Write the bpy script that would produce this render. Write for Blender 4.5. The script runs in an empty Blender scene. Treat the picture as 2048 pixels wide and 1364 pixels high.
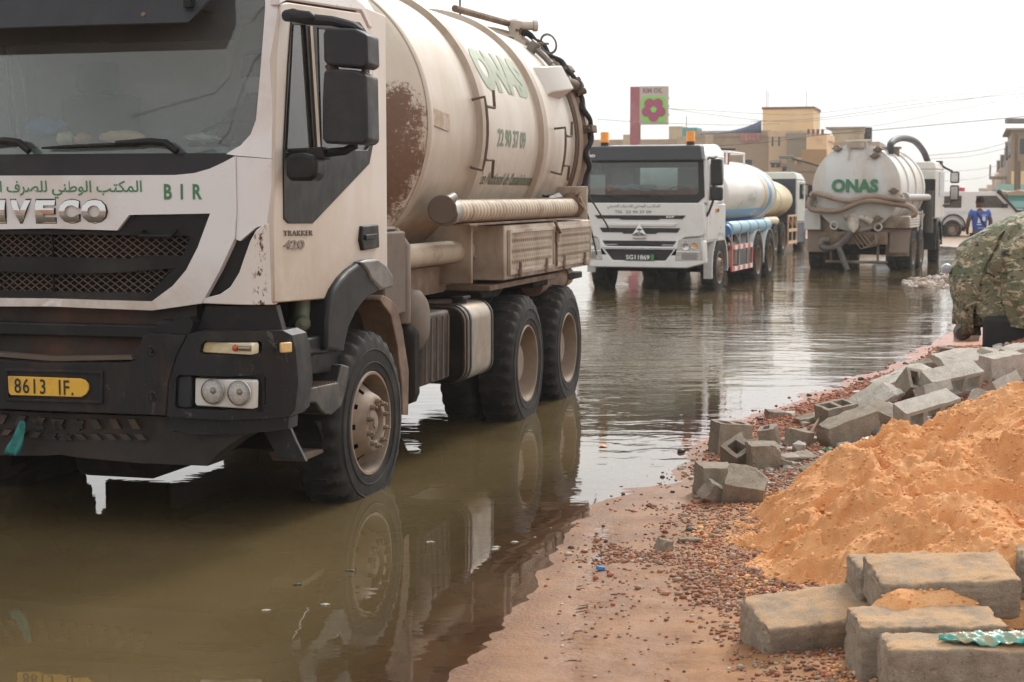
import bpy, bmesh, math, random
import numpy as np
from mathutils import Vector, Matrix, Quaternion
random.seed(7)
SC = bpy.context.scene
C = SC.collection
PI = math.pi

# ---------------------------------------------------------------- camera, sky, sun, exposure
FPX, CAMH = 3200.0, 1.78
PITCH = math.atan((682 - 390) / FPX)
cd = bpy.data.cameras.new('camera')
cam = bpy.data.objects.new('camera', cd)
C.objects.link(cam)
cam.location = (0, 0, CAMH)
cam.rotation_euler = (PI / 2 - PITCH, 0, 0)
cd.sensor_width = 36.0
cd.lens = FPX / 2048 * 36.0
cd.clip_start, cd.clip_end = 0.1, 3000
cd.dof.use_dof = True
cd.dof.focus_distance = 9.0
cd.dof.aperture_fstop = 6.3
SC.camera = cam

SUN_EL, SUN_AZ = math.radians(40), math.radians(28)     # azimuth from +Y towards +X
wd = bpy.data.worlds.new('World')
SC.world = wd
wd.use_nodes = True
nt = wd.node_tree
bg = nt.nodes['Background']
sky = nt.nodes.new('ShaderNodeTexSky')
sky.sky_type = 'NISHITA'
sky.sun_disc = False
sky.sun_elevation = SUN_EL
sky.sun_rotation = SUN_AZ
sky.air_density = 1.0
sky.dust_density = 8.0
sky.ozone_density = 1.0
hs = nt.nodes.new('ShaderNodeHueSaturation')
hs.inputs['Saturation'].default_value = 0.10
mx = nt.nodes.new('ShaderNodeMix'); mx.data_type = 'RGBA'
mx.inputs[0].default_value = 0.60
mx.inputs[7].default_value = (12.4, 12.3, 12.0, 1)      # the even white of a dusty overcast
nt.links.new(sky.outputs[0], hs.inputs['Color'])
nt.links.new(hs.outputs[0], mx.inputs[6])
nt.links.new(mx.outputs[2], bg.inputs['Color'])
bg.inputs['Strength'].default_value = 0.10
sd = bpy.data.lights.new('sun', 'SUN')
sd.energy = 1.5
sd.angle = math.radians(13)
sd.color = (1.0, 0.95, 0.88)
sun = bpy.data.objects.new('sun', sd)
C.objects.link(sun)
sun.rotation_euler = Vector((-math.sin(SUN_AZ) * math.cos(SUN_EL), -math.cos(SUN_AZ) * math.cos(SUN_EL), -math.sin(SUN_EL))).to_track_quat('-Z', 'Y').to_euler()
SC.view_settings.view_transform = 'Standard'
SC.view_settings.look = 'None'
SC.view_settings.exposure = 0.40
SC.view_settings.gamma = 1
SC.view_settings.use_curve_mapping = False
SC.cycles.use_denoising = True
SC.cycles.max_bounces = 8
SC.cycles.transparent_max_bounces = 16
SC.cycles.caustics_reflective = False
SC.cycles.caustics_refractive = False
SC.cycles.sample_clamp_indirect = 6

# ---------------------------------------------------------------- helpers
def ray(px, py):
    u = (px - 1024) / FPX; v = (682 - py) / FPX
    return np.array([u, math.cos(PITCH) + v * math.sin(PITCH), -math.sin(PITCH) + v * math.cos(PITCH)])

def wpt(px, py, z=0.0):
    """world point at height z seen at a pixel of the photograph (2048 wide)"""
    d = ray(px, py); t = (z - CAMH) / d[2]
    return Vector((d[0] * t, d[1] * t, z))

def ypt(px, py, Y):
    d = ray(px, py); t = Y / d[1]
    return Vector((d[0] * t, Y, CAMH + d[2] * t))

def loc(px, py, pose, ax, val):
    """thing-local point (x right, y along, z up) on the local plane ax = val"""
    d = ray(px, py); x0, y0, a = pose
    r = np.array([math.cos(a), -math.sin(a)]); b = np.array([math.sin(a), math.cos(a)])
    o = np.array([-x0, -y0])
    lo = np.array([o @ r, o @ b, CAMH]); ld = np.array([d[:2] @ r, d[:2] @ b, d[2]])
    i = 'xyz'.index(ax); t = (val - lo[i]) / ld[i]
    return lo + ld * t

class MB:
    def __init__(s): s.v = []; s.f = []
    def add(s, v, f):
        n = len(s.v); s.v += [tuple(p) for p in v]; s.f += [tuple(i + n for i in q) for q in f]; return s
    def box(s, x0, x1, y0, y1, z0, z1, m=None):
        v = [Vector((x, y, z)) for z in (z0, z1) for y in (y0, y1) for x in (x0, x1)]
        if m is not None: v = [m @ p for p in v]
        return s.add(v, [(0, 2, 3, 1), (4, 5, 7, 6), (0, 1, 5, 4), (2, 6, 7, 3), (0, 4, 6, 2), (1, 3, 7, 5)])
    def hexa(s, bot, top):
        return s.add(list(bot) + list(top), [(3, 2, 1, 0), (4, 5, 6, 7)] + [(i, (i + 1) % 4, 4 + (i + 1) % 4, 4 + i) for i in range(4)])
    def prism(s, poly, ax, a, b):
        """poly in the two other axes (in order), extruded along ax from a to b"""
        def P(p, t):
            return {'x': (t, p[0], p[1]), 'y': (p[0], t, p[1]), 'z': (p[0], p[1], t)}[ax]
        n = len(poly)
        v = [P(p, a) for p in poly] + [P(p, b) for p in poly]
        return s.add(v, [tuple(range(n)), tuple(range(2 * n - 1, n - 1, -1))] + [(i, n + i, n + (i + 1) % n, (i + 1) % n) for i in range(n)])
    def tube(s, pts, r, n=10, cap=True):
        pts = [Vector(p) for p in pts]; rings = []; up = None
        rr = r if hasattr(r, '__len__') else [r] * len(pts)
        for i, p in enumerate(pts):
            t = (pts[min(i + 1, len(pts) - 1)] - pts[max(i - 1, 0)]).normalized()
            if up is None:
                up = t.cross(Vector((0, 0, 1)))
                if up.length < .05: up = t.cross(Vector((1, 0, 0)))
            u = (up - t * up.dot(t)).normalized(); up = u; w = t.cross(u)
            rings.append([p + (u * math.cos(2 * PI * k / n) + w * math.sin(2 * PI * k / n)) * rr[i] for k in range(n)])
        v = [q for ring in rings for q in ring]; f = []
        for i in range(len(pts) - 1):
            for k in range(n):
                a = i * n + k; b = i * n + (k + 1) % n
                f.append((a, b, b + n, a + n))
        if cap: f += [tuple(range(n - 1, -1, -1)), tuple(range((len(pts) - 1) * n, len(pts) * n))]
        return s.add(v, f)
    def cyl(s, p0, p1, r, n=16, r1=None): return s.tube([p0, p1], [r, r if r1 is None else r1], n)
    def lathe(s, prof, o=(0, 0, 0), ax=(1, 0, 0), n=32, rad=None, skip=None, sx=1.0, arc=None):
        """prof: list of (r, t); t along ax. sx squeezes the radius along the first cross axis"""
        o = Vector(o); ax = Vector(ax).normalized()
        u = Vector((0, 0, 1)) if abs(ax.z) < .9 else Vector((1, 0, 0))
        u = (u - ax * u.dot(ax)).normalized(); w = ax.cross(u)
        m = len(prof); v = []
        for k in range(n):
            a = 2 * PI * k / n
            for j, (r, t) in enumerate(prof):
                q = r if rad is None else rad(j, k, r)
                v.append(o + ax * t + (u * math.cos(a) + w * math.sin(a) * sx) * q)
        f = []
        for k in range(n):
            for j in range(m - 1):
                if skip and skip(j, k): continue
                a = k * m + j; b = ((k + 1) % n) * m + j
                f.append((a, b, b + 1, a + 1))
        return s.add(v, f)

def smooth(me, ang=35):
    if ang is None: return
    bm = bmesh.new(); bm.from_mesh(me)
    bmesh.ops.recalc_face_normals(bm, faces=bm.faces)
    ca = math.radians(ang)
    for f in bm.faces: f.smooth = True
    for e in bm.edges:
        if len(e.link_faces) == 2 and e.calc_face_angle(0) > ca: e.smooth = False
    bm.to_mesh(me); bm.free()

def mk(name, mb, mat, parent=None, bevel=0, ang=35, weld=False, seg=2, loc_=None, rot=None):
    me = bpy.data.meshes.new(name)
    me.from_pydata([tuple(p) for p in mb.v], [], mb.f)
    if weld:
        bm = bmesh.new(); bm.from_mesh(me); bmesh.ops.remove_doubles(bm, verts=bm.verts, dist=1e-4); bm.to_mesh(me); bm.free()
    smooth(me, ang)
    me.materials.append(mat)
    o = bpy.data.objects.new(name, me); C.objects.link(o)
    if parent is not None: o.parent = parent
    if loc_ is not None: o.location = loc_
    if rot is not None: o.rotation_euler = rot
    if bevel:
        b = o.modifiers.new('bevel', 'BEVEL'); b.width = bevel; b.segments = seg; b.limit_method = 'ANGLE'; b.angle_limit = math.radians(40)
        b.harden_normals = False
    return o

def tag(o, label=None, cat=None, group=None, kind=None):
    if label: o['label'] = label
    if cat: o['category'] = cat
    if group: o['group'] = group
    if kind: o['kind'] = kind
    return o

def empty(name, l, rz=0, parent=None):
    o = bpy.data.objects.new(name, None); o.empty_display_size = .2
    C.objects.link(o); o.location = l; o.rotation_euler = (0, 0, rz)
    if parent is not None: o.parent = parent
    return o

def copy_tree(o, parent=None):
    c = o.copy(); C.objects.link(c); c.parent = parent
    for ch in list(o.children): copy_tree(ch, c)
    return c

# ---------------------------------------------------------------- numpy noise
_rng = np.random.RandomState(11)
_T = _rng.rand(256, 256)
def vnoise(x, y):
    xi = np.floor(x).astype(int); yi = np.floor(y).astype(int); fx = x - xi; fy = y - yi
    fx = fx * fx * (3 - 2 * fx); fy = fy * fy * (3 - 2 * fy)
    g = lambda i, j: _T[i & 255, j & 255]
    return (g(xi, yi) * (1 - fx) * (1 - fy) + g(xi + 1, yi) * fx * (1 - fy) + g(xi, yi + 1) * (1 - fx) * fy + g(xi + 1, yi + 1) * fx * fy) * 2 - 1
def fbm(x, y, s, o=4, g=.5):
    r = 0; a = 1.0
    for k in range(o):
        r = r + a * vnoise(x * s + 17.3 * k, y * s + 5.1 * k); a *= g; s *= 2.03
    return r
def sst(a, b, x):
    t = np.clip((x - a) / (b - a), 0, 1); return t * t * (3 - 2 * t)

# ---------------------------------------------------------------- materials
def N(nt, t, **k):
    n = nt.nodes.new(t)
    for a, b in k.items(): setattr(n, a, b)
    return n
def newmat(name):
    m = bpy.data.materials.new(name); m.use_nodes = True
    return m, m.node_tree, m.node_tree.nodes['Principled BSDF']
def ramp(nt, fac, stops):
    r = N(nt, 'ShaderNodeValToRGB'); nt.links.new(fac, r.inputs[0])
    el = r.color_ramp.elements
    while len(el) < len(stops): el.new(.5)
    for e, (p, c) in zip(el, stops):
        e.position = p; e.color = (c[0], c[1], c[2], 1) if hasattr(c, '__len__') else (c, c, c, 1)
    return r.outputs[0]
def mixc(nt, fac, a, b):
    m = N(nt, 'ShaderNodeMix', data_type='RGBA')
    for s, v in ((0, fac), (6, a), (7, b)):
        if hasattr(v, 'links') or hasattr(v, 'is_linked'): nt.links.new(v, m.inputs[s])
        elif s == 0: m.inputs[0].default_value = v
        else: m.inputs[s].default_value = (v[0], v[1], v[2], 1)
    return m.outputs[2]
def noise(nt, scale, detail=4, rough=.55, vec=None, stretch=None, kind='Object', dist=0):
    tc = N(nt, 'ShaderNodeTexCoord'); src = tc.outputs[kind] if vec is None else vec
    if stretch:
        mp = N(nt, 'ShaderNodeMapping'); mp.inputs['Scale'].default_value = stretch
        nt.links.new(src, mp.inputs[0]); src = mp.outputs[0]
    n = N(nt, 'ShaderNodeTexNoise'); n.inputs['Scale'].default_value = scale; n.inputs['Detail'].default_value = detail
    n.inputs['Roughness'].default_value = rough; n.inputs['Distortion'].default_value = dist
    nt.links.new(src, n.inputs['Vector'])
    return n.outputs[0]
def bumpn(nt, bs, h, strength, dist=.01):
    b = N(nt, 'ShaderNodeBump'); b.inputs['Strength'].default_value = strength; b.inputs['Distance'].default_value = dist
    nt.links.new(h, b.inputs['Height']); nt.links.new(b.outputs[0], bs.inputs['Normal'])

_mats = {}
def mat(name, col, rough=.5, metal=0, var=.12, dirt=None, dirt_amt=.4, scale=5, bump=0, bscale=60, streak=False, coat=0, lowdirt=None, bdist=.004, spec=.5, scuff=0):
    """painted / plastic / metal surface with tone variation, patches of dirt and run-down streaks"""
    if name in _mats: return _mats[name]
    m, nt, bs = newmat(name)
    c = mixc(nt, noise(nt, scale, 5), [v * (1 - var) for v in col], [min(1, v * (1 + var)) for v in col])
    if dirt:
        n = noise(nt, scale * .6, 8, .65, stretch=(1, 1, .35) if streak else None)
        fac = ramp(nt, n, [(.62 - dirt_amt * .45, 0), (.62 - dirt_amt * .45 + .22, .85)])
        c = mixc(nt, fac, c, dirt)
        if streak:
            s = noise(nt, 14, 6, .6, stretch=(1.6, 1.6, .14), dist=.5)
            c = mixc(nt, ramp(nt, s, [(.5, 0), (.72, .36 * min(1, dirt_amt * 1.6))]), c, dirt)
    if lowdirt:
        z0, z1, lc = lowdirt
        tc = N(nt, 'ShaderNodeTexCoord'); sp = N(nt, 'ShaderNodeSeparateXYZ'); nt.links.new(tc.outputs['Object'], sp.inputs[0])
        mr = N(nt, 'ShaderNodeMapRange'); nt.links.new(sp.outputs[2], mr.inputs[0])
        mr.inputs[1].default_value = z0; mr.inputs[2].default_value = z1; mr.inputs[3].default_value = 1; mr.inputs[4].default_value = 0
        mu = N(nt, 'ShaderNodeMath', operation='MULTIPLY'); nt.links.new(mr.outputs[0], mu.inputs[0])
        nt.links.new(ramp(nt, noise(nt, 7, 7, .65), [(.3, .25), (.62, 1)]), mu.inputs[1])
        c = mixc(nt, mu.outputs[0], c, lc)
    if scuff:
        c = mixc(nt, ramp(nt, noise(nt, 6, 9, .7, stretch=(2.5, 2.5, 1), dist=.6), [(.60, 0), (.66, scuff)]), c, (.15, .145, .14))
        c = mixc(nt, ramp(nt, noise(nt, 55, 3, .6), [(.70, 0), (.74, scuff)]), c, (.22, .20, .18))
    nt.links.new(c, bs.inputs['Base Color'])
    nt.links.new(ramp(nt, noise(nt, scale * 2.3, 4), [(.3, max(.03, rough - .1)), (.7, min(1, rough + .12))]), bs.inputs['Roughness'])
    bs.inputs['Metallic'].default_value = metal
    bs.inputs['Coat Weight'].default_value = coat
    bs.inputs['Specular IOR Level'].default_value = spec
    if bump: bumpn(nt, bs, noise(nt, bscale, 5, .6), bump, bdist)
    _mats[name] = m
    return m

DUST = (.36, .27, .185)
WHITE = mat('white_truck_paint', (.70, .71, .735), .32, var=.04, dirt=(.50, .41, .33), dirt_amt=.24, scale=1.6, coat=.25, lowdirt=(1.15, 1.5, (.45, .37, .30)))
DOORW = mat('dusty_white_door_paint', (.62, .58, .53), .38, var=.05, dirt=(.45, .36, .27), dirt_amt=.34, scale=1.1, streak=True, lowdirt=(1.1, 1.75, (.40, .31, .23)))
BLACKP = mat('black_plastic', (.012, .012, .014), .46, var=.3, dirt=(.05, .045, .038), dirt_amt=.22, scale=4, bump=.15, bscale=250, bdist=.001, spec=.22)
GREYP = mat('grey_plastic', (.022, .024, .030), .5, var=.15, dirt=(.06, .055, .05), dirt_amt=.15, scale=4, bump=.1, bscale=300, bdist=.001, spec=.3)
BUMPER = mat('scuffed_bumper', (.013, .014, .017), .42, var=.3, dirt=(.055, .05, .044), dirt_amt=.26, scale=5, streak=True, bump=.15, bscale=120, bdist=.002, spec=.25, scuff=.55)
STEELB = mat('muddy_black_steel', (.016, .016, .018), .5, var=.3, dirt=(.07, .042, .028), dirt_amt=.30, scale=7, streak=True, bump=.2, bscale=60, spec=.2, scuff=.35)
UNDER = mat('underbody_dark', (.012, .010, .009), .75, var=.4, dirt=(.03, .022, .016), dirt_amt=.3, scale=6, spec=.1)
RUSTY = mat('rusty_brown_steel', (.12, .07, .045), .75, var=.35, dirt=(.26, .19, .13), dirt_amt=.5, scale=6, bump=.3, bscale=50)
DUSTM = mat('dust_caked_metal', (.12, .092, .07), .75, var=.2, dirt=(.12, .08, .055), dirt_amt=.5, scale=4, bump=.2, bscale=60)
TANKW = mat('dirty_cream_tank_paint', (.57, .535, .47), .42, var=.06, dirt=(.42, .33, .235), dirt_amt=.34, scale=1.3, streak=True, lowdirt=(1.2, 2.25, (.30, .22, .14)), bump=.04, bscale=3, bdist=.02)
SKIRT = mat('dirty_cream_skirt', (.52, .45, .37), .55, var=.08, dirt=(.24, .16, .10), dirt_amt=.42, scale=3, streak=True, lowdirt=(1.1, 1.35, (.18, .11, .07)))
RUBBER = mat('tyre_rubber', (.022, .021, .021), .75, var=.25, dirt=(.06, .05, .042), dirt_amt=.32, scale=7, bump=.15, bscale=90, bdist=.002, spec=.2)
RIMD = mat('dusty_wheel_rim', (.27, .20, .145), .62, var=.12, dirt=(.13, .09, .065), dirt_amt=.35, scale=8, bump=.08, bscale=60)
RIMR = mat('brown_wheel_rim', (.23, .16, .115), .62, var=.15, dirt=(.33, .26, .19), dirt_amt=.35, scale=5)
HOSE = mat('beige_ribbed_hose', (.46, .38, .29), .6, var=.1, dirt=(.22, .15, .10), dirt_amt=.3, scale=6)
CHROME = mat('chrome', (.52, .52, .52), .10, metal=1, var=.03)
ALU = mat('dull_aluminium', (.30, .26, .21), .38, metal=.7, var=.12, dirt=(.26, .18, .11), dirt_amt=.5, scale=4, streak=True)
AMBER = mat('amber_lamp_plastic', (.85, .30, .02), .2, var=.05)
PLATE = mat('yellow_number_plate', (.72, .42, .05), .5, var=.08, dirt=(.38, .20, .05), dirt_amt=.3, scale=12)
INK = mat('black_lettering', (.012, .012, .012), .5, var=.1)
GREENINK = mat('green_lettering', (.055, .20, .10), .5, var=.1)
FADEGREEN = mat('faded_green_lettering', (.30, .36, .26), .55, var=.08)
PALEGREEN = mat('grey_green_lettering', (.17, .25, .17), .55, var=.1)
DKGREEN = mat('dark_olive_lettering', (.10, .13, .075), .55, var=.3, dirt=(.4, .34, .26), dirt_amt=.15, scale=14)

def glassmat(name, tint=(1, 1, 1), tr=.85, rough=.02):
    m, nt, bs = newmat(name)
    out = nt.nodes['Material Output']
    gl = N(nt, 'ShaderNodeBsdfGlossy'); gl.inputs['Roughness'].default_value = rough; gl.inputs['Color'].default_value = (1, 1, 1, 1)
    tp = N(nt, 'ShaderNodeBsdfTransparent'); tp.inputs['Color'].default_value = (tint[0] * tr, tint[1] * tr, tint[2] * tr, 1)
    df = N(nt, 'ShaderNodeBsdfDiffuse'); df.inputs['Color'].default_value = (.50, .52, .52, 1)
    dm = N(nt, 'ShaderNodeMixShader')
    nt.links.new(ramp(nt, noise(nt, 2.5, 6, .6), [(.35, .05), (.75, .15)]), dm.inputs[0])
    nt.links.new(tp.outputs[0], dm.inputs[1]); nt.links.new(df.outputs[0], dm.inputs[2])
    fr = N(nt, 'ShaderNodeFresnel'); fr.inputs['IOR'].default_value = 1.52
    mxs = N(nt, 'ShaderNodeMixShader')
    nt.links.new(fr.outputs[0], mxs.inputs[0]); nt.links.new(dm.outputs[0], mxs.inputs[1]); nt.links.new(gl.outputs[0], mxs.inputs[2])
    nt.links.new(mxs.outputs[0], out.inputs['Surface'])
    return m
GLASS = glassmat('windscreen_glass', (.88, .95, .95), .95)
SIDEGLASS = glassmat('side_window_glass', (.75, .85, .80), .5)
LENS = glassmat('lamp_lens', (1, 1, 1), .95)

# ---------------------------------------------------------------- lettering
_AR = {'\u0627': (0xFE8D, 2), '\u0644': (0xFEDD, 4), '\u0645': (0xFEE1, 4), '\u0643': (0xFED9, 4), '\u062a': (0xFE95, 4), '\u0628': (0xFE8F, 4),
       '\u0648': (0xFEED, 2), '\u0637': (0xFEC1, 4), '\u0646': (0xFEE5, 4), '\u064a': (0xFEF1, 4), '\u0635': (0xFEB9, 4), '\u0631': (0xFEAD, 2),
       '\u0641': (0xFED1, 4), '\u062d': (0xFEA1, 4)}
def arabic(s):
    out = []
    for i, ch in enumerate(s):
        if ch not in _AR: out.append(ch); continue
        b, n = _AR[ch]
        prev = i > 0 and s[i - 1] in _AR and _AR[s[i - 1]][1] == 4
        nxt = i + 1 < len(s) and s[i + 1] in _AR
        if n == 2: k = 1 if prev else 0
        else: k = (3 if nxt else 1) if prev else (2 if nxt else 0)
        out.append(chr(b + k))
    return ''.join(out[::-1])

def text2d(s, bold=0.0, space=1.0, res=3):
    c = bpy.data.curves.new('t', 'FONT'); c.body = s; c.size = 1; c.offset = bold; c.resolution_u = res; c.space_character = space
    o = bpy.data.objects.new('t', c); C.objects.link(o); bpy.context.view_layer.update()
    me = bpy.data.meshes.new_from_object(o.evaluated_get(bpy.context.evaluated_depsgraph_get()))
    vs = np.array([v.co[:] for v in me.vertices]); fs = [tuple(p.vertices) for p in me.polygons]
    bpy.data.objects.remove(o); bpy.data.curves.remove(c); bpy.data.meshes.remove(me)
    mn = vs[:, :2].min(0); mxv = vs[:, :2].max(0)
    vs = (vs[:, :2] - mn) / (mxv - mn)
    return vs, fs                       # fitted to the unit square

def lettering(name, s, mapf, matl, parent, bold=0.02, space=1.0, cuts=None, thick=0.0):
    """mapf(u, v) -> local point for u, v in the unit square of the text's box"""
    vs, fs = text2d(s, bold, space)
    bm = bmesh.new(); bv = [bm.verts.new((p[0], p[1], 0)) for p in vs]
    for f in fs:
        try: bm.faces.new([bv[i] for i in f])
        except ValueError: pass
    if cuts:
        for ax, n in ((0, cuts[0]), (1, cuts[1])):
            for k in range(1, n):
                no = (1, 0, 0) if ax == 0 else (0, 1, 0); co = (k / n, 0, 0) if ax == 0 else (0, k / n, 0)
                bmesh.ops.bisect_plane(bm, geom=bm.verts[:] + bm.edges[:] + bm.faces[:], plane_co=co, plane_no=no)
    if thick:
        bmesh.ops.recalc_face_normals(bm, faces=bm.faces)
        r = bmesh.ops.extrude_face_region(bm, geom=bm.faces[:])
        for g in r['geom']:
            if isinstance(g, bmesh.types.BMVert): g.co.z = 1
    for v in bm.verts:
        p = mapf(v.co.x, v.co.y) if not thick else mapf(v.co.x, v.co.y, v.co.z)
        v.co = p
    me = bpy.data.meshes.new(name); bm.to_mesh(me); bm.free(); me.materials.append(matl)
    o = bpy.data.objects.new(name, me); C.objects.link(o)
    if parent is not None: o.parent = parent
    return o

def quadmap(p00, p10, p01):
    a, b, c = Vector(p00), Vector(p10), Vector(p01)
    return lambda u, v: a + (b - a) * u + (c - a) * v
# ---------------------------------------------------------------- ground, water
WATER_POLY = [(-.9, 2.2), (-.45, 4.2), (-.25, 5.6), (-.02, 6.67), (.16, 7.6), (.30, 8.41), (.62, 9.3), (1.02, 10.3), (1.32, 11.5), (1.86, 12.7), (2.6, 14.0), (3.2, 15.2),
              (3.95, 16.4), (4.6, 18.0), (5.5, 20.5), (7.3, 25.5), (8.5, 28.2), (8.9, 29.5), (7.9, 31.2), (8.3, 33.3), (9.9, 35.5), (11.6, 38), (13.2, 41), (14.6, 46), (15.5, 52), (14.5, 60),
              (11, 68), (4, 72), (-60, 74), (-60, 2.2)]
_wp = np.array(WATER_POLY)
def shore_d(x, y):
    """metres from the water's edge, positive on dry land"""
    x = np.asarray(x, float); y = np.asarray(y, float)
    d = np.full(x.shape, 1e9); ins = np.zeros(x.shape, bool)
    n = len(_wp)
    for i in range(n):
        a = _wp[i]; b = _wp[(i + 1) % n]; e = b - a
        t = np.clip(((x - a[0]) * e[0] + (y - a[1]) * e[1]) / (e @ e), 0, 1)
        d = np.minimum(d, np.hypot(x - a[0] - t * e[0], y - a[1] - t * e[1]))
        with np.errstate(divide='ignore', invalid='ignore'):
            c = ((a[1] > y) != (b[1] > y)) & (x < (b[0] - a[0]) * (y - a[1]) / (b[1] - a[1] + 1e-12) + a[0])
        ins ^= c
    return np.where(ins, -d, d)

def track(x, y):
    """a tyre's shallow rut in the wet mud"""
    cx = .30 + (y - 6.6) * .11
    t = np.exp(-((x - cx) / .085) ** 2) * sst(4.8, 5.6, y) * (1 - sst(8.3, 9.2, y))
    return t * (-.007 + .0045 * np.sin((y + np.abs(x - cx) * .6) * 120) * (.4 + .6 * sst(-.3, .3, fbm(x * 2, y * 2, 2.5, 2))) + .004 * fbm(x, y, 14, 2))

def hgt(x, y):
    x = np.asarray(x, float); y = np.asarray(y, float)
    d = shore_d(x, y) + (.03 + .07 * sst(8, 10, y)) * fbm(x, y, .9, 3)
    land = .004 * sst(0, .15, d) + .020 * np.maximum(d, 0) + .09 * sst(.5, 2.4, d)
    land = np.where(y > 40, .012 * np.minimum(np.maximum(d, 0), 6), land)
    wat = -.14 * (1 - np.exp(-(np.maximum(-d, 0) / 1.15) ** 1.45))
    h = np.where(d > 0, land, wat)
    near = np.exp(-((y - 10) / 25.0) ** 2 * (y > 10))
    h = h + (.011 * fbm(x, y, 2.2, 4) + .004 * fbm(x + 9, y, 11, 3) + .0016 * fbm(x, y + 5, 38, 2)) * sst(.05, .7, d) * near + (.0012 * np.sin((y - .35 * x) * 27 + 9 * fbm(x, y, 1.1, 3)) + .004 * fbm(x * .5, y * 2.2, 2.4, 3)) * sst(-.25, .1, d) * (1 - sst(.25, .7, d)) * near * (.3 + .7 * sst(-.2, .5, fbm(x + 40, y, 1.6, 2)))
    h = h + track(x, y) + track(x - .33, y + .3) * .7 * sst(-.1, .4, fbm(x, y + 20, 1.2, 2))
    h = h + .80 * np.exp(-((x - 6.3) / 1.75) ** 2 - ((y - 14.4) / 1.8) ** 2) * sst(0, 1.1, d)
    h = h + .16 * np.exp(-((x - 3.4) / 1.1) ** 2 - ((y - 12.9) / 1.3) ** 2) * sst(0, .9, d)
    h = h + .25 * np.exp(-((x - 13.5) / 2.2) ** 2 - ((y - 37) / 5) ** 2) * sst(0, 1.5, d)
    h = h + .10 * np.exp(-((x - 10.6) / 1.6) ** 2 - ((y - 31) / 1.6) ** 2) * sst(0, 1, d)
    return h
def hz(x, y): return float(hgt(np.array([x]), np.array([y]))[0])
def gpt(px, py):
    """where the sight line through a pixel meets the ground"""
    z = 0.0
    for _ in range(25):
        p = wpt(px, py, z); z += .5 * (max(hz(p.x, p.y), -.02) - z)
    p = wpt(px, py, z); return Vector((p.x, p.y, z))

def grid_mesh(name, xs, ys, zf, matl, att=None):
    X, Y = np.meshgrid(xs, ys); Z = zf(X, Y)
    nx, ny = len(xs), len(ys)
    co = np.stack([X, Y, Z], -1).reshape(-1, 3)
    i = np.arange(nx * ny).reshape(ny, nx)
    q = np.stack([i[:-1, :-1], i[:-1, 1:], i[1:, 1:], i[1:, :-1]], -1).reshape(-1, 4)
    me = bpy.data.meshes.new(name)
    me.vertices.add(len(co)); me.vertices.foreach_set('co', co.ravel())
    me.loops.add(q.size); me.loops.foreach_set('vertex_index', q.ravel())
    me.polygons.add(len(q)); me.polygons.foreach_set('loop_start', np.arange(0, q.size, 4)); me.polygons.foreach_set('loop_total', np.full(len(q), 4))
    me.polygons.foreach_set('use_smooth', np.ones(len(q), bool))
    if att is not None:
        a = me.attributes.new('depth', 'FLOAT', 'POINT'); a.data.foreach_set('value', att(X, Y).ravel())
    me.update(); me.validate()
    me.materials.append(matl)
    o = bpy.data.objects.new(name, me); C.objects.link(o)
    return o

# ground material: wet orange mud, gravelly grey-brown earth, dusty street further off
m, nt, bs = newmat('sandy_mud')
geo = N(nt, 'ShaderNodeNewGeometry'); sp = N(nt, 'ShaderNodeSeparateXYZ'); nt.links.new(geo.outputs['Position'], sp.inputs[0])
P = geo.outputs['Position']
c1 = ramp(nt, noise(nt, 3.0, 8, .65, vec=P), [(.30, (.22, .100, .042)), (.5, (.34, .172, .078)), (.72, (.43, .245, .125))])
c2 = ramp(nt, noise(nt, 1.3, 8, .7, vec=P), [(.3, (.20, .15, .115)), (.5, (.30, .20, .14)), (.7, (.40, .27, .18))])
va = N(nt, 'ShaderNodeTexVoronoi'); va.inputs['Scale'].default_value = 75; nt.links.new(P, va.inputs['Vector'])
vc = ramp(nt, va.outputs['Color'], [(.15, (.22, .10, .055)), (.45, (.38, .19, .10)), (.7, (.32, .25, .20)), (.95, (.5, .42, .34))])
gm = ramp(nt, noise(nt, 1.6, 5, .6, vec=P), [(.42, 0), (.60, .75)])
mrx = N(nt, 'ShaderNodeMapRange'); nt.links.new(sp.outputs[2], mrx.inputs[0]); mrx.inputs[1].default_value = .02; mrx.inputs[2].default_value = .12
g2 = N(nt, 'ShaderNodeMath', operation='MULTIPLY'); nt.links.new(gm, g2.inputs[0]); nt.links.new(mrx.outputs[0], g2.inputs[1])
cc = mixc(nt, g2.outputs[0], c1, vc)
hi = N(nt, 'ShaderNodeMapRange'); nt.links.new(sp.outputs[2], hi.inputs[0]); hi.inputs[1].default_value = .16; hi.inputs[2].default_value = .3; 
vred = ramp(nt, va.outputs['Color'], [(.1, (.22, .06, .025)), (.5, (.40, .13, .055)), (.9, (.50, .22, .11))])
yfar = N(nt, 'ShaderNodeMapRange'); nt.links.new(sp.outputs[1], yfar.inputs[0]); yfar.inputs[1].default_value = 20; yfar.inputs[2].default_value = 26
inv = N(nt, 'ShaderNodeMath', operation='SUBTRACT'); inv.inputs[0].default_value = 1; nt.links.new(yfar.outputs[0], inv.inputs[1])
h2 = N(nt, 'ShaderNodeMath', operation='MULTIPLY'); nt.links.new(hi.outputs[0], h2.inputs[0]); nt.links.new(inv.outputs[0], h2.inputs[1])
ymid = N(nt, 'ShaderNodeMapRange'); nt.links.new(sp.outputs[1], ymid.inputs[0]); ymid.inputs[1].default_value = 10.5; ymid.inputs[2].default_value = 12.5
ymx = N(nt, 'ShaderNodeMath', operation='MULTIPLY'); nt.links.new(ymid.outputs[0], ymx.inputs[0]); nt.links.new(inv.outputs[0], ymx.inputs[1])
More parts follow.
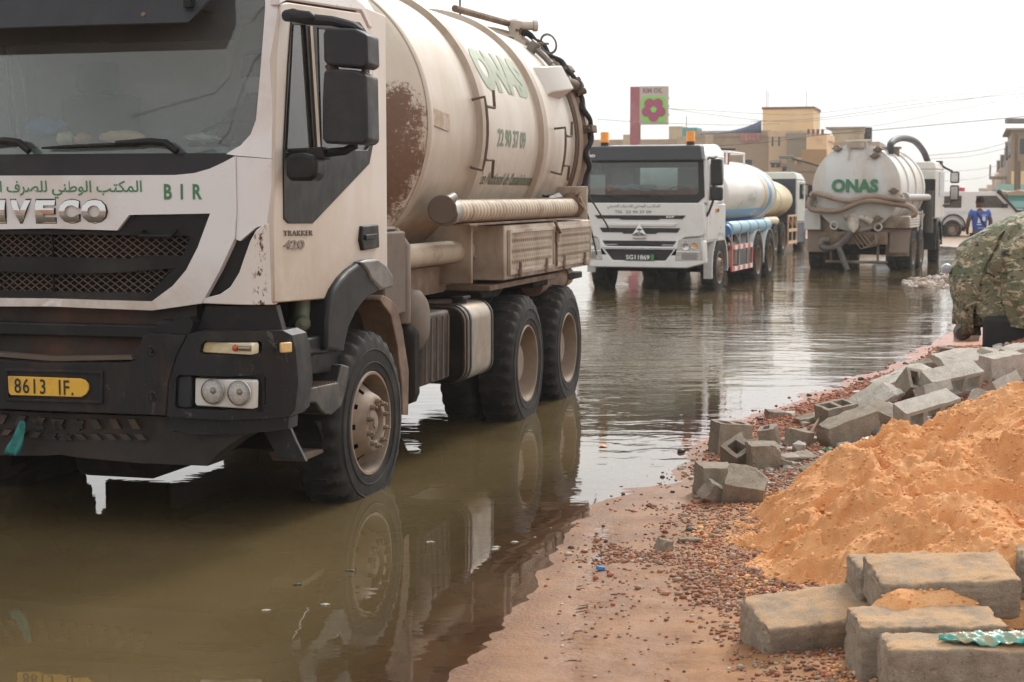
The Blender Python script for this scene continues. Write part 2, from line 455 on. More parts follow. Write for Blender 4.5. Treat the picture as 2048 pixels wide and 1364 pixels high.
hmx = N(nt, 'ShaderNodeMath', operation='MAXIMUM'); nt.links.new(h2.outputs[0], hmx.inputs[0]); nt.links.new(ymx.outputs[0], hmx.inputs[1])
cc = mixc(nt, hmx.outputs[0], cc, vred)
cc = mixc(nt, yfar.outputs[0], cc, c2)
wet = N(nt, 'ShaderNodeMapRange'); nt.links.new(sp.outputs[2], wet.inputs[0]); wet.inputs[1].default_value = -.01; wet.inputs[2].default_value = .050; wet.inputs[3].default_value = 1; wet.inputs[4].default_value = 0
wn = N(nt, 'ShaderNodeMath', operation='MULTIPLY'); nt.links.new(wet.outputs[0], wn.inputs[0]); nt.links.new(ramp(nt, noise(nt, 5, 6, .6, vec=P), [(.25, .45), (.6, 1)]), wn.inputs[1])
dark = mixc(nt, wn.outputs[0], (1, 1, 1), (.50, .42, .37))
mm = N(nt, 'ShaderNodeMix', data_type='RGBA', blend_type='MULTIPLY'); mm.inputs[0].default_value = 1
nt.links.new(cc, mm.inputs[6]); nt.links.new(dark, mm.inputs[7]); nt.links.new(mm.outputs[2], bs.inputs['Base Color'])
rr_ = N(nt, 'ShaderNodeMapRange'); nt.links.new(wn.outputs[0], rr_.inputs[0]); rr_.inputs[3].default_value = .85; rr_.inputs[4].default_value = .24
nt.links.new(rr_.outputs[0], bs.inputs['Roughness'])
bb = N(nt, 'ShaderNodeMath', operation='ADD')
nt.links.new(noise(nt, 45, 6, .7, vec=P), bb.inputs[0])
vb = N(nt, 'ShaderNodeMath', operation='MULTIPLY'); nt.links.new(va.outputs['Distance'], vb.inputs[0]); nt.links.new(g2.outputs[0], vb.inputs[1])
nt.links.new(vb.outputs[0], bb.inputs[1])
bs.inputs['Specular IOR Level'].default_value = .30
bumpn(nt, bs, bb.outputs[0], .8, .010)
MUD = m

xs = np.concatenate([np.linspace(-400, -8, 20)[:-1], np.linspace(-8, -.9, 40)[:-1], np.linspace(-.9, 4.2, 300)[:-1], np.linspace(4.2, 8, 90)[:-1], np.linspace(8, 20, 90)[:-1], np.linspace(20, 60, 20)[:-1], np.linspace(60, 500, 12)])
ys = np.concatenate([np.linspace(-120, 3.5, 16)[:-1], np.linspace(3.5, 5.2, 20)[:-1], np.linspace(5.2, 13, 460)[:-1], np.linspace(13, 22, 130)[:-1], np.linspace(22, 80, 170)[:-1], np.linspace(80, 1500, 20)])
tag(grid_mesh('ground', xs, ys, hgt, MUD), kind='structure')

# water: turbid brown, clearing to nothing where it thins out over the mud
m, nt, bs = newmat('muddy_flood_water')
out = nt.nodes['Material Output']
geo = N(nt, 'ShaderNodeNewGeometry'); P = geo.outputs['Position']
at = N(nt, 'ShaderNodeAttribute'); at.attribute_name = 'depth'
dr = ramp(nt, at.outputs['Fac'], [(0.0, .03), (.3, .32), (.7, .82), (1, 1)])
df = N(nt, 'ShaderNodeBsdfDiffuse')
nt.links.new(ramp(nt, noise(nt, .7, 4, .6, vec=P), [(.3, (.098, .070, .032)), (.7, (.135, .098, .048))]), df.inputs['Color'])
tp = N(nt, 'ShaderNodeBsdfTransparent')
ms = N(nt, 'ShaderNodeMixShader'); nt.links.new(dr, ms.inputs[0]); nt.links.new(tp.outputs[0], ms.inputs[1]); nt.links.new(df.outputs[0], ms.inputs[2])
sp = N(nt, 'ShaderNodeSeparateXYZ'); nt.links.new(P, sp.inputs[0])
calm = N(nt, 'ShaderNodeMapRange'); nt.links.new(sp.outputs[1], calm.inputs[0]); calm.inputs[1].default_value = 9; calm.inputs[2].default_value = 22; calm.inputs[3].default_value = .14; calm.inputs[4].default_value = 1.5
w1 = noise(nt, 2.6, 3, .5, vec=P, stretch=(.8, 1.6, 1), dist=.4)
w2 = noise(nt, .9, 2, .5, vec=P, stretch=(.6, 1.2, 1))
patch = ramp(nt, noise(nt, .28, 2, .5, vec=P), [(.38, .35), (.62, 1)])
s1 = N(nt, 'ShaderNodeMath', operation='ADD'); nt.links.new(w1, s1.inputs[0]); nt.links.new(w2, s1.inputs[1])
s2 = N(nt, 'ShaderNodeMath', operation='MULTIPLY'); nt.links.new(s1.outputs[0], s2.inputs[0]); nt.links.new(calm.outputs[0], s2.inputs[1])
s3 = N(nt, 'ShaderNodeMath', operation='MULTIPLY'); nt.links.new(s2.outputs[0], s3.inputs[0]); nt.links.new(patch, s3.inputs[1])
b = N(nt, 'ShaderNodeBump'); b.inputs['Strength'].default_value = 1; b.inputs['Distance'].default_value = .012
nt.links.new(s3.outputs[0], b.inputs['Height'])
gl = N(nt, 'ShaderNodeBsdfGlossy'); gl.inputs['Roughness'].default_value = .015; gl.inputs['Color'].default_value = (1, 1, 1, 1)
nt.links.new(b.outputs[0], gl.inputs['Normal'])
fr = N(nt, 'ShaderNodeFresnel'); fr.inputs['IOR'].default_value = 1.47; nt.links.new(b.outputs[0], fr.inputs['Normal'])
m2 = N(nt, 'ShaderNodeMixShader'); nt.links.new(fr.outputs[0], m2.inputs[0]); nt.links.new(ms.outputs[0], m2.inputs[1]); nt.links.new(gl.outputs[0], m2.inputs[2])
nt.links.new(m2.outputs[0], out.inputs['Surface'])
WATERM = m
xs = np.concatenate([np.linspace(-60, -3, 15)[:-1], np.linspace(-3, 7, 180)[:-1], np.linspace(7, 18, 30)])
ys = np.concatenate([np.linspace(2.3, 5, 8)[:-1], np.linspace(5, 20, 260)[:-1], np.linspace(20, 73, 60)])
tag(grid_mesh('flood_water', xs, ys, lambda X, Y: X * 0, WATERM, att=lambda X, Y: np.clip(-hgt(X, Y) / .085, 0, 1)), kind='structure')

# ---------------------------------------------------------------- wheels
_wheel = {}
def wheel_meshes(kind, R, w):
    key = (kind, R, w)
    if key in _wheel: return _wheel[key]
    n = 120; rr = R * .545
    def rad(j, k, r):
        if 4 <= j <= 6 or 9 <= j <= 11:
            return r - (.030 if (k // 2) % 2 else 0) * (1 if j in (5, 6, 9, 10) else .7)
        return r
    prof = [(rr, -.03), (rr + .02, -.006), (R * .72, .0), (R * .88, -.006), (R * .945, -.018), (R * .985, -.032), (R, -.06), (R, -w * .45),
            (R, -w * .55), (R, -w + .06), (R * .985, -w + .032), (R * .945, -w + .018), (R * .72, -w), (rr, -w + .03)]
    ty = MB().lathe(prof, n=n, rad=rad)
    for rg in (.66, .80): ty.lathe([(R * rg - .006, .0), (R * rg, .004), (R * rg + .006, .0)], n=72)
    for k in range(0, n, 4):            # centre tread blocks
        a = 2 * PI * k / n; a2 = 2 * PI * (k + 1.4) / n
        mm_ = Matrix.Rotation(a, 4, 'X')
        ty.box(-w * .72, -w * .28, -.018, .018, R - .004, R + .004, mm_)
    rim = MB(); nuts = MB()
    if kind == 'front':
        rim.lathe([(rr + .006, -.03), (rr + .012, -.012), (rr + .006, -.004), (rr - .008, -.006), (rr - .014, -.03), (rr - .022, -.12), (rr - .05, -.125)], n=64)
        # dished disc with hand holes
        nn = 80
        prof2 = [(rr - .02, -.13), (rr - .034, -.115), (rr - .048, -.098), (rr - .062, -.082), (rr - .082, -.062), (rr - .11, -.030), (.168, .012), (.150, .022), (.115, .022), (.108, .012), (.105, -.05), (.08, -.055)]
        rim.lathe(prof2, n=nn, skip=lambda j, k: (j in (1, 2, 3) and (k % 8) in (2, 3, 4, 5)) or (j == 4 and (k % 8) in (3, 4)))
        nuts.lathe([(.085, -.06), (.08, .0), (.062, .012), (.03, .014), (.028, .022), (0, .022)], n=24)
        for k in range(10):
            a = 2 * PI * (k + .5) / 10; c, s_ = math.cos(a) * .1335, math.sin(a) * .1335
            nuts.cyl((.018, c, s_), (.046, c, s_), .016, 6); nuts.cyl((.046, c, s_), (.064, c, s_), .009, 8)
    else:
        rim.lathe([(rr + .006, -.03), (rr + .012, -.012), (rr + .006, -.004), (rr - .008, -.008), (rr - .014, -.03), (rr - .022, -.10), (rr - .04, -.155), (rr - .07, -.175), (.20, -.178), (.17, -.178), (.155, -.170), (.15, -.12), (.145, -.085), (.12, -.075), (0, -.075)], n=64)
        for k in range(10):
            a = 2 * PI * (k + .5) / 10; c, s_ = math.cos(a) * .178, math.sin(a) * .178
            nuts.cyl((-.176, c, s_), (-.15, c, s_), .016, 6)
    drum = MB().lathe([(0, -.15), (rr - .03, -.15), (rr - .03, -.17)], n=32)  # dark disc backing the hand holes, its colour standing in for their shade
    out = []
    for nm, b_, ang in (('tyre', ty, 40), ('rim', rim, 35), ('wheel_nuts', nuts, 35), ('dark_drum_backing', drum, 35)):
        me = bpy.data.meshes.new(nm); me.from_pydata([tuple(p) for p in b_.v], [], b_.f); smooth(me, ang); out.append(me)
    _wheel[key] = out; return out

def wheel(parent, kind, x, y, z, R=.552, w=.285, side=1, dual=False, steer=0.0, rimmat=None, water=None):
    """x is the outer face; side +1 faces +x"""
    ty, rim, nuts, drum = wheel_meshes(kind, R, w)
    e = empty('wheel', (x, y, z), (0 if side > 0 else PI) + steer, parent)
    rm = rimmat or (RIMD if kind == 'front' else RIMR)
    for me, ml in ((ty, RUBBER), (rim, rm), (nuts, rm)) + (((drum, UNDER),) if kind == 'front' else ()):
        key = (me.name, ml.name)
        if key not in _wheel:
            m2_ = me.copy(); m2_.materials.append(ml); _wheel[key] = m2_
        o = bpy.data.objects.new(me.name.split('.')[0], _wheel[key]); C.objects.link(o); o.parent = e
    if dual:
        o = bpy.data.objects.new('inner_tyre', _wheel[(ty.name, RUBBER.name)]); C.objects.link(o); o.parent = e; o.location = (-w - .035, 0, 0)
    return e
# ---------------------------------------------------------------- near tanker truck
from mathutils.geometry import tessellate_polygon
T1 = (-2.02, 9.72, .275)
t1 = empty('tanker_truck', (T1[0], T1[1], 0), -T1[2])
tag(t1, 'large dusty white and cream tanker truck in the foreground with yellow number plate', 'truck', 'tanker trucks in the flooded street')

def SX(pts, x, pose=T1):
    return [tuple(loc(px, py, pose, 'x', x)[1:]) for px, py in pts]
def YC(x, z):
    ax = abs(x)
    return -1.42 + .05 * x * x + 2.2 * max(0, ax - 1.0) ** 2 + .14 * max(0, z - 1.98)
def YB(x, z):
    ax = abs(x)
    return -1.50 + .02 * x * x + 2.3 * max(0, ax - .93) ** 2
def FR(px, py, surf=YC, off=0):
    y = surf(.3, 1)
    for _ in range(12):
        p = loc(px, py, T1, 'y', y - off); y = surf(p[0], p[2])
    p = loc(px, py, T1, 'y', y - off)
    return (p[0], p[2])

def holed(outer, holes=()):
    """triangles of a polygon with holes, and its loops"""
    loops = [[Vector((p[0], p[1], 0)) for p in l] for l in [outer] + list(holes)]
    return [p for l in loops for p in l], tessellate_polygon(loops), loops

def prismh(outer, holes, ax, a, b):
    pts, tri, loops = holed(outer, holes)
    mb = MB(); n = len(pts)
    def P(p, t): return {'x': (t, p[0], p[1]), 'y': (p[0], t, p[1]), 'z': (p[0], p[1], t)}[ax]
    v = [P(p, a) for p in pts] + [P(p, b) for p in pts]
    f = [tuple(t) for t in tri] + [tuple(i + n for i in t[::-1]) for t in tri]
    k = 0
    for l in loops:
        m_ = len(l)
        f += [(k + i, n + k + i, n + k + (i + 1) % m_, k + (i + 1) % m_) for i in range(m_)]
        k += m_
    return mb.add(v, f)

def front(name, outer_px, matl, parent, surf=YC, off=0., thick=.03, holes=(), mirror=True, raw=False, bevel=0, cell=.07):
    """panel that follows the bowed front; outline traced on the near half and mirrored about the truck's middle"""
    def cl(l):
        r = []
        for px, py in l:
            x, z = FR(px, py, surf, off)
            r.append((0.0 if px == CX else .003 if px == CX + 4 else x, z))
        return r
    pts, tri, loops = holed(cl(outer_px), [cl(h) for h in holes])
    bm = bmesh.new(); bv = [bm.verts.new((p[0], 0, p[1])) for p in pts]
    for t in tri:
        try: bm.faces.new([bv[i] for i in t])
        except ValueError: pass
    xs_ = [p[0] for p in pts]; zs_ = [p[1] for p in pts]
    k = math.floor(min(xs_) / cell) * cell
    while k < max(xs_):
        bmesh.ops.bisect_plane(bm, geom=bm.verts[:] + bm.edges[:] + bm.faces[:], plane_co=(k, 0, 0), plane_no=(1, 0, 0), dist=1e-5); k += cell
    k = math.floor(min(zs_) / .12) * .12
    while k < max(zs_):
        bmesh.ops.bisect_plane(bm, geom=bm.verts[:] + bm.edges[:] + bm.faces[:], plane_co=(0, 0, k), plane_no=(0, 0, 1), dist=1e-5); k += .12
    away = mirror and min(xs_) > .02
    if mirror and not away:
        g = bmesh.ops.duplicate(bm, geom=bm.verts[:] + bm.edges[:] + bm.faces[:])['geom']
        for e in g:
            if isinstance(e, bmesh.types.BMVert): e.co.x = -e.co.x
        for e in g:
            if isinstance(e, bmesh.types.BMFace): e.normal_flip()
        bmesh.ops.remove_doubles(bm, verts=bm.verts, dist=2e-4)
    bmesh.ops.recalc_face_normals(bm, faces=bm.faces)
    r = bmesh.ops.extrude_face_region(bm, geom=bm.faces[:])
    back = {e for e in r['geom'] if isinstance(e, bmesh.types.BMVert)}
    for v in bm.verts:
        v.co.y = surf(v.co.x, v.co.z) - off + (thick if v in back else 0)
    o = None
    for sg in ((1, -1) if away else (1,)):
        if sg < 0:
            for v in bm.verts: v.co.x = -v.co.x
        bmesh.ops.recalc_face_normals(bm, faces=bm.faces)
        me = bpy.data.meshes.new(name); bm.to_mesh(me); smooth(me, 30); me.materials.append(matl)
        o = bpy.data.objects.new(name, me); C.objects.link(o); o.parent = parent
        if bevel:
            b_ = o.modifiers.new('bevel', 'BEVEL'); b_.width = bevel; b_.segments = 2; b_.limit_method = 'ANGLE'; b_.angle_limit = math.radians(50)
    bm.free()
    return o

CX = 98
# --- cab front skin
front('windscreen_glass', [(CX, -70), (532, -70), (532, 20), (522, 150), (514, 240), (503, 270), (483, 292), (458, 306), (CX, 308)], GLASS, t1, off=-.012, thick=.006)
front('windscreen_pillar', [(531, -90), (530, 20), (520, 150), (512, 240), (501, 269), (481, 291), (458, 304), (452, 308), (471, 311), (543, 317), (546, 200), (553, 60), (560, -90)], WHITE, t1, thick=.05, bevel=.006)
front('cowl_band', [(CX, 308), (458, 306), (470, 310), (446, 324), (420, 336), (389, 345), (350, 349), (CX, 350)], GREYP, t1, off=-.004, thick=.05)
hood = front('bonnet_panel', [(CX, 351), (350, 350), (389, 346), (420, 337), (446, 325), (470, 312), (472, 420), (469, 477), (440, 540), (403, 607), (305, 621), (CX, 613),
                     (CX, 597), (303, 603), (345, 572), (372, 540), (395, 495), (420, 427), (258, 430), (234, 461), (CX, 457)], WHITE, t1, off=.012, thick=.06, bevel=.006)
front('grille_surround', [(CX, 459), (234, 463), (258, 432), (418, 429), (394, 495), (371, 540), (344, 571), (302, 602), (CX, 595)], BLACKP, t1, off=-.012, thick=.05,
      holes=[[(CX + 4, 469), (382, 472), (366, 512), (275, 512), (262, 518), (CX + 4, 514)], [(CX + 4, 548), (250, 545), (350, 536), (298, 587), (CX + 4, 583)]], bevel=.004)
front('grille_backing', [(CX, 465), (385, 468), (355, 540), (300, 592), (CX, 590)], UNDER, t1, off=-.075, thick=.01)
gm_ = MB()
def in_poly(p, poly):
    c = False
    for i in range(len(poly)):
        a, b_ = poly[i], poly[(i + 1) % len(poly)]
        if (a[1] > p[1]) != (b_[1] > p[1]) and p[0] < (b_[0] - a[0]) * (p[1] - a[1]) / (b_[1] - a[1]) + a[0]: c = not c
    return c
meshpolys = [[FR(*q, YC, -.03) for q in l] for l in ([(CX, 466), (384, 470), (366, 514), (275, 514), (262, 520), (CX, 516)], [(CX, 545), (250, 542), (352, 534), (298, 589), (CX, 585)])]
for poly in meshpolys:
    x0 = 0; poly[:] = [(-.01 if abs(p[0]) < .05 else p[0], p[1]) for p in poly]; x1 = max(p[0] for p in poly); z0 = min(p[1] for p in poly); z1 = max(p[1] for p in poly)
    for sgn in (1, -1):
        c = x0 - .3
        while c < x1 + .3:
            seg = []
            for k in range(41):
                z = z0 + (z1 - z0) * k / 40; x = c + sgn * (z - (z0 + z1) / 2) * 1.45
                if x >= -.001 and in_poly((x, z), poly): seg.append((x, z))
            if len(seg) > 2:
                for mir in (1, -1):
                    gm_.tube([(mir * x, YC(x, z) + .028 + (.003 if sgn > 0 else 0), z) for x, z in (seg[0], seg[-1])], .0032, 4, cap=False)
            c += .052
MESHM = mat('grille_wire', (.075, .06, .05), .5, var=.2, dirt=(.15, .10, .07), dirt_amt=.4)
mk('grille_mesh', gm_, MESHM, t1)
h1, h2_ = FR(276, 465, YC, .06), FR(340, 465, YC, .06)
for s_ in (1, -1):
    mk('grab_handle', MB().tube([(s_ * h1[0], YC(h1[0], 1.6) - .0, h1[1] + .01), (s_ * h1[0], YC(h1[0], 1.6) - .045, h1[1] - .02), (s_ * h2_[0], YC(h2_[0], 1.6) - .045, h2_[1] - .02), (s_ * h2_[0], YC(h2_[0], 1.6), h2_[1] + .01)], .011, 8), BLACKP, t1)
# --- corner panels with the dark air slot
front('corner_panel', [(473, 313), (543, 318), (543, 446), (512, 455), (480, 482), (472, 479), (475, 420)], WHITE, t1, off=.0, thick=.05, bevel=.005)
front('air_slot', [(476, 480), (500, 462), (520, 452), (497, 500), (475, 552), (452, 578), (424, 592), (403, 594), (420, 535), (445, 500)], BLACKP, t1, off=-.03, thick=.03)
m, nt, bs = newmat('scraped_white_paint')
geo = N(nt, 'ShaderNodeTexCoord'); sp_ = N(nt, 'ShaderNodeSeparateXYZ'); nt.links.new(geo.outputs['Object'], sp_.inputs[0])
base = mixc(nt, noise(nt, 3, 5), (.60, .57, .54), (.68, .65, .62))
mr1 = N(nt, 'ShaderNodeMapRange'); nt.links.new(sp_.outputs[0], mr1.inputs[0]); mr1.inputs[1].default_value = 1.10; mr1.inputs[2].default_value = 1.13
mr2 = N(nt, 'ShaderNodeMapRange'); nt.links.new(sp_.outputs[0], mr2.inputs[0]); mr2.inputs[1].default_value = 1.17; mr2.inputs[2].default_value = 1.15
mu_ = N(nt, 'ShaderNodeMath', operation='MULTIPLY'); nt.links.new(mr1.outputs[0], mu_.inputs[0]); nt.links.new(mr2.outputs[0], mu_.inputs[1])
mu2 = N(nt, 'ShaderNodeMath', operation='MULTIPLY'); nt.links.new(mu_.outputs[0], mu2.inputs[0])
nt.links.new(ramp(nt, noise(nt, 22, 4, .7, stretch=(1.2, 1.2, .8)), [(.52, 0), (.58, 1)]), mu2.inputs[1])
nt.links.new(mixc(nt, mu2.outputs[0], base, (.09, .02, .015)), bs.inputs['Base Color']); bs.inputs['Roughness'].default_value = .35
SCRAPE = m
front('quarter_panel', [(543, 445), (525, 450), (512, 460), (500, 482), (478, 545), (460, 574), (440, 588), (404, 598), (403, 607), (546, 610)], SCRAPE, t1, off=.008, thick=.06, bevel=.006)
front('lower_cowl', [(412, 612), (552, 611), (566, 664), (392, 664)], BLACKP, t1, off=-.02, thick=.05)
# --- roof visor
front('sun_visor', [(CX, -80), (430, -80), (418, 0), (376, 46), (CX, 54)], GREYP, t1, surf=lambda x, z: -1.62 + .05 * x * x + (z - 2.6) * .5, thick=.02, bevel=.006)
vs = FR(287, 29, lambda x, z: -1.62 + .05 * x * x + (z - 2.6) * .5)
for s_ in (1, -1):
    mk('visor_bolt', MB().lathe([(.012, 0), (.010, -.008), (0, -.009)], o=(s_ * vs[0], -1.62 + .05 * vs[0] ** 2 + (vs[1] - 2.6) * .5, vs[1]), ax=(0, 1, 0), n=10), RUSTY, t1)
    mk('visor_bracket', MB().box(s_ * .88 - .02, s_ * .88 + .02, -1.56, -1.30, 2.70, 2.74), BLACKP, t1)
# --- cab shell: floor, roof, back wall, sides
LINER = mat('grey_cab_lining', (.20, .21, .21), .8, var=.08)
mk('cab_floor', MB().box(-1.17, 1.17, -1.28, .40, 1.30, 1.34), LINER, t1)
mk('cab_back_wall', MB().box(-1.16, 1.16, .32, .40, 1.34, 2.86), mat('pale_cab_back', (.50, .51, .50), .7, var=.06), t1)
rf_ = MB()
yb_ = .42
rf_.hexa([(-1.17, -1.26, 2.83), (1.17, -1.26, 2.83), (1.17, yb_, 2.83), (-1.17, yb_, 2.83)], [(-1.02, -1.12, 3.02), (1.02, -1.12, 3.02), (1.02, yb_ - .03, 3.06), (-1.02, yb_ - .03, 3.06)])
mk('roof', rf_, DOORW, t1, bevel=.05, seg=3)
WIN = [(584, 50), (611, 50), (628, 304), (571, 304)]
WIN2 = [(634, 56), (727, 66), (742, 285), (735, 300), (641, 300)]
DOOR = [(549, 606), (546, 445), (549, 310), (552, 120), (561, 8), (575, 4), (722, 26), (738, 60), (748, 180), (753, 300), (757, 420), (757, 520), (737, 523), (718, 528), (700, 542), (685, 559), (674, 577), (665, 597)]
DW = SX(DOOR, 1.2)
for s_ in (1, -1):
    mk('door', prismh(DW, [SX(WIN, 1.2), SX(WIN2, 1.2)], 'x', s_ * 1.2, s_ * 1.15), DOORW, t1, bevel=.008)
    trim = [(583, 36), (600, 28), (720, 44), (733, 62), (744, 200), (748, 282), (739, 328), (626, 447), (577, 447), (568, 438), (567, 305), (576, 130)]
    d_ = mk('window_trim', prismh(SX(trim, 1.205), [SX(WIN, 1.205), SX(WIN2, 1.205)], 'x', s_ * 1.206, s_ * 1.17), BLACKP, t1, bevel=.004)
    mk('quarter_window', MB().prism(SX(WIN, 1.18), 'x', s_ * 1.19, s_ * 1.184), SIDEGLASS, t1)
    mk('side_window', MB().prism(SX(WIN2, 1.18), 'x', s_ * 1.19, s_ * 1.184), SIDEGLASS, t1)
    mk('window_divider', MB().prism(SX([(619, 52), (624, 52), (640, 300), (634, 300)], 1.21), 'x', s_ * 1.214, s_ * 1.18), ALU, t1)
    # rear cab side and roof rail
    mk('cab_side', MB().prism([(DW[9][0] + .006, 1.3), (yb_, 1.3), (yb_, 2.86), (-.1, 2.88), (DW[8][0] + .0, 2.5)], 'x', s_ * 1.19, s_ * 1.14), DOORW, t1, bevel=.01)
    mk('drip_rail', MB().prism(SX([(556, 12), (575, 0), (722, 22), (738, 56), (745, 56), (728, 10), (700, -14), (575, -30), (556, -30)], 1.2), 'x', s_ * 1.205, s_ * 1.12), WHITE, t1, bevel=.01)
    mk('door_handle', MB().prism(SX([(722, 452), (754, 449), (756, 495), (724, 501), (719, 480)], 1.21), 'x', s_ * 1.222, s_ * 1.19), BLACKP, t1, bevel=.008)
    hb = mk('handle_grip', MB().prism(SX([(728, 470), (750, 467), (750, 477), (728, 480)], 1.22), 'x', s_ * 1.236, s_ * 1.21), BLACKP, t1, bevel=.004)
    # black fender arch and its dusty lip
    arch = [(654, 700), (655, 640), (660, 602), (670, 578), (684, 557), (700, 540), (718, 527), (737, 522), (757, 520), (772, 532), (784, 553), (786, 572), (765, 578), (746, 590), (728, 604), (712, 626), (699, 655), (692, 684), (689, 704)]
    mk('wheel_arch', MB().prism(SX(arch, 1.24), 'x', s_ * 1.24, s_ * .86), BLACKP, t1, bevel=.02, seg=3)
    cap_ = [(722, 524), (737, 519), (757, 517), (774, 530), (787, 552), (787, 574), (765, 580), (743, 560), (736, 543)]
    mk('arch_cap', MB().prism(SX(cap_, 1.25), 'x', s_ * 1.252, s_ * .90), mat('scuffed_grey_plastic', (.17, .165, .155), .4, var=.2, dirt=(.05, .045, .04), dirt_amt=.35, scale=8), t1, bevel=.015)
    # steps
    mk('step', MB().prism(SX([(588, 684), (668, 664), (689, 668), (690, 702), (640, 706), (600, 714)], 1.2), 'x', s_ * 1.2, s_ * .92), BUMPER, t1, bevel=.012)
    mk('step_riser', MB().prism(SX([(592, 713), (672, 700), (686, 706), (684, 742), (592, 752)], 1.14), 'x', s_ * 1.14, s_ * .9), BUMPER, t1, bevel=.008)
    mk('step', MB().prism(SX([(596, 782), (676, 765), (684, 728), (700, 733), (694, 775), (684, 812), (664, 830), (646, 826), (632, 806), (606, 806)], 1.2), 'x', s_ * 1.2, s_ * .92), mat('dusty_step', (.025, .023, .022), .55, var=.3, dirt=(.10, .08, .06), dirt_amt=.38, scale=9, bump=.3, bscale=80), t1, bevel=.01)
    tb = MB()
    q0 = SX([(600, 783)], 1.19)[0]; q1 = SX([(676, 766)], 1.19)[0]
    for k in range(15):
        y = q0[0] + (q1[0] - q0[0]) * k / 14; z = q0[1] + (q1[1] - q0[1]) * k / 14
        tb.box(min(s_ * .93, s_ * 1.19), max(s_ * .93, s_ * 1.19), y - .006, y + .006, z, z + .012)
    mk('step_grating', tb, RUSTY, t1)
    mk('hanging_step_plate', MB().prism([(s_ * p[0], p[2]) for p in [loc(px, py, T1, 'y', -1.12) for px, py in [(526, 862), (577, 850), (592, 884), (612, 924), (553, 915), (548, 902)]]], 'y', -1.12, -1.09), BUMPER, t1, bevel=.004)
    mk('hanging_step_strut', MB().prism(SX([(634, 846), (642, 842), (654, 880), (658, 905), (651, 906), (646, 882)], 1.12), 'x', s_ * 1.12, s_ * 1.09), BUMPER, t1, bevel=.004)
    mk('hanging_step_tread', MB().prism(SX([(598, 908), (646, 898), (648, 905), (606, 924)], 1.13), 'x', s_ * 1.13, s_ * .95), DUSTM, t1, bevel=.004)
    mk('mud_flap', MB().prism(SX([(768, 590), (783, 600), (795, 615), (806, 660), (818, 740), (817, 830), (806, 829), (803, 760), (795, 690), (782, 630), (760, 600)], 1.2), 'x', s_ * 1.2, s_ * .85), RUSTY, t1, bevel=.006)
# dark well behind the steps, engine and running gear
mk('engine_bay', MB().box(-1.0, 1.0, -1.25, .6, .72, 1.30), UNDER, t1)
mk('sump_filler', MB().box(-.10, .42, -1.1, 1.3, .24, .8), UNDER, t1, bevel=.06)  # low mass added to block sky reflections in the water under the truck
for s_, a__, b__ in ((-1, .9, 3.0), (1, .95, 1.2)): mk('side_tank_filler', MB().box(min(s_ * .5, s_ * 1.15), max(s_ * .5, s_ * 1.15), a__, b__, .37 if s_ < 0 else .40, .95), UNDER, t1, bevel=.08)  # side boxes added to darken that reflection; their height shapes the bright gap
for s_ in (1, -1): mk('inner_guard_filler', MB().box(min(s_ * .45, s_ * .9), max(s_ * .45, s_ * .9), .62, .68, .12, 1.1), UNDER, t1)  # panels added to close the sky's reflection off behind the front wheels
mk('silencer_filler', MB().cyl((-.7, -.9, .38), (-.7, -.62, .38), .22, 18).box(-1.0, -.42, -1.2, -.6, .30, .8), UNDER, t1)  # dark filler round the exhaust, added to keep the water below dark
ch = MB()
for s_ in (1, -1):
    ch.box(s_ * .40 - .035, s_ * .40 + .035, -1.1, 6.2, .78, 1.06)
for y in (1.2, 2.4, 3.0, 4.2, 5.6): ch.box(-.4, .4, y - .05, y + .05, .82, 1.02)
mk('chassis_frame', ch, UNDER, t1)
mk('axle', MB().tube([(-.98, 0.07, .41), (-.7, .07, .32), (.7, .07, .32), (.98, .07, .41)], .085, 8), UNDER, t1)
for y in (3.56, 4.94):
    ax_ = MB().cyl((-1.0, y, .42), (1.0, y, .42), .09, 12); ax_.lathe([(0, -.2), (.16, -.16), (.22, 0), (.16, .16), (0, .2)], o=(0, y, .42), ax=(0, 1, 0), n=16)
    mk('axle', ax_, UNDER, t1)
FWZ, RZ = .425, .43
wheel(t1, 'front', 1.215, .07, FWZ, side=1, steer=-.03); wheel(t1, 'front', -1.215, .07, FWZ, side=-1, steer=-.03)
for y in (3.56, 4.94):
    for s_ in (1, -1): wheel(t1, 'rear', s_ * 1.235, y, RZ, side=s_, dual=True, rimmat=RIMR)

# --- lettering on the front
G = lambda px, py, off: (lambda q: Vector((q[0], YC(q[0], q[1]) - off, q[1])))(FR(px, py, YC, off))
def front_text(name, s, x0, y0, x1, y1, matl, off=.0145, bold=.02, space=1.0, cuts=None, skew=0):
    a = FR(x0, y1, YC, off); b_ = FR(x1, y1 + skew, YC, off); c = FR(x0, y0, YC, off)
    def f(u, v):
        x = a[0] + (b_[0] - a[0]) * u; z = a[1] + (b_[1] - a[1]) * u + (c[1] - a[1]) * v
        return (x, YC(x, z) - off, z)
    return lettering(name, s, f, matl, t1, bold, space, cuts)
front_text('arabic_lettering', arabic('\u0627\u0644\u0645\u0643\u062a\u0628 \u0627\u0644\u0648\u0637\u0646\u064a \u0644\u0644\u0635\u0631\u0641 \u0627\u0644\u0635\u062d\u064a'), -72, 362, 284, 397, GREENINK, bold=.012, cuts=(24, 1))
front_text('stencil_lettering', 'B  I  R', 328, 368, 404, 399, GREENINK, bold=.03)
iv = ['I', 'V', 'E', 'C', 'O']
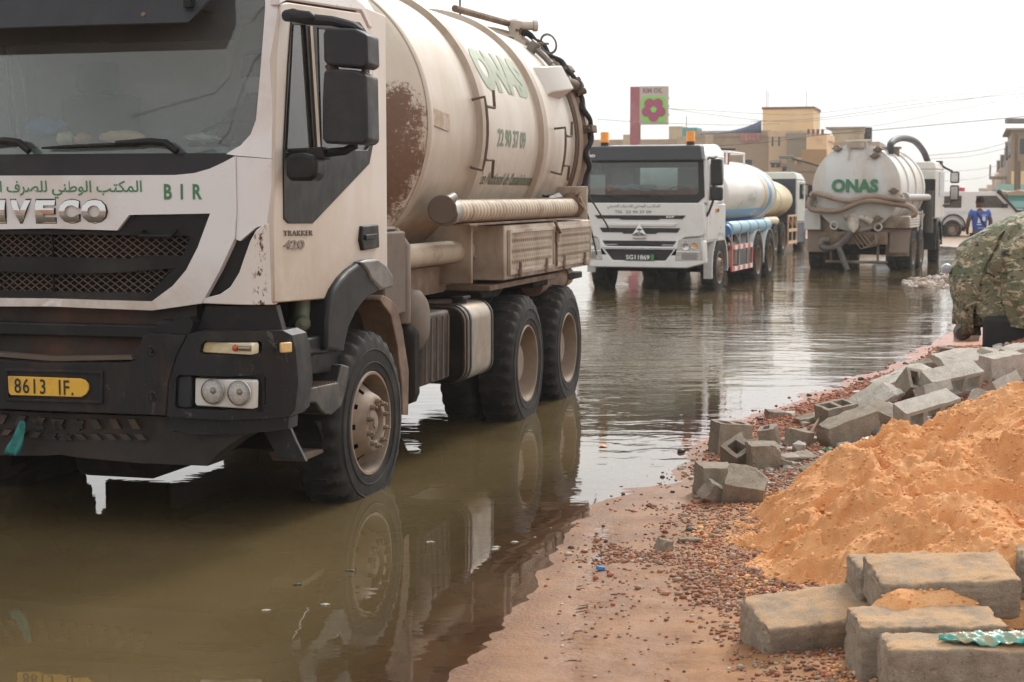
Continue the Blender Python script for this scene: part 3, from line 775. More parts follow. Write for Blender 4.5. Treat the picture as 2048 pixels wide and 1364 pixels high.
for chh, (a0, a1) in zip(iv, [(-13, 12), (22, 63), (73, 112), (120, 160), (165, 215)]):
    def mk3(offa, grow, nm, ml, chh=chh, a0=a0, a1=a1):
        a = FR(a0 - grow, 446 + grow, YC, .014); b_ = FR(a1 + grow, 446 + grow, YC, .014); c = FR(a0 - grow, 399 - grow, YC, .014)
        def f(u, v, w):
            x = a[0] + (b_[0] - a[0]) * u; z = a[1] + (b_[1] - a[1]) * u + (c[1] - a[1]) * v
            return (x, YC(x, z) - .0125 - offa * w + .016 * (2 * v - 1) ** 2 * w, z)
        return lettering(nm, chh, f, ml, t1, .055, 1, cuts=(1, 9), thick=1)
    mk3(.006, 1.5, 'logo_outline', INK); mk3(.014, 0, 'logo_letter', CHROME)

# --- bumper
mk('crossmember', MB().box(-.80, .80, -1.36, -1.30, .93, 1.24), mat('rusty_crossmember', (.016, .012, .010), .7, var=.4, dirt=(.085, .028, .012), dirt_amt=.32, scale=4), t1)
z_a, z_b = FR(150, 650, YB)[1], FR(150, 677, YB)[1]
mk('crossbar', MB().box(-.78, .78, -1.42, -1.36, z_b, z_a), BLACKP, t1, bevel=.01)
front('centre_bumper', [(CX, 727), (249, 727), (270, 720), (281, 690), (285, 674), (296, 667), (372, 670), (352, 712), (336, 764), (331, 831), (CX, 822)], STEELB, t1, surf=YB, off=.01, thick=.16, bevel=.012)
front('bumper_ledge', [(CX, 713), (262, 711), (266, 719), (CX, 722)], DUSTM, t1, surf=YB, off=-.07, thick=.12)
front('bumper_bracket', [(318, 668), (312, 650), (318, 640), (345, 642), (352, 636), (378, 634), (386, 645), (380, 668)], BLACKP, t1, surf=YB, off=-.02, thick=.08, bevel=.01)
HEAD = [(352, 757), (358, 750), (528, 750), (532, 757), (531, 812), (526, 817), (354, 817), (350, 811)]
IND = [(399, 703), (402, 688), (409, 682), (520, 682), (524, 687), (523, 704), (520, 708), (403, 708)]
front('corner_bumper', [(376, 669), (392, 663), (540, 661), (565, 661), (583, 671), (590, 700), (595, 766), (589, 822), (577, 834), (333, 833), (338, 764), (354, 712)], BUMPER, t1, surf=YB, off=.004, thick=.19, holes=[HEAD, IND], bevel=.012, cell=.05)
front('bumper_valance', [(340, 834), (577, 835), (576, 858), (545, 862), (391, 868), (345, 862)], BUMPER, t1, surf=YB, off=-.05, thick=.12, bevel=.008)
front('lower_guard', [(CX, 826), (345, 834), (347, 864), (498, 866), (455, 892), (436, 907), (415, 932), (274, 926), (149, 914), (CX, 908)], mat('rusty_dark_guard', (.014, .011, .010), .65, var=.4, dirt=(.05, .022, .012), dirt_amt=.35, scale=4), t1, surf=YB, off=-.12, thick=.22, bevel=.01)
sl = MB()
for (ya, yb2, xa, xb, n_) in ((838, 858, 62, 255, 6), (868, 880, 88, 268, 7)):
    for k in range(n_):
        x = xa + (xb - xa) * k / (n_ - 1)
        a = [FR(px, py, YB, -.10) for px, py in ((x, ya), (x + 15, ya), (x + 26, yb2), (x + 11, yb2))]
        for mir in (1, -1): sl.prism([(mir * p[0], p[1]) for p in a], 'y', YB(.2, 1) + .125, YB(.2, 1) + .10)
mk('guard_slats', sl, mat('guard_slat_steel', (.03, .026, .022), .6, var=.3, dirt=(.11, .06, .04), dirt_amt=.4), t1)
for s_ in (1, -1):
    for px, py in ((302, 702), (303, 793)):
        q = FR(px, py, YB, .012)
        mk('bumper_bolt', MB().lathe([(.030, .0), (.022, -.004), (.014, -.002), (.012, -.012), (0, -.013)], o=(s_ * q[0], YB(q[0], 0) - .010, q[1]), ax=(0, 1, 0), n=16), STEELB, t1)
    back = [(s_ * x, z) for x, z in [FR(*p, YB, -.02) for p in [(346, 746), (536, 746), (536, 821), (346, 821)]]]
    mk('headlamp_recess', MB().prism(back, 'y', -1.38, -1.36), BLACKP, t1)
    q = [FR(*p, YB, 0) for p in [(386, 757), (524, 757), (526, 762), (524, 813), (388, 813), (385, 806)]]
    hl = mk('headlamp', MB().prism([(s_ * x, z) for x, z in q], 'y', -1.462, -1.40), mat('headlamp_reflector_grey', (.62, .61, .58), .35, var=.05, dirt=(.35, .29, .2), dirt_amt=.2), t1, bevel=.006)
    for px in (423, 486):
        c0 = FR(px, 784, YB, 0); r_ = .066; yy = -1.4655
        mk('lamp_reflector', MB().lathe([(r_, -.002), (r_ * .96, -.008), (r_ * .9, -.001), (r_ * .7, .0), (r_ * .3, .0005), (0, .0006)], o=(s_ * c0[0], yy, c0[1]), ax=(0, 1, 0), n=28), mat('frosted_lamp_reflector', (.66, .66, .64), .22, metal=.35, var=.12, scale=25), hl)
        mk('lamp_bulb', MB().lathe([(0, -.012), (.012, -.008), (.018, 0)], o=(s_ * c0[0], yy, c0[1] + .005), ax=(0, 1, 0), n=12), ALU, hl)
        mk('lamp_lens', MB().lathe([(r_ * .98, -.008), (r_ * .8, -.018), (r_ * .5, -.024), (0, -.027)], o=(s_ * c0[0], yy, c0[1]), ax=(0, 1, 0), n=28), LENS, hl)
    q = [FR(*p, YB, 0) for p in [(353, 757), (359, 752), (380, 752), (380, 817), (357, 817), (351, 808)]]
    mk('fog_lamp_blank', MB().prism([(s_ * x, z) for x, z in q], 'y', -1.475, -1.42), GREYP, t1, bevel=.008)
    q = [FR(*p, YB, 0) for p in [(401, 703), (404, 688), (410, 684), (519, 684), (522, 688), (521, 706), (404, 706)]]
    il = mk('indicator_lamp', MB().prism([(s_ * x, z) for x, z in q], 'y', -1.462, -1.38), mat('indicator_reflector', (.62, .56, .40), .3, var=.1, dirt=(.5, .35, .12), dirt_amt=.3, scale=12), t1, bevel=.004)
    c0 = FR(476, 695, YB, 0)
    mk('indicator_bulb', MB().lathe([(0, -.022), (.012, -.018), (.017, -.008), (.016, 0)], o=(s_ * c0[0], -1.462, c0[1]), ax=(0, 1, 0), n=14), mat('red_bulb', (.45, .07, .02), .15), il)
    mk('indicator_stem', MB().cyl((s_ * (c0[0] + .02), -1.466, c0[1]), (s_ * (c0[0] + .085), -1.466, c0[1]), .012, 10), ALU, il)
    q = loc(575, 694, T1, 'y', -1.27)
    mk('side_marker', MB().box(-.032, .032, -.012, .012, -.026, .026, Matrix.Translation((s_ * q[0], -1.292, q[2])) @ Matrix.Rotation(s_ * .98, 4, 'Z')), mat('pale_amber_lens', (.75, .50, .22), .25, var=.15, scale=30), t1, bevel=.006)
# plate
q = [FR(*p, YB, .02) for p in [(10, 737), (206, 742), (205, 808), (12, 802)]]
mk('plate_recess', prismh(q, [[FR(*p, YB, .02) for p in [(15, 743), (200, 748), (199, 801), (17, 796)]]], 'y', -1.522, -1.49), STEELB, t1, bevel=.004)
pq = [FR(*p, YB, .025) for p in [(16, 752), (160, 757), (170, 760), (177, 768), (178, 778), (173, 788), (163, 794), (22, 790), (18, 785)]]
np_ = mk('number_plate', MB().prism(pq, 'y', -1.527, -1.516), PLATE, t1, bevel=.002)
def plt(u, v):
    a = FR(29, 786, YB, .03); b_ = FR(147, 791, YB, .03); c = FR(30, 756, YB, .03)
    return (a[0] + (b_[0] - a[0]) * u, -1.5295, a[1] + (b_[1] - a[1]) * u + (c[1] - a[1]) * v)
lettering('plate_number', '8613  IF.', plt, INK, np_, .012, 1.15)
# side badges
def side_text(nm, s, x0, y0, x1, y1, yr, ml, bold=.03, sp__=1.0, x=1.201, th=.004):
    a = loc(x0, y1, T1, 'x', x); b_ = loc(x1, yr, T1, 'x', x); c = loc(x0, y0, T1, 'x', x)
    f = lambda u, v, w: (x + th * w, a[1] + (b_[1] - a[1]) * u + (c[1] - a[1]) * v, a[2] + (b_[2] - a[2]) * u + (c[2] - a[2]) * v)
    return lettering(nm, s, f, ml, t1, bold, sp__, thick=1)
BADGE = mat('bronze_badge', (.12, .095, .075), .35, metal=.3)
side_text('badge_lettering', 'TRAKKER', 567, 461, 625, 472, 471, BADGE, .015, 1.15)
side_text('badge_lettering', '420', 567, 480, 608, 499, 498, mat('steel_badge', (.26, .22, .19), .3, metal=.5), .03)
# --- mirrors
def rbox(pts_px, y0, y1, shrink=.0):
    return [(loc(px, py, T1, 'y', (y0 + y1) / 2)[0], loc(px, py, T1, 'y', (y0 + y1) / 2)[2]) for px, py in pts_px]
mi = MB().prism(rbox([(662, 58), (720, 60), (744, 72), (746, 132), (735, 138), (665, 132), (658, 124), (657, 70)], -1.2, -1.05), 'y', -1.2, -1.02)
mj = MB().prism(rbox([(658, 144), (672, 139), (720, 142), (743, 152), (746, 282), (738, 290), (662, 288), (655, 278), (655, 200)], -1.2, -1.05), 'y', -1.2, -1.02)
mp = mk('mirror_housing', mi, GREYP, t1, bevel=.03, seg=4); mk('mirror_housing', mj, GREYP, t1, bevel=.035, seg=4)
lx = [(p[0]) for p in rbox([(660, 100), (742, 100)], -1.0, -1.0)]
lz = [p[1] for p in rbox([(700, 158), (700, 282), (700, 66), (700, 126)], -1.0, -1.0)]
mk('mirror_glass', MB().box(lx[0] + .01, lx[1] - .01, -1.019, -1.012, lz[1], lz[0]), CHROME, t1)
mk('mirror_glass', MB().box(lx[0] + .01, lx[1] - .01, -1.019, -1.012, lz[3], lz[2]), CHROME, t1)
a_ = [loc(px, py, T1, 'y', yy) for px, py, yy in [(586, 30, -1.18), (615, 38, -1.16), (665, 42, -1.13), (705, 52, -1.1), (722, 62, -1.08)]]
mk('mirror_arm', MB().tube([(a_[0][0] - .05, -1.15, a_[0][2])] + a_, [.03, .035, .03, .026, .026, .02], 10), GREYP, t1)
mk('mirror_arm_root', MB().prism(rbox([(580, 38), (584, 26), (600, 21), (625, 24), (636, 34), (630, 42), (590, 44)], -1.2, -1.1), 'y', -1.2, -1.1), GREYP, t1, bevel=.015)
a_ = [loc(px, py, T1, 'y', yy) for px, py, yy in [(628, 306, -1.1), (650, 306, -1.1), (690, 302, -1.1), (712, 290, -1.1)]]
mk('mirror_arm', MB().tube([(1.19, -1.05, a_[0][2])] + a_, [.026, .03, .024, .022, .02], 10), BLACKP, t1)
mk('arm_clamp', MB().prism(rbox([(618, 298), (652, 293), (656, 318), (622, 322)], -1.16, -1.08), 'y', -1.17, -1.06), BLACKP, t1, bevel=.01)
mk('kerb_mirror', MB().prism(rbox([(584, 309), (612, 306), (636, 312), (642, 330), (640, 354), (628, 362), (586, 362), (579, 350), (579, 318)], -1.22, -1.15), 'y', -1.24, -1.10), BLACKP, t1, bevel=.02, seg=3)
mk('mirror_stay', MB().cyl(tuple(loc(660, 128, T1, 'y', -1.1)), tuple(loc(672, 150, T1, 'y', -1.1)), .03, 10).cyl(tuple(loc(728, 128, T1, 'y', -1.1)), tuple(loc(728, 152, T1, 'y', -1.1)), .012, 8), DUSTM, t1)
# --- wipers
def wiper(p):
    pts = [G(px, py, .03) for px, py in p[:2]]
    w_ = MB().tube([G(px, py, .028) for px, py in p[2]], [.006, .011, .013, .012, .010], 6)
    w_.tube([G(px, py, .035) for px, py in p[3]], [.012, .018, .020, .018], 8)
    return w_
mk('wiper', wiper(((0, 0), (0, 0), [(84, 296), (130, 294), (200, 291), (270, 288), (322, 282)], [(232, 286), (300, 283), (332, 286), (354, 304)])), BLACKP, t1)
mk('wiper', wiper(((0, 0), (0, 0), [(-210, 296), (-160, 294), (-90, 291), (-20, 287), (26, 283)], [(-60, 285), (12, 281), (38, 285), (58, 303)])), BLACKP, t1)
# --- cab interior
mk('dashboard', MB().box(-1.12, 1.12, -1.22, -.72, 1.7, 2.03), mat('pale_dashboard', (.24, .25, .235), .75, var=.12, dirt=(.35, .31, .25), dirt_amt=.3), t1, bevel=.03)
sw = MB().lathe([(.22, -.014), (.234, 0), (.22, .014), (.206, 0), (.22, -.014)], o=(.62, -.62, 2.06), ax=(0, -.62, .78), n=32)
sw.cyl((.40, -.62, 2.06), (.84, -.62, 2.06), .014, 6); sw.cyl((.62, -.62, 2.06), (.62, -.75, 1.9), .03, 8)
mk('steering_wheel', sw, BLACKP, t1)
for x in (.62, -.62):
    mk('seat', MB().box(x - .26, x + .26, -.3, .18, 1.6, 1.75).box(x - .25, x + .25, .12, .26, 1.7, 2.4).box(x - .14, x + .14, .12, .22, 2.4, 2.6), mat('dark_seat_cloth', (.05, .055, .06), .9), t1, bevel=.04)
mk('sun_blind', MB().box(-.95, .95, -1.16, -1.12, 2.58, 2.80), mat('dark_cab_trim', (.02, .02, .02), .8), t1)
# --- things between cab and tank
mk('air_intake_box', MB().box(.62, 1.13, .52, .92, 1.02, 1.55).box(.66, 1.09, .58, .86, 1.55, 1.58), DUSTM, t1, bevel=.015)
mk('exhaust_shield', MB().tube([(1.0, 1.02, .95), (1.0, 1.02, 1.45), (.98, 1.0, 1.55)], [.12, .12, .07], 20), DUSTM, t1)
mk('rear_cab_mount', MB().box(-.9, .9, .46, .56, .9, 1.35).box(-.9, -.5, .5, 1.0, 1.0, 1.6), UNDER, t1)
mk('suction_pipe', MB().cyl((.92, 1.05, 1.36), (.92, 2.85, 1.36), .085, 20), HOSE, t1)
mk('air_tank', MB().lathe([(0, .055), (.10, .05), (.17, .03), (.205, 0), (.21, -.03), (.21, -.62), (0, -.66)], o=tuple(loc(836, 642, T1, 'x', 1.10)), ax=(1, 0, 0), n=32), DUSTM, t1, ang=50)
# fuel tank with its straps and cap
y0f, y1f = loc(933, 700, T1, 'x', 1.2)[1], loc(988, 700, T1, 'x', 1.2)[1]
z0f, z1f = .44, 1.0
rp = []
for (cx_, cz_, a0) in ((1.2 - .12, z1f - .12, 0), (.62 + .12, z1f - .12, 90), (.62 + .12, z0f + .12, 180), (1.2 - .12, z0f + .12, 270)):
    for k in range(6):
        a = math.radians(a0 + 90 * k / 5); rp.append((cx_ + .12 * math.cos(a), cz_ + .12 * math.sin(a)))
ftk = mk('fuel_tank', MB().prism(rp, 'y', y0f, y1f), ALU, t1, bevel=.02)
for yy in (y0f + .02, y0f + .1, y1f - .05):
    rp2 = [(.91 + (p[0] - .91) * 1.018, .72 + (p[1] - .72) * 1.02) for p in rp]
    mk('tank_strap', prismh(rp2, [[(.91 + (p[0] - .91) * 1.004, .72 + (p[1] - .72) * 1.004) for p in rp]], 'y', yy - .018, yy + .018), BLACKP, ftk)
rp3 = [(.91 + (p[0] - .91) * .97, .72 + (p[1] - .72) * .97) for p in rp]
mk('tank_end', MB().prism(rp3, 'y', y0f - .03, y0f), UNDER, ftk, bevel=.012)
mk('fuel_cap', MB().cyl((1.06, y0f + .28, z1f - .01), (1.06, y0f + .28, z1f + .05), .055, 16).box(1.02, 1.12, y0f + .18, y0f + .36, z1f + .03, z1f + .05), BLACKP, t1, bevel=.004)
mk('battery_box', MB().box(.58, 1.12, 1.25, 1.85, .5, .98), mat('dusty_dark_box', (.035, .028, .024), .7, var=.3, dirt=(.10, .07, .05), dirt_amt=.4), t1, bevel=.02)
cb = MB()
for k in range(5): cb.tube([(1.13, 1.3 + k * .12, .52), (1.135, 1.3 + k * .12, .95)], .008, 6)
mk('box_ribs', cb, DUSTM, t1)
# --- the tank itself: a lathe along the truck
TR, TZ = 1.075, 2.265
Y0T, Y1T = 1.60, 6.06
def tp_(y, a, r=TR): return Vector((r * math.cos(a), y, TZ + r * math.sin(a)))
tk = MB().lathe([(TR, Y0T), (TR, 2.7), (TR, 4.5), (TR, Y1T)], o=(0, 0, TZ), ax=(0, 1, 0), n=128)
tank = mk('tank_shell', tk, TANKW, t1, ang=40)
m, nt, bs = newmat('scratched_rusty_tank_head')
tc = N(nt, 'ShaderNodeTexCoord'); sp_ = N(nt, 'ShaderNodeSeparateXYZ'); nt.links.new(tc.outputs['Object'], sp_.inputs[0])
base = mixc(nt, ramp(nt, noise(nt, 1.6, 7, .65, stretch=(1, 1, .5)), [(.4, 0), (.75, .8)]), (.60, .555, .475), (.40, .32, .24))
z_ = N(nt, 'ShaderNodeMapRange', interpolation_type='SMOOTHSTEP'); nt.links.new(sp_.outputs[2], z_.inputs[0]); z_.inputs[1].default_value = 2.80; z_.inputs[2].default_value = 2.35; z_.inputs[3].default_value = -.32; z_.inputs[4].default_value = .34
y_ = N(nt, 'ShaderNodeMapRange'); nt.links.new(sp_.outputs[1], y_.inputs[0]); y_.inputs[1].default_value = 1.60; y_.inputs[2].default_value = 1.44; y_.inputs[3].default_value = -.35; y_.inputs[4].default_value = 0
low = N(nt, 'ShaderNodeMapRange'); nt.links.new(sp_.outputs[2], low.inputs[0]); low.inputs[1].default_value = 1.75; low.inputs[2].default_value = 1.2; low.inputs[3].default_value = 0; low.inputs[4].default_value = -.28
ad = N(nt, 'ShaderNodeMath', operation='ADD'); nt.links.new(z_.outputs[0], ad.inputs[0]); nt.links.new(y_.outputs[0], ad.inputs[1])
ad2 = N(nt, 'ShaderNodeMath', operation='ADD'); nt.links.new(ad.outputs[0], ad2.inputs[0]); nA = N(nt, 'ShaderNodeMath', operation='MULTIPLY_ADD'); nt.links.new(noise(nt, 42, 6, .7), nA.inputs[0]); nA.inputs[1].default_value = .7; nt.links.new(noise(nt, 5.5, 11, .82), nA.inputs[2])
nB = N(nt, 'ShaderNodeMath', operation='SUBTRACT'); nt.links.new(nA.outputs[0], nB.inputs[0]); nB.inputs[1].default_value = .35
nt.links.new(nB.outputs[0], ad2.inputs[1])
ad3 = N(nt, 'ShaderNodeMath', operation='ADD'); nt.links.new(ad2.outputs[0], ad3.inputs[0]); nt.links.new(low.outputs[0], ad3.inputs[1])
brown = mixc(nt, noise(nt, 26, 8, .75), (.085, .038, .020), (.19, .10, .06))
c = mixc(nt, ramp(nt, ad3.outputs[0], [(.60, 0), (.74, .95)]), base, brown)
scr = ramp(nt, noise(nt, 7, 5, .6, stretch=(1.0, 1.0, 7), dist=1.6), [(.655, 0), (.675, .8)])
c = mixc(nt, scr, c, (.52, .44, .36))
nt.links.new(c, bs.inputs['Base Color']); bs.inputs['Roughness'].default_value = .55
HEADM = m
hp = [(0, -.36)] + [(TR * math.sin(a) ** .9 if a < PI / 2 else TR, -.36 * math.cos(a)) for a in [PI / 2 * k / 14 for k in range(1, 15)]]
mk('tank_head', MB().lathe(hp, o=(0, Y0T, TZ), ax=(0, 1, 0), n=128), HEADM, tank, ang=60)
def band(y0, y1, h, matl, nm='tank_ring'):
    return mk(nm, MB().lathe([(TR - .005, y0), (TR + h, y0 + .02), (TR + h, y1 - .02), (TR - .005, y1)], o=(0, 0, TZ), ax=(0, 1, 0), n=128), matl, tank, ang=50)
band(Y0T - .05, Y0T + .05, .010, TANKW, 'tank_seam')
RINGM = mat('grubby_ring_paint', (.47, .41, .345), .55, var=.08, dirt=(.27, .19, .125), dirt_amt=.38, scale=3, streak=True)
band(2.66, 2.84, .045, RINGM); band(4.46, 4.64, .045, RINGM)
band(Y1T - .12, Y1T - .02, .03, RINGM)
# rear flange, clamps and domed door
DOORM = mat('grimy_tank_door', (.40, .33, .26), .6, var=.12, dirt=(.20, .13, .09), dirt_amt=.5, scale=3, streak=True)
mk('rear_flange', MB().lathe([(TR, Y1T - .02), (TR + .055, Y1T), (TR + .055, Y1T + .045), (TR + .02, Y1T + .05), (TR + .055, Y1T + .055), (TR + .055, Y1T + .1), (TR, Y1T + .12)], o=(0, 0, TZ), ax=(0, 1, 0), n=96), DOORM, tank)
td = mk('tank_door', MB().lathe([(TR, Y1T + .1), (TR * .97, Y1T + .16), (TR * .85, Y1T + .25), (TR * .6, Y1T + .35), (TR * .3, Y1T + .40), (0, Y1T + .42)], o=(0, 0, TZ), ax=(0, 1, 0), n=96), DOORM, tank, ang=50)
for k in range(12):
    a = 2 * PI * k / 12 + .12
    p = tp_(Y1T + .05, a, TR + .05)
    mm_ = Matrix.Translation(p) @ Matrix.Rotation(-a, 4, 'Y')
    mk('door_clamp', MB().box(-.03, .07, -.09, .11, -.035, .035, mm_).box(.03, .05, -.14, .15, -.012, .012, mm_), DUSTM, tank, bevel=.006)
# black rubber hose round the flange
hp_ = []
for k in range(60):
    a = math.radians(66 - k * 1.5) ; r = TR + .080 + .012 * math.sin(k * .9) + .015 * math.sin(k * .37)
    hp_.append(tp_(Y1T + .0 + .04 * math.sin(k * .5), a, r))
mk('rubber_hose', MB().tube(hp_, [.027 + .004 * math.sin(k * .8) for k in range(60)], 7), INK if False else mat('perished_rubber', (.018, .018, .02), .8, var=.3, bump=.4, bscale=50), tank)
# thin pipe along the flange
hp_ = [tp_(5.72, math.radians(a), TR + .03) for a in range(34, -48, -4)]
mk('guide_pipe', MB().tube(hp_, .014, 8), DUSTM, tank)
mk('guide_pipe', MB().tube([p + Vector((.0, .09, 0)) for p in hp_], .010, 8), DUSTM, tank)
# top fittings
def tpx(px, py, x=.35): return loc(px, py, T1, 'x', x)
def tz_at(x, r=TR): return TZ + math.sqrt(max(0, r * r - x * x))
q = tpx(1030, 85, .42); yb__ = q[1]; zt = tz_at(.42)
v1 = MB().lathe([(.09, -.12), (.07, .02), (.055, .10), (.07, .14), (.07, .19), (.04, .21), (0, .21)], o=(.42, yb__ , zt - .02), ax=(0, -.05, 1), n=20)
v1.cyl((.44, yb__, zt + .13), (.58, yb__ + .06, zt + .13), .042, 14); v1.cyl((.58, yb__ + .06, zt + .13), (.62, yb__ + .08, zt + .13), .055, 10)
mk('relief_valve', v1, mat('pale_valve_paint', (.50, .45, .39), .5, var=.1), tank, bevel=.006)
mk('roof_rail', MB().cyl((.30, yb__ - 1.5, zt + .13), (.36, yb__ - .02, zt + .15), .03, 10), RUSTY, tank)
mk('roof_rail', MB().cyl((.36, yb__ - .9, zt - .02), (.42, yb__ - .02, zt - .01), .03, 10), RUSTY, tank)
mk('aerial_rod', MB().cyl((.30, yb__ - 1.35, zt - .05), (.30, yb__ - 1.35, zt + .33), .008, 6), INK, tank)
a = math.radians(52); p = tp_(5.72, a, TR)
w1_ = MB().cyl(p, tp_(5.72, a, TR + .10), .05, 12)
w1_.lathe([(.09, -.012), (.102, 0), (.09, .012), (.078, 0), (.09, -.012)], o=tp_(5.82, a - .06, TR + .15), ax=(.35, .75, .3), n=24)
w1_.cyl(tp_(5.72, a, TR + .09), tp_(5.82, a - .06, TR + .15), .012, 6)
w1_.tube([tp_(5.72, math.radians(d), TR + .05) for d in (40, 44, 48, 52, 56)], .03, 8)
mk('top_valve_wheel', w1_, mat('grey_steel', (.20, .185, .17), .5, metal=.5, var=.2), tank)
# small door hood box on the side (white) and its arm
a = math.radians(29); p = tp_(5.25, a, TR)
mm_ = Matrix.Translation(p) @ Matrix.Rotation(-a, 4, 'Y')
mk('gauge_hood', MB().hexa([mm_ @ Vector(v) for v in [(-.03, -.22, -.15), (-.03, .26, -.15), (-.03, .26, .15), (-.03, -.22, .15)]], [mm_ @ Vector(v) for v in [(.03, -.16, -.12), (.16, .2, -.14), (.16, .2, .10), (.05, -.16, .12)]]), mat('pale_hood_paint', (.62, .62, .585), .4, var=.06, dirt=(.4, .34, .26), dirt_amt=.2), tank, bevel=.01)
arm = MB().cyl(tp_(5.45, a, TR + .07), tp_(5.95, a - .03, TR + .10), .05, 14).cyl(tp_(5.93, a - .03, TR + .10), tp_(5.99, a - .03, TR + .10), .065, 14)
for k in range(3): arm.cyl(tp_(6.04, a - .08 + k * .05, TR + .05), tp_(6.10, a - .08 + k * .05, TR + .13), .03, 8)
mk('door_ram', arm, DUSTM, tank)
# ladder style hooks on the side
def hook(y, a0, a1):
    h = MB(); pts = [tp_(y, a0, TR + .01), tp_(y, a0, TR + .11)] + [tp_(y, a0 + (a1 - a0) * k / 6, TR + .11) for k in range(1, 6)] + [tp_(y, a1, TR + .11), tp_(y, a1, TR + .01)]
    h.tube(pts, .011, 7)
    h.tube([tp_(y + .02, a0 - .06, TR + .11), tp_(y + .22, a0 - .06, TR + .11), tp_(y + .24, a0 + .05, TR + .12)], .012, 7)
    h.tube([tp_(y + .02, a1 + .07, TR + .11), tp_(y + .22, a1 + .07, TR + .11), tp_(y + .26, a1 - .04, TR + .12)], .012, 7)
    return h
mk('hose_hook', hook(2.58, .20, -.26), DUSTM, tank); mk('hose_hook', hook(4.98, .09, -.26), DUSTM, tank)
# lettering wrapped on the shell
def wrap(nm, s, y0, y1, at, ab, ml, bold, sp__, cuts, slant=0):
    def f(u, v):
        return tp_(y0 + (y1 - y0) * u + slant * v, ab + (at - ab) * v, TR + .004)
    return lettering(nm, s, f, ml, tank, bold, sp__, cuts)
def ya(px, py):      # tank surface under a pixel
    x = 1.0
    best = None
    for k in range(400):
        a = math.radians(-60 + 150 * k / 400); xx = TR * math.cos(a); q = loc(px, py, T1, 'x', xx)
        e = abs(q[2] - (TZ + TR * math.sin(a)))
        if best is None or e < best[0]: best = (e, q[1], a)
    return best[1], best[2]
print('tank pts', {k: tuple(round(v, 3) for v in ya(*k)) for k in [(933, 92), (975, 165), (1035, 120), (1053, 192), (995, 256), (997, 290), (1048, 258), (1047, 292), (953, 340), (950, 365), (1072, 345), (1068, 362), (1150, 150), (870, 235)]})
wrap('tank_lettering', 'ONAS', 3.02, 4.36, .66, .30, FADEGREEN, .075, .98, (8, 14))
wrap('tank_lettering', '22 90 37 09', 3.22, 4.04, .03, -.10, PALEGREEN, .015, .95, (10, 4))
wrap('tank_lettering', 'fice National de l\u2019assainissement', 2.88, 4.6, -.29, -.385, DKGREEN, .02, .92, (18, 4), .05)
mk('name_plate', MB().add([tp_(1.62, .10, TR + .008), tp_(2.0, .07, TR + .008), tp_(2.0, -.04, TR + .008), tp_(1.62, -.01, TR + .008)], [(0, 1, 2, 3)]), mat('old_sticker', (.50, .43, .35), .6, var=.1, dirt=(.33, .25, .17), dirt_amt=.6, scale=20), tank)
# saddle under the tank, toolbox, hose rack
mk('saddle_panel', MB().prism([(.30, 1.12), (.30, 1.75), (.62, 1.62), (.9, 1.58), (1.05, 1.57), (1.05, 1.12)], 'y', 2.6, 2.64), SKIRT, t1, bevel=.004)
mk('subframe', MB().box(-.8, .8, 1.9, 6.0, 1.05, 1.25).prism([(1.0, 1.6), (1.9, 1.2), (2.9, 1.2), (2.9, 1.6)], 'x', .55, .62), SKIRT, t1)
tbx = mk('toolbox', MB().box(.32, 1.22, 2.9, 5.82, 1.13, 1.55), SKIRT, t1, bevel=.01)
m, nt, bs = newmat('chequer_plate'); 
nt.links.new(mixc(nt, ramp(nt, noise(nt, 4, 7, .65, stretch=(1, 1, .3)), [(.42, 0), (.7, .8)]), (.50, .44, .36), (.27, .18, .11)), bs.inputs['Base Color']); bs.inputs['Roughness'].default_value = .5
CHEQ = m
for (ya_, yb2) in ((2.98, 4.36), (4.42, 5.74)):
    hd = mk('toolbox_hatch', MB().box(1.222, 1.236, ya_, yb2, 1.17, 1.515), CHEQ, tbx, bevel=.004)
    fl = MB()
    for (a0, a1, b0, b1) in ((ya_, yb2, 1.17, 1.195), (ya_, yb2, 1.49, 1.515), (ya_, ya_ + .025, 1.195, 1.49), (yb2 - .025, yb2, 1.195, 1.49)): fl.box(1.237, 1.247, a0, a1, b0, b1)
    mk('hatch_frame', fl, SKIRT, hd)
    di = MB(); ny = int((yb2 - ya_ - .08) / .062)
    for i in range(ny):
        for j in range(7):
            y = ya_ + .05 + i * .062 + (.031 if j % 2 else 0); z = 1.225 + j * .041; s2_ = 1 if j % 2 else -1
            mm_ = Matrix.Translation((1.238, y, z)) @ Matrix.Rotation(s2_ * .45, 4, 'X')
            di.add([mm_ @ Vector(v) for v in [(0, 0, -.026), (0, .009, 0), (0, 0, .026), (0, -.009, 0), (.012, 0, 0)]], [(0, 1, 4), (1, 2, 4), (2, 3, 4), (3, 0, 4)])
    mk('chequer_pattern', di, CHEQ, hd)
    for y in (ya_ + .25, yb2 - .3): mk('hatch_hinge', MB().box(1.24, 1.262, y - .03, y + .03, 1.15, 1.2).cyl((1.255, y - .005, 1.14), (1.255, y + .005, 1.26), .012, 8), RUSTY, hd)
mk('hatch_latch', MB().cyl((1.255, 4.39, 1.56), (1.26, 4.39, 1.18), .008, 6).box(1.24, 1.27, 4.35, 4.43, 1.38, 1.47).tube([(1.2, 4.25, 1.57), (1.26, 4.3, 1.56), (1.28, 4.42, 1.46)], .012, 6), RUSTY, t1)
for (x, z) in ((1.0, 1.50), (.98, 1.31), (.72, 1.46), (.74, 1.25)): mk('toolbox_bolt', MB().lathe([(.018, 0), (.014, -.012), (0, -.014)], o=(x, 2.9, z), ax=(0, 1, 0), n=10), SKIRT, t1)
mk('toolbox_drain', MB().lathe([(.045, 0), (.04, -.02), (.02, -.022), (.018, -.005), (0, -.004)], o=(.86, 2.9, 1.2), ax=(0, 1, 0), n=18), UNDER, t1)
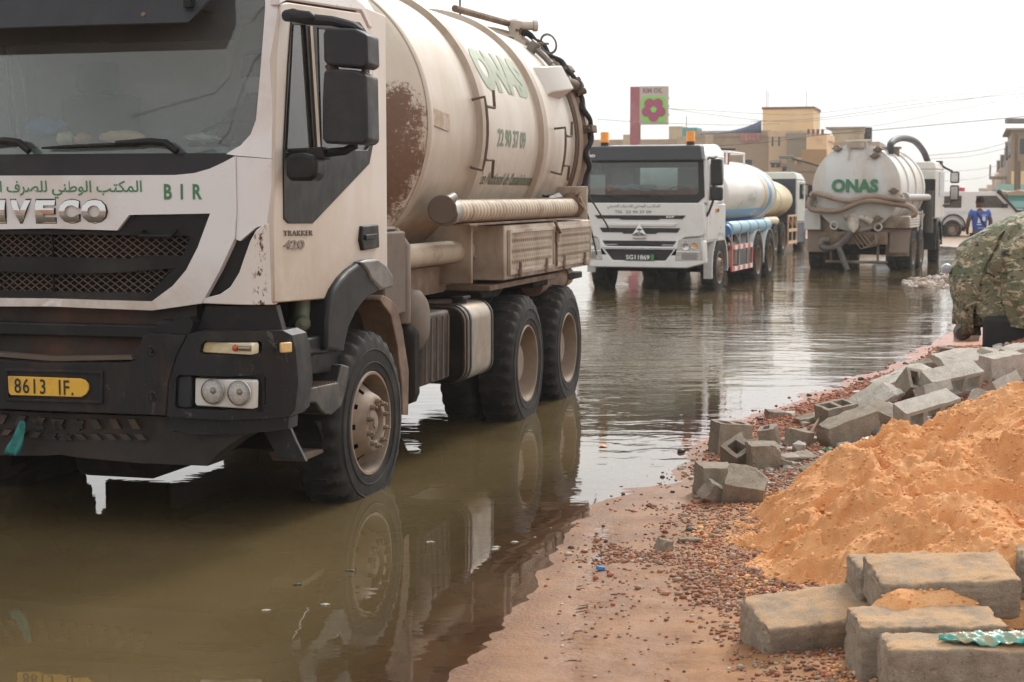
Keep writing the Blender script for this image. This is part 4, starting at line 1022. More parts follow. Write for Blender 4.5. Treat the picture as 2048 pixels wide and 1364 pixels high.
mk('skirt_rail', MB().box(.5, 1.15, 2.75, 5.0, 1.06, 1.10), RUSTY, t1)
for yy in (2.7, 4.2, 5.5): mk('skirt_bracket', MB().box(.45, 1.1, yy, yy + .5, 1.0, 1.06), UNDER, t1, bevel=.01)
mk('waste_pipe', MB().cyl((.98, 4.6, 1.0), (.98, 5.75, 1.03), .10, 20).cyl((.98, 5.5, 1.03), (.98, 5.6, 1.03), .115, 20), mat('muddy_pipe', (.27, .18, .12), .65, var=.15, dirt=(.13, .07, .045), dirt_amt=.5), t1, ang=50)
# ribbed hose in its rack above the toolbox
ya0, ya1 = 1.88, 5.35; hz_ = 1.665; hx = 1.13
prof = []; k = 0; y = ya0
while y < ya1:
    prof += [(.070, y), (.084, y + .022), (.085, y + .060), (.070, y + .082)]; y += .085
mk('ribbed_hose', MB().lathe(prof, o=(hx, 0, hz_), ax=(0, 1, 0), n=28), HOSE, t1, ang=60)
mk('hose_rack', MB().box(hx - .12, hx + .10, ya0 + .1, ya1 + .1, hz_ - .10, hz_ - .088).box(hx - .02, hx + .02, ya0, ya1, hz_ + .082, hz_ + .092), RUSTY, t1)
cpx = loc(884, 419, T1, 'x', 1.12)
mk('hose_end_cap', MB().lathe([(0, 0), (.092, 0), (.100, .006), (.100, .04), (.09, .05), (.06, .06), (.06, .10)], o=(cpx[0], cpx[1], cpx[2]), ax=(-.25, 1, 0), n=48), DUSTM, t1)
mk('hose_coupling', MB().cyl((hx, ya0 - .12, hz_ - .02), (hx, ya0 + .02, hz_), .084, 20).cyl((hx, ya0 - .15, hz_ + .07), (hx + .02, ya0 - .02, hz_ + .10), .035, 12), mat('grey_coupling', (.24, .22, .20), .5, metal=.3, dirt=(.3, .15, .08), dirt_amt=.3), t1)
mk('rack_plate', MB().box(hx - .18, hx + .14, ya1 + .12, ya1 + .14, 1.56, 1.86), SKIRT, t1, bevel=.02)
mk('rack_pulley', MB().lathe([(0, -.03), (.09, -.03), (.12, -.01), (.12, .02), (0, .03)], o=(hx, ya1 + .08, hz_ + .02), ax=(0, 1, 0), n=20), RUSTY, t1)
mk('tie_strap', MB().tube([(hx + .1, ya1, hz_ + .1), (hx + .14, ya1 + .03, hz_), (hx + .06, ya1 + .06, hz_ + .06), (hx + .1, ya1 + .02, hz_ + .14), (hx, ya1 + .1, hz_ + .1)], .012, 6), HOSE, t1)
# black strap / lever hanging on the tank side
lv = MB()
lv.tube([tp_(4.72, math.radians(-24), TR + .1), tp_(4.74, math.radians(-27), TR + .12), tp_(4.82, math.radians(-25.5), TR + .13), tp_(5.06, math.radians(-25), TR + .13)], [.03, .035, .03, .05], 6)
lv.tube([tp_(4.72, math.radians(-26), TR + .11), tp_(4.62, math.radians(-31), TR + .10), tp_(4.5, math.radians(-36), TR + .06)], [.03, .02, .022], 6)
mk('black_lever', lv, INK, tank)
ww = MB().tube([tp_(6.1, math.radians(-22), TR + .05), tp_(6.3, math.radians(-26), TR + .06), Vector((1.08, 6.35, 1.55)), Vector((1.15, 6.4, 1.2))], .008, 6)
ww.tube([tp_(6.12, math.radians(-22), TR + .06), Vector((1.12, 6.38, 1.7)), Vector((1.22, 6.5, 1.5)), Vector((1.26, 6.5, 1.42))], .008, 6)
mk('dangling_cord', ww, mat('dark_green_cord', (.02, .05, .03), .8), tank)

# --- people and loose things in and on the cab
def person(name, label, pts, edges, radii, skin_m, parts, pos, rz, **kw):
    pass
def skin_body(name, joints, edges, radii, matl, parent, sub=2, root=0):
    me = bpy.data.meshes.new(name); me.from_pydata(joints, edges, [])
    o = bpy.data.objects.new(name, me); C.objects.link(o); o.parent = parent
    sk = o.modifiers.new('skin', 'SKIN'); sk.use_smooth_shade = True
    for i, r in enumerate(radii):
        v = me.skin_vertices[0].data[i]; v.radius = (r, r) if not hasattr(r, '__len__') else r; v.use_root = (i == root)
    ss = o.modifiers.new('sub', 'SUBSURF'); ss.levels = sub; ss.render_levels = sub
    me.materials.append(matl)
    return o
SKIN = mat('brown_skin', (.13, .065, .04), .5, var=.1)
dv = empty('person', (0, 0, 0), -T1[2]); dv.location = (T1[0], T1[1], 0)
tag(dv, 'driver with a white face mask behind the windscreen of the foreground truck', 'person')
X = .55
def tw(p): return (X + p[0], p[1], p[2])
shirt = mat('brown_shirt', (.16, .09, .055), .85, var=.15)
skin_body('body', [tw(p) for p in [(0, 0, 1.82), (0, 0, 2.05), (0, -.01, 2.26), (0, -.02, 2.33), (0, -.03, 2.38), (.17, 0, 2.24), (.24, -.1, 2.03), (.16, -.33, 1.98), (.08, -.48, 2.07), (-.17, 0, 2.24), (-.24, -.1, 2.03), (-.2, -.33, 1.98), (-.16, -.48, 2.07)]],
          [(0, 1), (1, 2), (2, 3), (3, 4), (2, 5), (5, 6), (6, 7), (7, 8), (2, 9), (9, 10), (10, 11), (11, 12)], [(.17, .12), (.16, .11), (.13, .09), (.06, .06), (.055, .055), .07, .05, .042, .03, .07, .05, .042, .03], shirt, dv)
hd_ = MB().lathe([(0, -.12), (.05, -.11), (.075, -.06), (.085, 0), (.088, .05), (.075, .10), (.04, .13), (0, .138)], o=tw((0, -.04, 2.49)), ax=(0, 0, 1), n=20)
hd_.add([tw(p) for p in [(-.012, -.125, 2.5), (.012, -.125, 2.5), (.016, -.128, 2.465), (-.016, -.128, 2.465), (0, -.15, 2.468)]], [(0, 1, 4), (1, 2, 4), (2, 3, 4), (3, 0, 4)])
for s_ in (1, -1): hd_.lathe([(0, -.01), (.02, 0), (.028, .01), (0, .012)], o=tw((s_ * .088, -.03, 2.49)), ax=(s_, 0, 0), n=8)
mk('head', hd_, SKIN, dv, ang=80)
mk('hair', MB().lathe([(.089, .0), (.093, .05), (.08, .105), (.045, .138), (0, .146)], o=tw((0, -.028, 2.495)), ax=(0, 0, 1), n=18), mat('black_hair', (.01, .009, .008), .9), dv, ang=80)
mk('face_mask', MB().lathe([(.060, -.075), (.082, -.03), (.086, .0), (.07, .012)], o=tw((0, -.056, 2.455)), ax=(0, 0, 1), n=18), mat('white_cloth', (.75, .75, .73), .8), dv, ang=80)

def blob(name, w, d, h, matl, n=10, seed=0, rough=.18):
    rs = random.Random(seed); mb = MB(); pr = []
    ico = bmesh.new(); bmesh.ops.create_icosphere(ico, subdivisions=3, radius=1)
    for v in ico.verts:
        q = v.co.copy(); k = 1 + rough * (math.sin(q.x * 4 + seed) * math.cos(q.y * 5 + seed * 2) + .6 * math.sin(q.z * 7 + q.x * 9 + seed))
        v.co = Vector((q.x * w / 2 * k, q.y * d / 2 * k, q.z * h / 2 * k))
    me = bpy.data.meshes.new(name); ico.to_mesh(me); ico.free(); me.materials.append(matl); smooth(me, 60)
    o = bpy.data.objects.new(name, me); C.objects.link(o); return o
def on_dash(o, x, y, z, rz=0):
    mw = Matrix.Translation((T1[0], T1[1], 0)) @ Matrix.Rotation(-T1[2], 4, 'Z') @ Matrix.Translation((x, y, z)) @ Matrix.Rotation(rz, 4, 'Z')
    o.matrix_world = mw; return o
tag(on_dash(blob('folded_cloth', .24, .16, .10, mat('blue_cloth', (.10, .24, .42), .9), seed=3), -.30, -.95, 2.15), 'blue folded cloth on the left of the foreground truck dashboard', 'cloth')
tag(on_dash(blob('foam_scrap', .09, .10, .07, mat('yellow_foam', (.80, .70, .40), .9), seed=4), -.10, -1.08, 2.085), 'yellowish scrap of foam on the dashboard next to the orange paper packet', 'foam scrap')
tag(on_dash(blob('paper_packet', .08, .09, .06, mat('orange_paper', (.80, .36, .12), .8), seed=5), .0, -1.08, 2.08), 'small orange paper packet on the dashboard of the foreground truck', 'packet')
tag(on_dash(blob('bread_loaf', .27, .09, .07, mat('bread_crust', (.85, .52, .26), .7), seed=6, rough=.06), .24, -1.08, 2.09, .05), 'long bread loaf lying on the dashboard of the foreground truck', 'bread')
tag(on_dash(blob('crumpled_paper', .20, .14, .05, mat('pale_paper', (.55, .54, .48), .8), seed=7), .68, -1.05, 2.08, .3), 'crumpled pale paper on the dashboard in front of the driver', 'paper')
# boot on the step
bt = MB().lathe([(.035, 0), (.058, .02), (.060, .05), (.052, .09), (.047, .16), (.048, .28), (.0, .28)], o=(0, 0, 0), ax=(0, 0, 1), n=16)
bt.lathe([(0, -.14), (.035, -.13), (.046, -.08), (.052, 0), (0, .03)], o=(0, 0, .045), ax=(0, 1, 0), n=14)
b_ = mk('rubber_boot', bt, mat('pale_green_rubber', (.16, .20, .14), .5, var=.2, dirt=(.10, .08, .05), dirt_amt=.4), ang=60)
q = loc(604, 662, T1, 'x', 1.08); on_dash(b_, 1.08, q[1], q[2], .4)
tag(b_, 'pale green rubber boot standing in the step well under the truck door', 'boot')
# teal rag hanging from the bumper
rg = MB(); cols = []
p0 = loc(46, 842, T1, 'y', -1.47); p1 = loc(28, 908, T1, 'y', -1.46)
for k in range(12):
    t = k / 11; cx_ = p0[0] + (p1[0] - p0[0]) * t; z = p0[2] + (p1[2] - p0[2]) * t; w = .012 + .03 * math.sin(min(1, t * 1.3) * PI * .55)
    cols.append([(cx_ + w * (j / 4 * 2 - 1), -1.475 + .012 * math.sin(j * 2.1 + t * 5), z + .008 * math.sin(j * 3 + t * 9)) for j in range(5)])
rg.add([p for c_ in cols for p in c_], [(i * 5 + j, i * 5 + j + 1, i * 5 + j + 6, i * 5 + j + 5) for i in range(11) for j in range(4)])
r_ = mk('rag', rg, mat('teal_rag_cloth', (.03, .20, .19), .7, var=.2), None, ang=80)
sld = r_.modifiers.new('t', 'SOLIDIFY'); sld.thickness = .004
on_dash(r_, 0, 0, 0); tag(r_, 'torn teal rag hanging from the lower bumper of the foreground truck', 'rag')
# ---------------------------------------------------------------- white six-wheel tanker facing the camera
def pose_empty(name, pose): return empty(name, (pose[0], pose[1], 0), -pose[2])
T2 = (2.80, 30.62, .34)
t2 = pose_empty('tanker_truck', T2)
tag(t2, 'white tanker truck facing the camera with two amber beacons and blue striped tank', 'truck', 'tanker trucks in the flooded street')
W2 = mat('clean_white_truck_paint', (.74, .74, .74), .3, var=.03, dirt=(.5, .46, .40), dirt_amt=.12, scale=1.2, coat=.3)
DK2 = mat('dark_grey_truck_trim', (.035, .036, .045), .4, var=.1)
BK2 = mat('black_truck_trim', (.012, .012, .013), .5, var=.2)
def L2(px, py, ax='y', v=-1.42, pose=T2): return loc(px, py, pose, ax, v)
def F2(pts, v=-1.42, pose=T2): return [(q[0], q[2]) for q in (loc(px, py, pose, 'y', v) for px, py in pts)]
def S2(pts, v=1.2, pose=T2): return [(q[1], q[2]) for q in (loc(px, py, pose, 'x', v) for px, py in pts)]
def half(pts): # mirror a half outline (from the middle outwards and back to the middle)
    return pts + [(-x, z) for x, z in pts[::-1]]
# heights: bumper bottom .57, bonnet base 1.0, screen bottom 1.97, screen top 2.58, roof 2.9
mk('cab_shell', MB().box(-1.20, 1.20, -1.30, .45, .95, 1.72).box(-1.2, -1.14, -.3, .3, 1.72, 2.7).box(1.14, 1.2, -.25, .3, 1.72, 2.7), W2, t2, bevel=.04)
mk('roof', MB().hexa([(-1.2, -1.30, 2.60), (1.2, -1.30, 2.60), (1.2, .45, 2.70), (-1.2, .45, 2.70)], [(-1.08, -1.2, 2.86), (1.08, -1.2, 2.86), (1.05, .35, 2.94), (-1.05, .35, 2.94)]), W2, t2, bevel=.06, seg=3)
mk('roof_visor', MB().hexa([(-1.17, -1.52, 2.56), (1.17, -1.52, 2.56), (1.19, -1.28, 2.56), (-1.19, -1.28, 2.56)], [(-1.12, -1.44, 2.86), (1.12, -1.44, 2.86), (1.14, -1.2, 2.88), (-1.14, -1.2, 2.88)]), DK2, t2, bevel=.03)
wf = half([(0, 2.60), (1.13, 2.60), (1.15, 1.86), (1.08, 1.80), (0, 1.78)])[:-1]
mk('windscreen_frame', prismh([(-1.16, 2.60), (1.16, 2.60), (1.19, 1.86), (1.05, 1.74), (-1.05, 1.74), (-1.19, 1.86)], [[(-1.06, 2.54), (1.06, 2.54), (1.08, 1.95), (1.03, 1.90), (-1.03, 1.90), (-1.08, 1.95)]], 'y', -1.36, -1.30), BK2, t2, bevel=.01)
mk('windscreen_glass', MB().prism([(-1.08, 2.56), (1.08, 2.56), (1.10, 1.92), (1.04, 1.88), (-1.04, 1.88), (-1.10, 1.92)], 'y', -1.335, -1.33), GLASS, t2)
for s_ in (1, -1):
    mk('screen_pillar', MB().prism([(s_ * 1.15, 2.62), (s_ * 1.21, 2.62), (s_ * 1.24, 1.74), (s_ * 1.06, 1.74), (s_ * 1.175, 1.86)], 'y', -1.34, -1.22), W2, t2, bevel=.012)
    mk('door', prismh([(-1.22, 1.0), (-.30, 1.0), (-.22, 1.3), (-.22, 2.64), (-1.18, 2.60)], [[(-1.10, 1.78), (-.34, 1.78), (-.34, 2.50), (-1.06, 2.50)]], 'x', s_ * 1.215, s_ * 1.17), W2, t2, bevel=.012)
    mk('side_window', MB().prism([(-1.12, 1.76), (-.32, 1.76), (-.32, 2.52), (-1.08, 2.52)], 'x', s_ * 1.195, s_ * 1.19), SIDEGLASS, t2)
    mk('door_handle', MB().box(min(s_ * 1.215, s_ * 1.235), max(s_ * 1.215, s_ * 1.235), -.40, -.30, 1.55, 1.62), BK2, t2)
    mk('mirror_housing', MB().prism([(s_ * 1.28, 2.60), (s_ * 1.48, 2.60), (s_ * 1.50, 2.10), (s_ * 1.47, 2.08), (s_ * 1.29, 2.08)], 'y', -1.32, -1.18), BK2, t2, bevel=.03)
    mk('mirror_housing', MB().prism([(s_ * 1.27, 2.05), (s_ * 1.50, 2.05), (s_ * 1.50, 1.80), (s_ * 1.46, 1.78), (s_ * 1.28, 1.80)], 'y', -1.32, -1.18), BK2, t2, bevel=.03)
    mk('mirror_arm', MB().tube([(s_ * 1.17, -1.2, 2.58), (s_ * 1.25, -1.25, 2.62), (s_ * 1.35, -1.25, 2.60)], .022, 8).tube([(s_ * 1.2, -1.2, 1.48), (s_ * 1.25, -1.25, 1.56), (s_ * 1.33, -1.25, 1.80)], .022, 8).tube([(s_ * 1.33, -1.25, 2.0), (s_ * 1.33, -1.25, 2.12)], .02, 6), BK2, t2)
    px_ = (1208, 1380)[s_ > 0]
    q = L2(px_, 284, 'y', -1.2)
    bc = mk('beacon', MB().lathe([(0, 0), (.082, 0), (.085, .02), (.078, .03), (.078, .19), (.068, .21), (0, .21)], o=(q[0], -1.15, 2.94), ax=(0, 0, 1), n=20), AMBER, t2, ang=40)
    mk('beacon_base', MB().cyl((q[0], -1.15, 2.84), (q[0], -1.15, 2.94), .075, 16), BK2, bc)
    mk('wheel_arch', MB().lathe([(.66, -.16), (.72, -.16), (.72, .0), (.66, .0)], o=(s_ * 1.2, 0, .42), ax=(s_, 0, 0), n=48, skip=lambda j, k: 13 < k < 35), W2, t2, ang=50)
    lamp = mk('headlamp', MB().prism([(s_ * .74, 1.02), (s_ * 1.16, 1.06), (s_ * 1.20, .62), (s_ * .68, .60)], 'y', -1.475, -1.38), mat('chrome_lamp_unit', (.45, .44, .42), .25, metal=.5, var=.3, scale=30), t2, bevel=.01)
    for (x, z, r) in ((.88, .88, .075), (1.04, .90, .06)):
        mk('lamp_reflector', MB().lathe([(r, 0), (r * .9, -.012), (r * .5, -.004), (0, -.002)], o=(s_ * x, -1.478, z), ax=(0, 1, 0), n=20), CHROME, lamp)
    mk('lamp_indicator', MB().box(s_ * 1.05 - .035, s_ * 1.05 + .035, -1.495, -1.478, .87, .93), AMBER, lamp)
    mk('fog_lamp', MB().box(s_ * .95 - .14, s_ * .95 + .14, -1.49, -1.475, .64, .75), mat('grey_lens', (.25, .25, .25), .2), lamp, bevel=.008)
    mk('lamp_divider', MB().box(s_ * .93 - .22, s_ * .93 + .22, -1.50, -1.478, .775, .80), W2, lamp)
    mk('corner_marker', MB().box(min(s_ * 1.2, s_ * 1.23), max(s_ * 1.2, s_ * 1.23), -.55, -.45, 1.55, 1.62), AMBER, t2)
# front panel with its black louvres
mk('bonnet_panel', MB().prism([(-1.19, 1.74), (1.19, 1.74), (1.22, 1.12), (1.1, 1.08), (.84, 1.06), (.68, .90), (-.68, .90), (-.84, 1.06), (-1.1, 1.08), (-1.22, 1.12)], 'y', -1.40, -1.30), W2, t2, bevel=.02)
for (w, z, h) in ((.86, 1.46, .07), (.76, 1.20, .09), (.98, .955, .07)):
    mk('grille_louvre', MB().prism([(-w, z + h / 2), (w, z + h / 2), (w * .93, z - h / 2), (w * .45, z - h / 2), (w * .40, z - h * .8), (-w * .40, z - h * .8), (-w * .45, z - h / 2), (-w * .93, z - h / 2)], 'y', -1.412, -1.39), BK2, t2, bevel=.006)
mk('grille_lip', MB().prism([(-.70, 1.34), (.70, 1.34), (.66, 1.28), (-.66, 1.28)], 'y', -1.425, -1.40), W2, t2, bevel=.008)
mk('front_bumper', prismh([(-1.22, 1.0), (-.72, 1.02), (-.64, .88), (.64, .88), (.72, 1.02), (1.22, 1.0), (1.24, .56), (.9, .46), (-.9, .46), (-1.24, .56)], [[(-.66, .82), (.66, .82), (.50, .60), (-.50, .60)]], 'y', -1.47, -1.25), W2, t2, bevel=.02)
mk('bumper_grille', MB().box(-.66, .66, -1.40, -1.36, .58, .84), BK2, t2)
em = MB()
for a in (90, 210, 330):
    c, s_ = math.cos(math.radians(a)), math.sin(math.radians(a)); c1, s1_ = math.cos(math.radians(a + 60)), math.sin(math.radians(a + 60)); c2, s2_ = math.cos(math.radians(a - 60)), math.sin(math.radians(a - 60))
    em.add([(0, -1.44, 1.18), (c1 * .075, -1.43, 1.18 + s1_ * .075), (c * .16, -1.43, 1.18 + s_ * .16), (c2 * .075, -1.43, 1.18 + s2_ * .075), (c * .06, -1.465, 1.18 + s_ * .06)], [(0, 1, 4), (1, 2, 4), (2, 3, 4), (3, 0, 4)])
mk('star_emblem', em, CHROME, t2, ang=5)
mk('emblem_bar', MB().box(-.12, .12, -1.44, -1.41, 1.035, 1.075), CHROME, t2, bevel=.005)
def f2text(nm, s, x0, x1, z0, z1, y, ml, par=None, bold=.02, cuts=None): return lettering(nm, s, quadmap((x0, y, z0), (x1, y, z0), (x0, y, z1)), ml, par or t2, bold)
f2text('arabic_lettering', arabic('\u0627\u0644\u0645\u0643\u062a\u0628 \u0627\u0644\u0648\u0637\u0646\u064a \u0644\u0644\u0635\u0631\u0641 \u0627\u0644\u0635\u062d\u064a'), -.62, .38, 1.62, 1.71, -1.403, PALEGREEN)
f2text('phone_lettering', 'TEL  22 90 37 09', -.48, .22, 1.53, 1.59, -1.403, mat('faint_green_lettering', (.2, .35, .27), .5), bold=.04)
f2text('model_lettering', 'D7', .50, .66, 1.445, 1.485, -1.414, W2, bold=.06)
f2text('visor_lettering', '380', -1.05, -.82, 2.64, 2.70, -1.505, W2, bold=.06)
mk('number_plate', MB().box(-.26, .30, -1.485, -1.47, .60, .73), mat('black_number_plate', (.02, .025, .02), .4), t2, bevel=.004)
mk('plate_stripe', MB().box(.235, .295, -1.4885, -1.4855, .605, .725), mat('green_plate_stripe', (.05, .22, .05), .4), t2)
f2text('plate_number', 'SG11869', -.23, .21, .62, .71, -1.488, mat('white_lettering', (.8, .8, .78), .4), bold=.02)
mk('sun_blind', MB().box(-1.0, -.72, -1.2, -1.19, 1.9, 2.3), W2, t2)
mk('cab_interior', MB().box(-1.1, 1.1, -1.22, -.8, 1.60, 1.86).box(-.9, -.4, -.2, .15, 1.6, 2.45).box(.4, .9, -.2, .15, 1.6, 2.45), LINER, t2, bevel=.03)
mk('steering_wheel', MB().lathe([(.21, -.014), (.224, 0), (.21, .014), (.196, 0), (.21, -.014)], o=(.55, -.7, 1.95), ax=(0, -.6, .8), n=24), BK2, t2)
mk('cab_back_wall', prismh([(-1.14, 1.72), (1.14, 1.72), (1.14, 2.72), (-1.14, 2.72)], [[(-.45, 2.0), (.78, 2.0), (.78, 2.46), (-.45, 2.46)]], 'y', .25, .30), mat('grey_cab_lining', (.2, .21, .21)), t2)
mk('rear_window', MB().box(-.47, .80, .31, .315, 1.98, 2.48), GLASS, t2)
for x0 in (-.45, .25): mk('wiper', MB().tube([(x0 - .5, -1.37, 1.90), (x0 - .1, -1.38, 1.88), (x0 + .12, -1.37, 1.80)], [.008, .014, .012], 6), BK2, t2)
for i, (cx_, col, nm, lb) in enumerate(((-.2, (.25, .48, .60), 'blue_cloth', 'light blue crumpled cloths along the dashboard of the white tanker'), (-.72, (.55, .22, .22), 'red_cloth', 'reddish bundle at the left end of the white tanker dashboard'))):
    o = blob(nm, (.8, .35)[i], .25, .13, mat(nm + '_fabric', col, .9), seed=21 + i, rough=.3)
    o.matrix_world = Matrix.Translation((T2[0], T2[1], 0)) @ Matrix.Rotation(-T2[2], 4, 'Z') @ Matrix.Translation((cx_, -1.05, 1.91)); tag(o, lb, 'cloth')
# chassis, wheels
def truck_under(t, y_front, y_rears, sgn=1, R=.54):
    c = MB()
    for s_ in (1, -1): c.box(s_ * .4 - .04, s_ * .4 + .04, min(y_front * 0 - 1.1, 0), y_rears[-1] + 1.0, .72, .98)
    for y in (1.0, 2.2, 3.0, 4.4): c.box(-.4, .4, y - .06, y + .06, .76, .94)
    c.box(-.6, .6, -1.15, .7, .42, .95)
    mk('chassis_frame', c, UNDER, t)
    for y in [0] + list(y_rears):
        a = MB().cyl((-1, y, .40), (1, y, .40), .08, 10)
        if y: a.lathe([(0, -.2), (.2, -.08), (.2, .08), (0, .2)], o=(0, y, .4), ax=(0, 1, 0), n=12)
        mk('axle', a, UNDER, t)
    for s_ in (1, -1):
        wheel(t, 'front', s_ * 1.2, 0, .42, R=R, side=s_)
        for y in y_rears: wheel(t, 'rear', s_ * 1.22, y, .42, R=R, side=s_, dual=True)
def squash(o):
    if o.type == 'MESH':
        for v in o.data.vertices:
            if v.co.z > .46: v.co.z = .46 + (v.co.z - .46) * .92
    for ch in o.children: squash(ch)
squash(t2)          # the cab is a little lower than a full-height one
truck_under(t2, 0, (3.75, 5.10))
# elliptical tank
def etank(name, t, y0, y1, a, b, zc, matl, dome=.22, n=72, x0=0):
    prof = [(0, -dome)] + [(math.sin(PI / 2 * k / 10), -dome * math.cos(PI / 2 * k / 10)) for k in range(1, 11)]
    prof += [(1, y1 - y0)] + [(math.sin(PI / 2 * k / 10), y1 - y0 + dome * math.cos(PI / 2 * k / 10)) for k in range(9, 0, -1)] + [(0, y1 - y0 + dome)]
    m_ = MB().lathe(prof, o=(0, 0, 0), ax=(0, 1, 0), n=n)
    m_.v = [(x0 + v[0] * a, v[1] + y0, zc + v[2] * b) for v in m_.v]
    return mk(name, m_, matl, t, ang=50)
def ering(name, t, y0, y1, a, b, zc, matl, h=.006):
    m_ = MB().lathe([(1, 0), (1 + h / a, 0), (1 + h / a, y1 - y0), (1, y1 - y0)], o=(0, 0, 0), ax=(0, 1, 0), n=72)
    m_.v = [(v[0] * a, v[1] + y0, zc + v[2] * b) for v in m_.v]
    return mk(name, m_, matl, t, ang=50)
TW2 = mat('white_tank_paint', (.74, .735, .70), .35, var=.03, dirt=(.60, .45, .25), dirt_amt=.14, scale=1.0, streak=True, coat=.2)
BLUE = mat('blue_stripe_paint', (.16, .38, .62), .35, var=.08, dirt=(.6, .55, .4), dirt_amt=.15)
ORNG = mat('rust_orange_stain', (.62, .42, .20), .45, var=.12, dirt=(.70, .62, .45), dirt_amt=.4)
A2, B2, Z2 = 1.16, .72, 1.80
tk2 = etank('tank_shell', t2, .95, 6.05, A2, B2, Z2, TW2)
ering('blue_stripe', t2, 5.20, 5.50, A2, B2, Z2, BLUE); ering('rusty_stripe', t2, 4.72, 5.0, A2, B2, Z2, ORNG)
ering('tank_band', t2, 5.9, 6.02, A2, B2, Z2, TW2, .02)
bs_ = MB()
for (a0, a1, r_) in ((-33, -25, 0), (-50, -42, 0)):
    for s_ in (1, -1):
        rows = []
        for a in (a0, (a0 + a1) / 2, a1):
            ar = math.radians(a); rows.append([(s_ * (A2 + .006) * math.cos(ar), y, Z2 + (B2 + .006) * math.sin(ar)) for y in (1.0, 3.1, 5.2)])
        bs_.add([p for r in rows for p in r], [(0, 1, 4, 3), (1, 2, 5, 4), (3, 4, 7, 6), (4, 5, 8, 7)])
mk('blue_side_stripe', bs_, BLUE, t2)
def e2t(u, v, s=1): 
    ar = math.radians(0 + (v - .5) * 14 - 4); return ((A2 + .008) * math.cos(ar), 2.85 + u * .8, Z2 + (B2 + .008) * math.sin(ar))
lettering('tank_lettering', arabic('\u0627\u0644\u0648\u0637\u0646\u064a') + '\n22 90 37 09', e2t, mat('faint_grey_lettering', (.45, .48, .45), .5), t2, .01)
mk('tank_front_rim', MB().add([(v[0] * 1.012 + 0, 0.93 + v[1], Z2 + v[2]) for v in []], []), TW2, t2) if False else None
rl = MB()
for s_ in (.15, .75): rl.tube([(s_, 2.6, Z2 + .62), (s_, 2.62, Z2 + .86), (s_, 4.4, Z2 + .86), (s_, 4.42, Z2 + .62)], .022, 8)
rl.tube([(.15, 2.62, Z2 + .86), (.75, 2.62, Z2 + .86)], .022, 8).tube([(.15, 4.4, Z2 + .86), (.75, 4.4, Z2 + .86)], .022, 8)
mk('top_rail', rl, W2, t2)
mk('manhole', MB().cyl((.4, 3.5, Z2 + .60), (.4, 3.5, Z2 + .84), .22, 20).cyl((.4, 3.5, Z2 + .84), (.4, 3.5, Z2 + .88), .25, 20), mat('red_brown_hatch', (.30, .08, .06), .6, var=.2), t2)
mk('manhole_handle', MB().tube([(.1, 3.4, Z2 + .95), (.75, 3.5, Z2 + .93)], .02, 6), BK2, t2)
for s_ in (1, -1):
    pp = mk('side_pipe', MB().lathe([(0, 0), (.12, .02), (.135, .06), (.135, 4.1), (.12, 4.16), (0, 4.18)], o=(s_ * 1.08, 1.15, 1.13), ax=(0, 1, 0), n=24), mat('pale_blue_pipe', (.33, .52, .63), .4, var=.06), t2)
    for y in (1.9, 2.8, 3.7, 4.6): mk('pipe_band', MB().cyl((s_ * 1.08, y, 1.13), (s_ * 1.08, y + .05, 1.13), .142, 20), mat('blue_band', (.10, .28, .50), .4), pp)
    mk('pipe_end', MB().cyl((s_ * 1.06, .98, 1.08), (s_ * 1.06, 1.16, 1.1), .13, 20), mat('deep_blue_cap', (.05, .20, .42), .4), pp)
    # side guard with red and white stripes
    gd = empty('side_guard', (0, 0, 0), 0, t2); gd.location = (0, 0, 0)
    RED = mat('red_guard_paint', (.60, .13, .12), .5, var=.1); WH = mat('white_guard_paint', (.75, .70, .68), .5)
    for z in (.34, .76):
        y = .95; k = 0
        while y < 3.0:
            y2 = min(3.05, y + .26)
            mk('guard_rail', MB().box(min(s_ * 1.20, s_ * 1.235), max(s_ * 1.20, s_ * 1.235), y, y2, z - .045, z + .045), RED if k % 2 == 0 else WH, gd); y = y2; k += 1
    for y in (.97, 3.03): mk('guard_post', MB().box(min(s_ * 1.19, s_ * 1.23), max(s_ * 1.19, s_ * 1.23), y - .04, y + .04, .38, .72), RED, gd)
    br = MB()
    for y in (1.15, 1.9, 2.75): br.cyl((s_ * 1.17, y, .38), (s_ * 1.17, y, 1.05), .025, 8)
    for y in (1.2, 1.95): br.cyl((s_ * 1.17, y - .35, 1.0), (s_ * 1.17, y + .1, .78), .02, 8)
    mk('guard_bracket', br, mat('grey_bracket', (.35, .34, .33), .5), gd)
    mk('rear_mudguard', MB().lathe([(.62, -.42), (.64, -.42), (.64, .0), (.62, .0)], o=(s_ * 1.2, 3.75, .42), ax=(s_, 0, 0), n=48, skip=lambda j, k: 12 < k < 36).lathe([(.62, -.42), (.64, -.42), (.64, .0), (.62, .0)], o=(s_ * 1.2, 5.1, .42), ax=(s_, 0, 0), n=48, skip=lambda j, k: 12 < k < 36), W2, t2, ang=50)
    mk('fuel_tank', MB().box(min(s_ * .6, s_ * 1.1), max(s_ * .6, s_ * 1.1), 1.3, 2.1, .35, .85), ALU, t2, bevel=.05)
mk('tank_cradle', MB().box(-.9, .9, 1.0, 6.0, .98, 1.15), mat('deep_blue_cap', (.05, .20, .42), .4), t2)

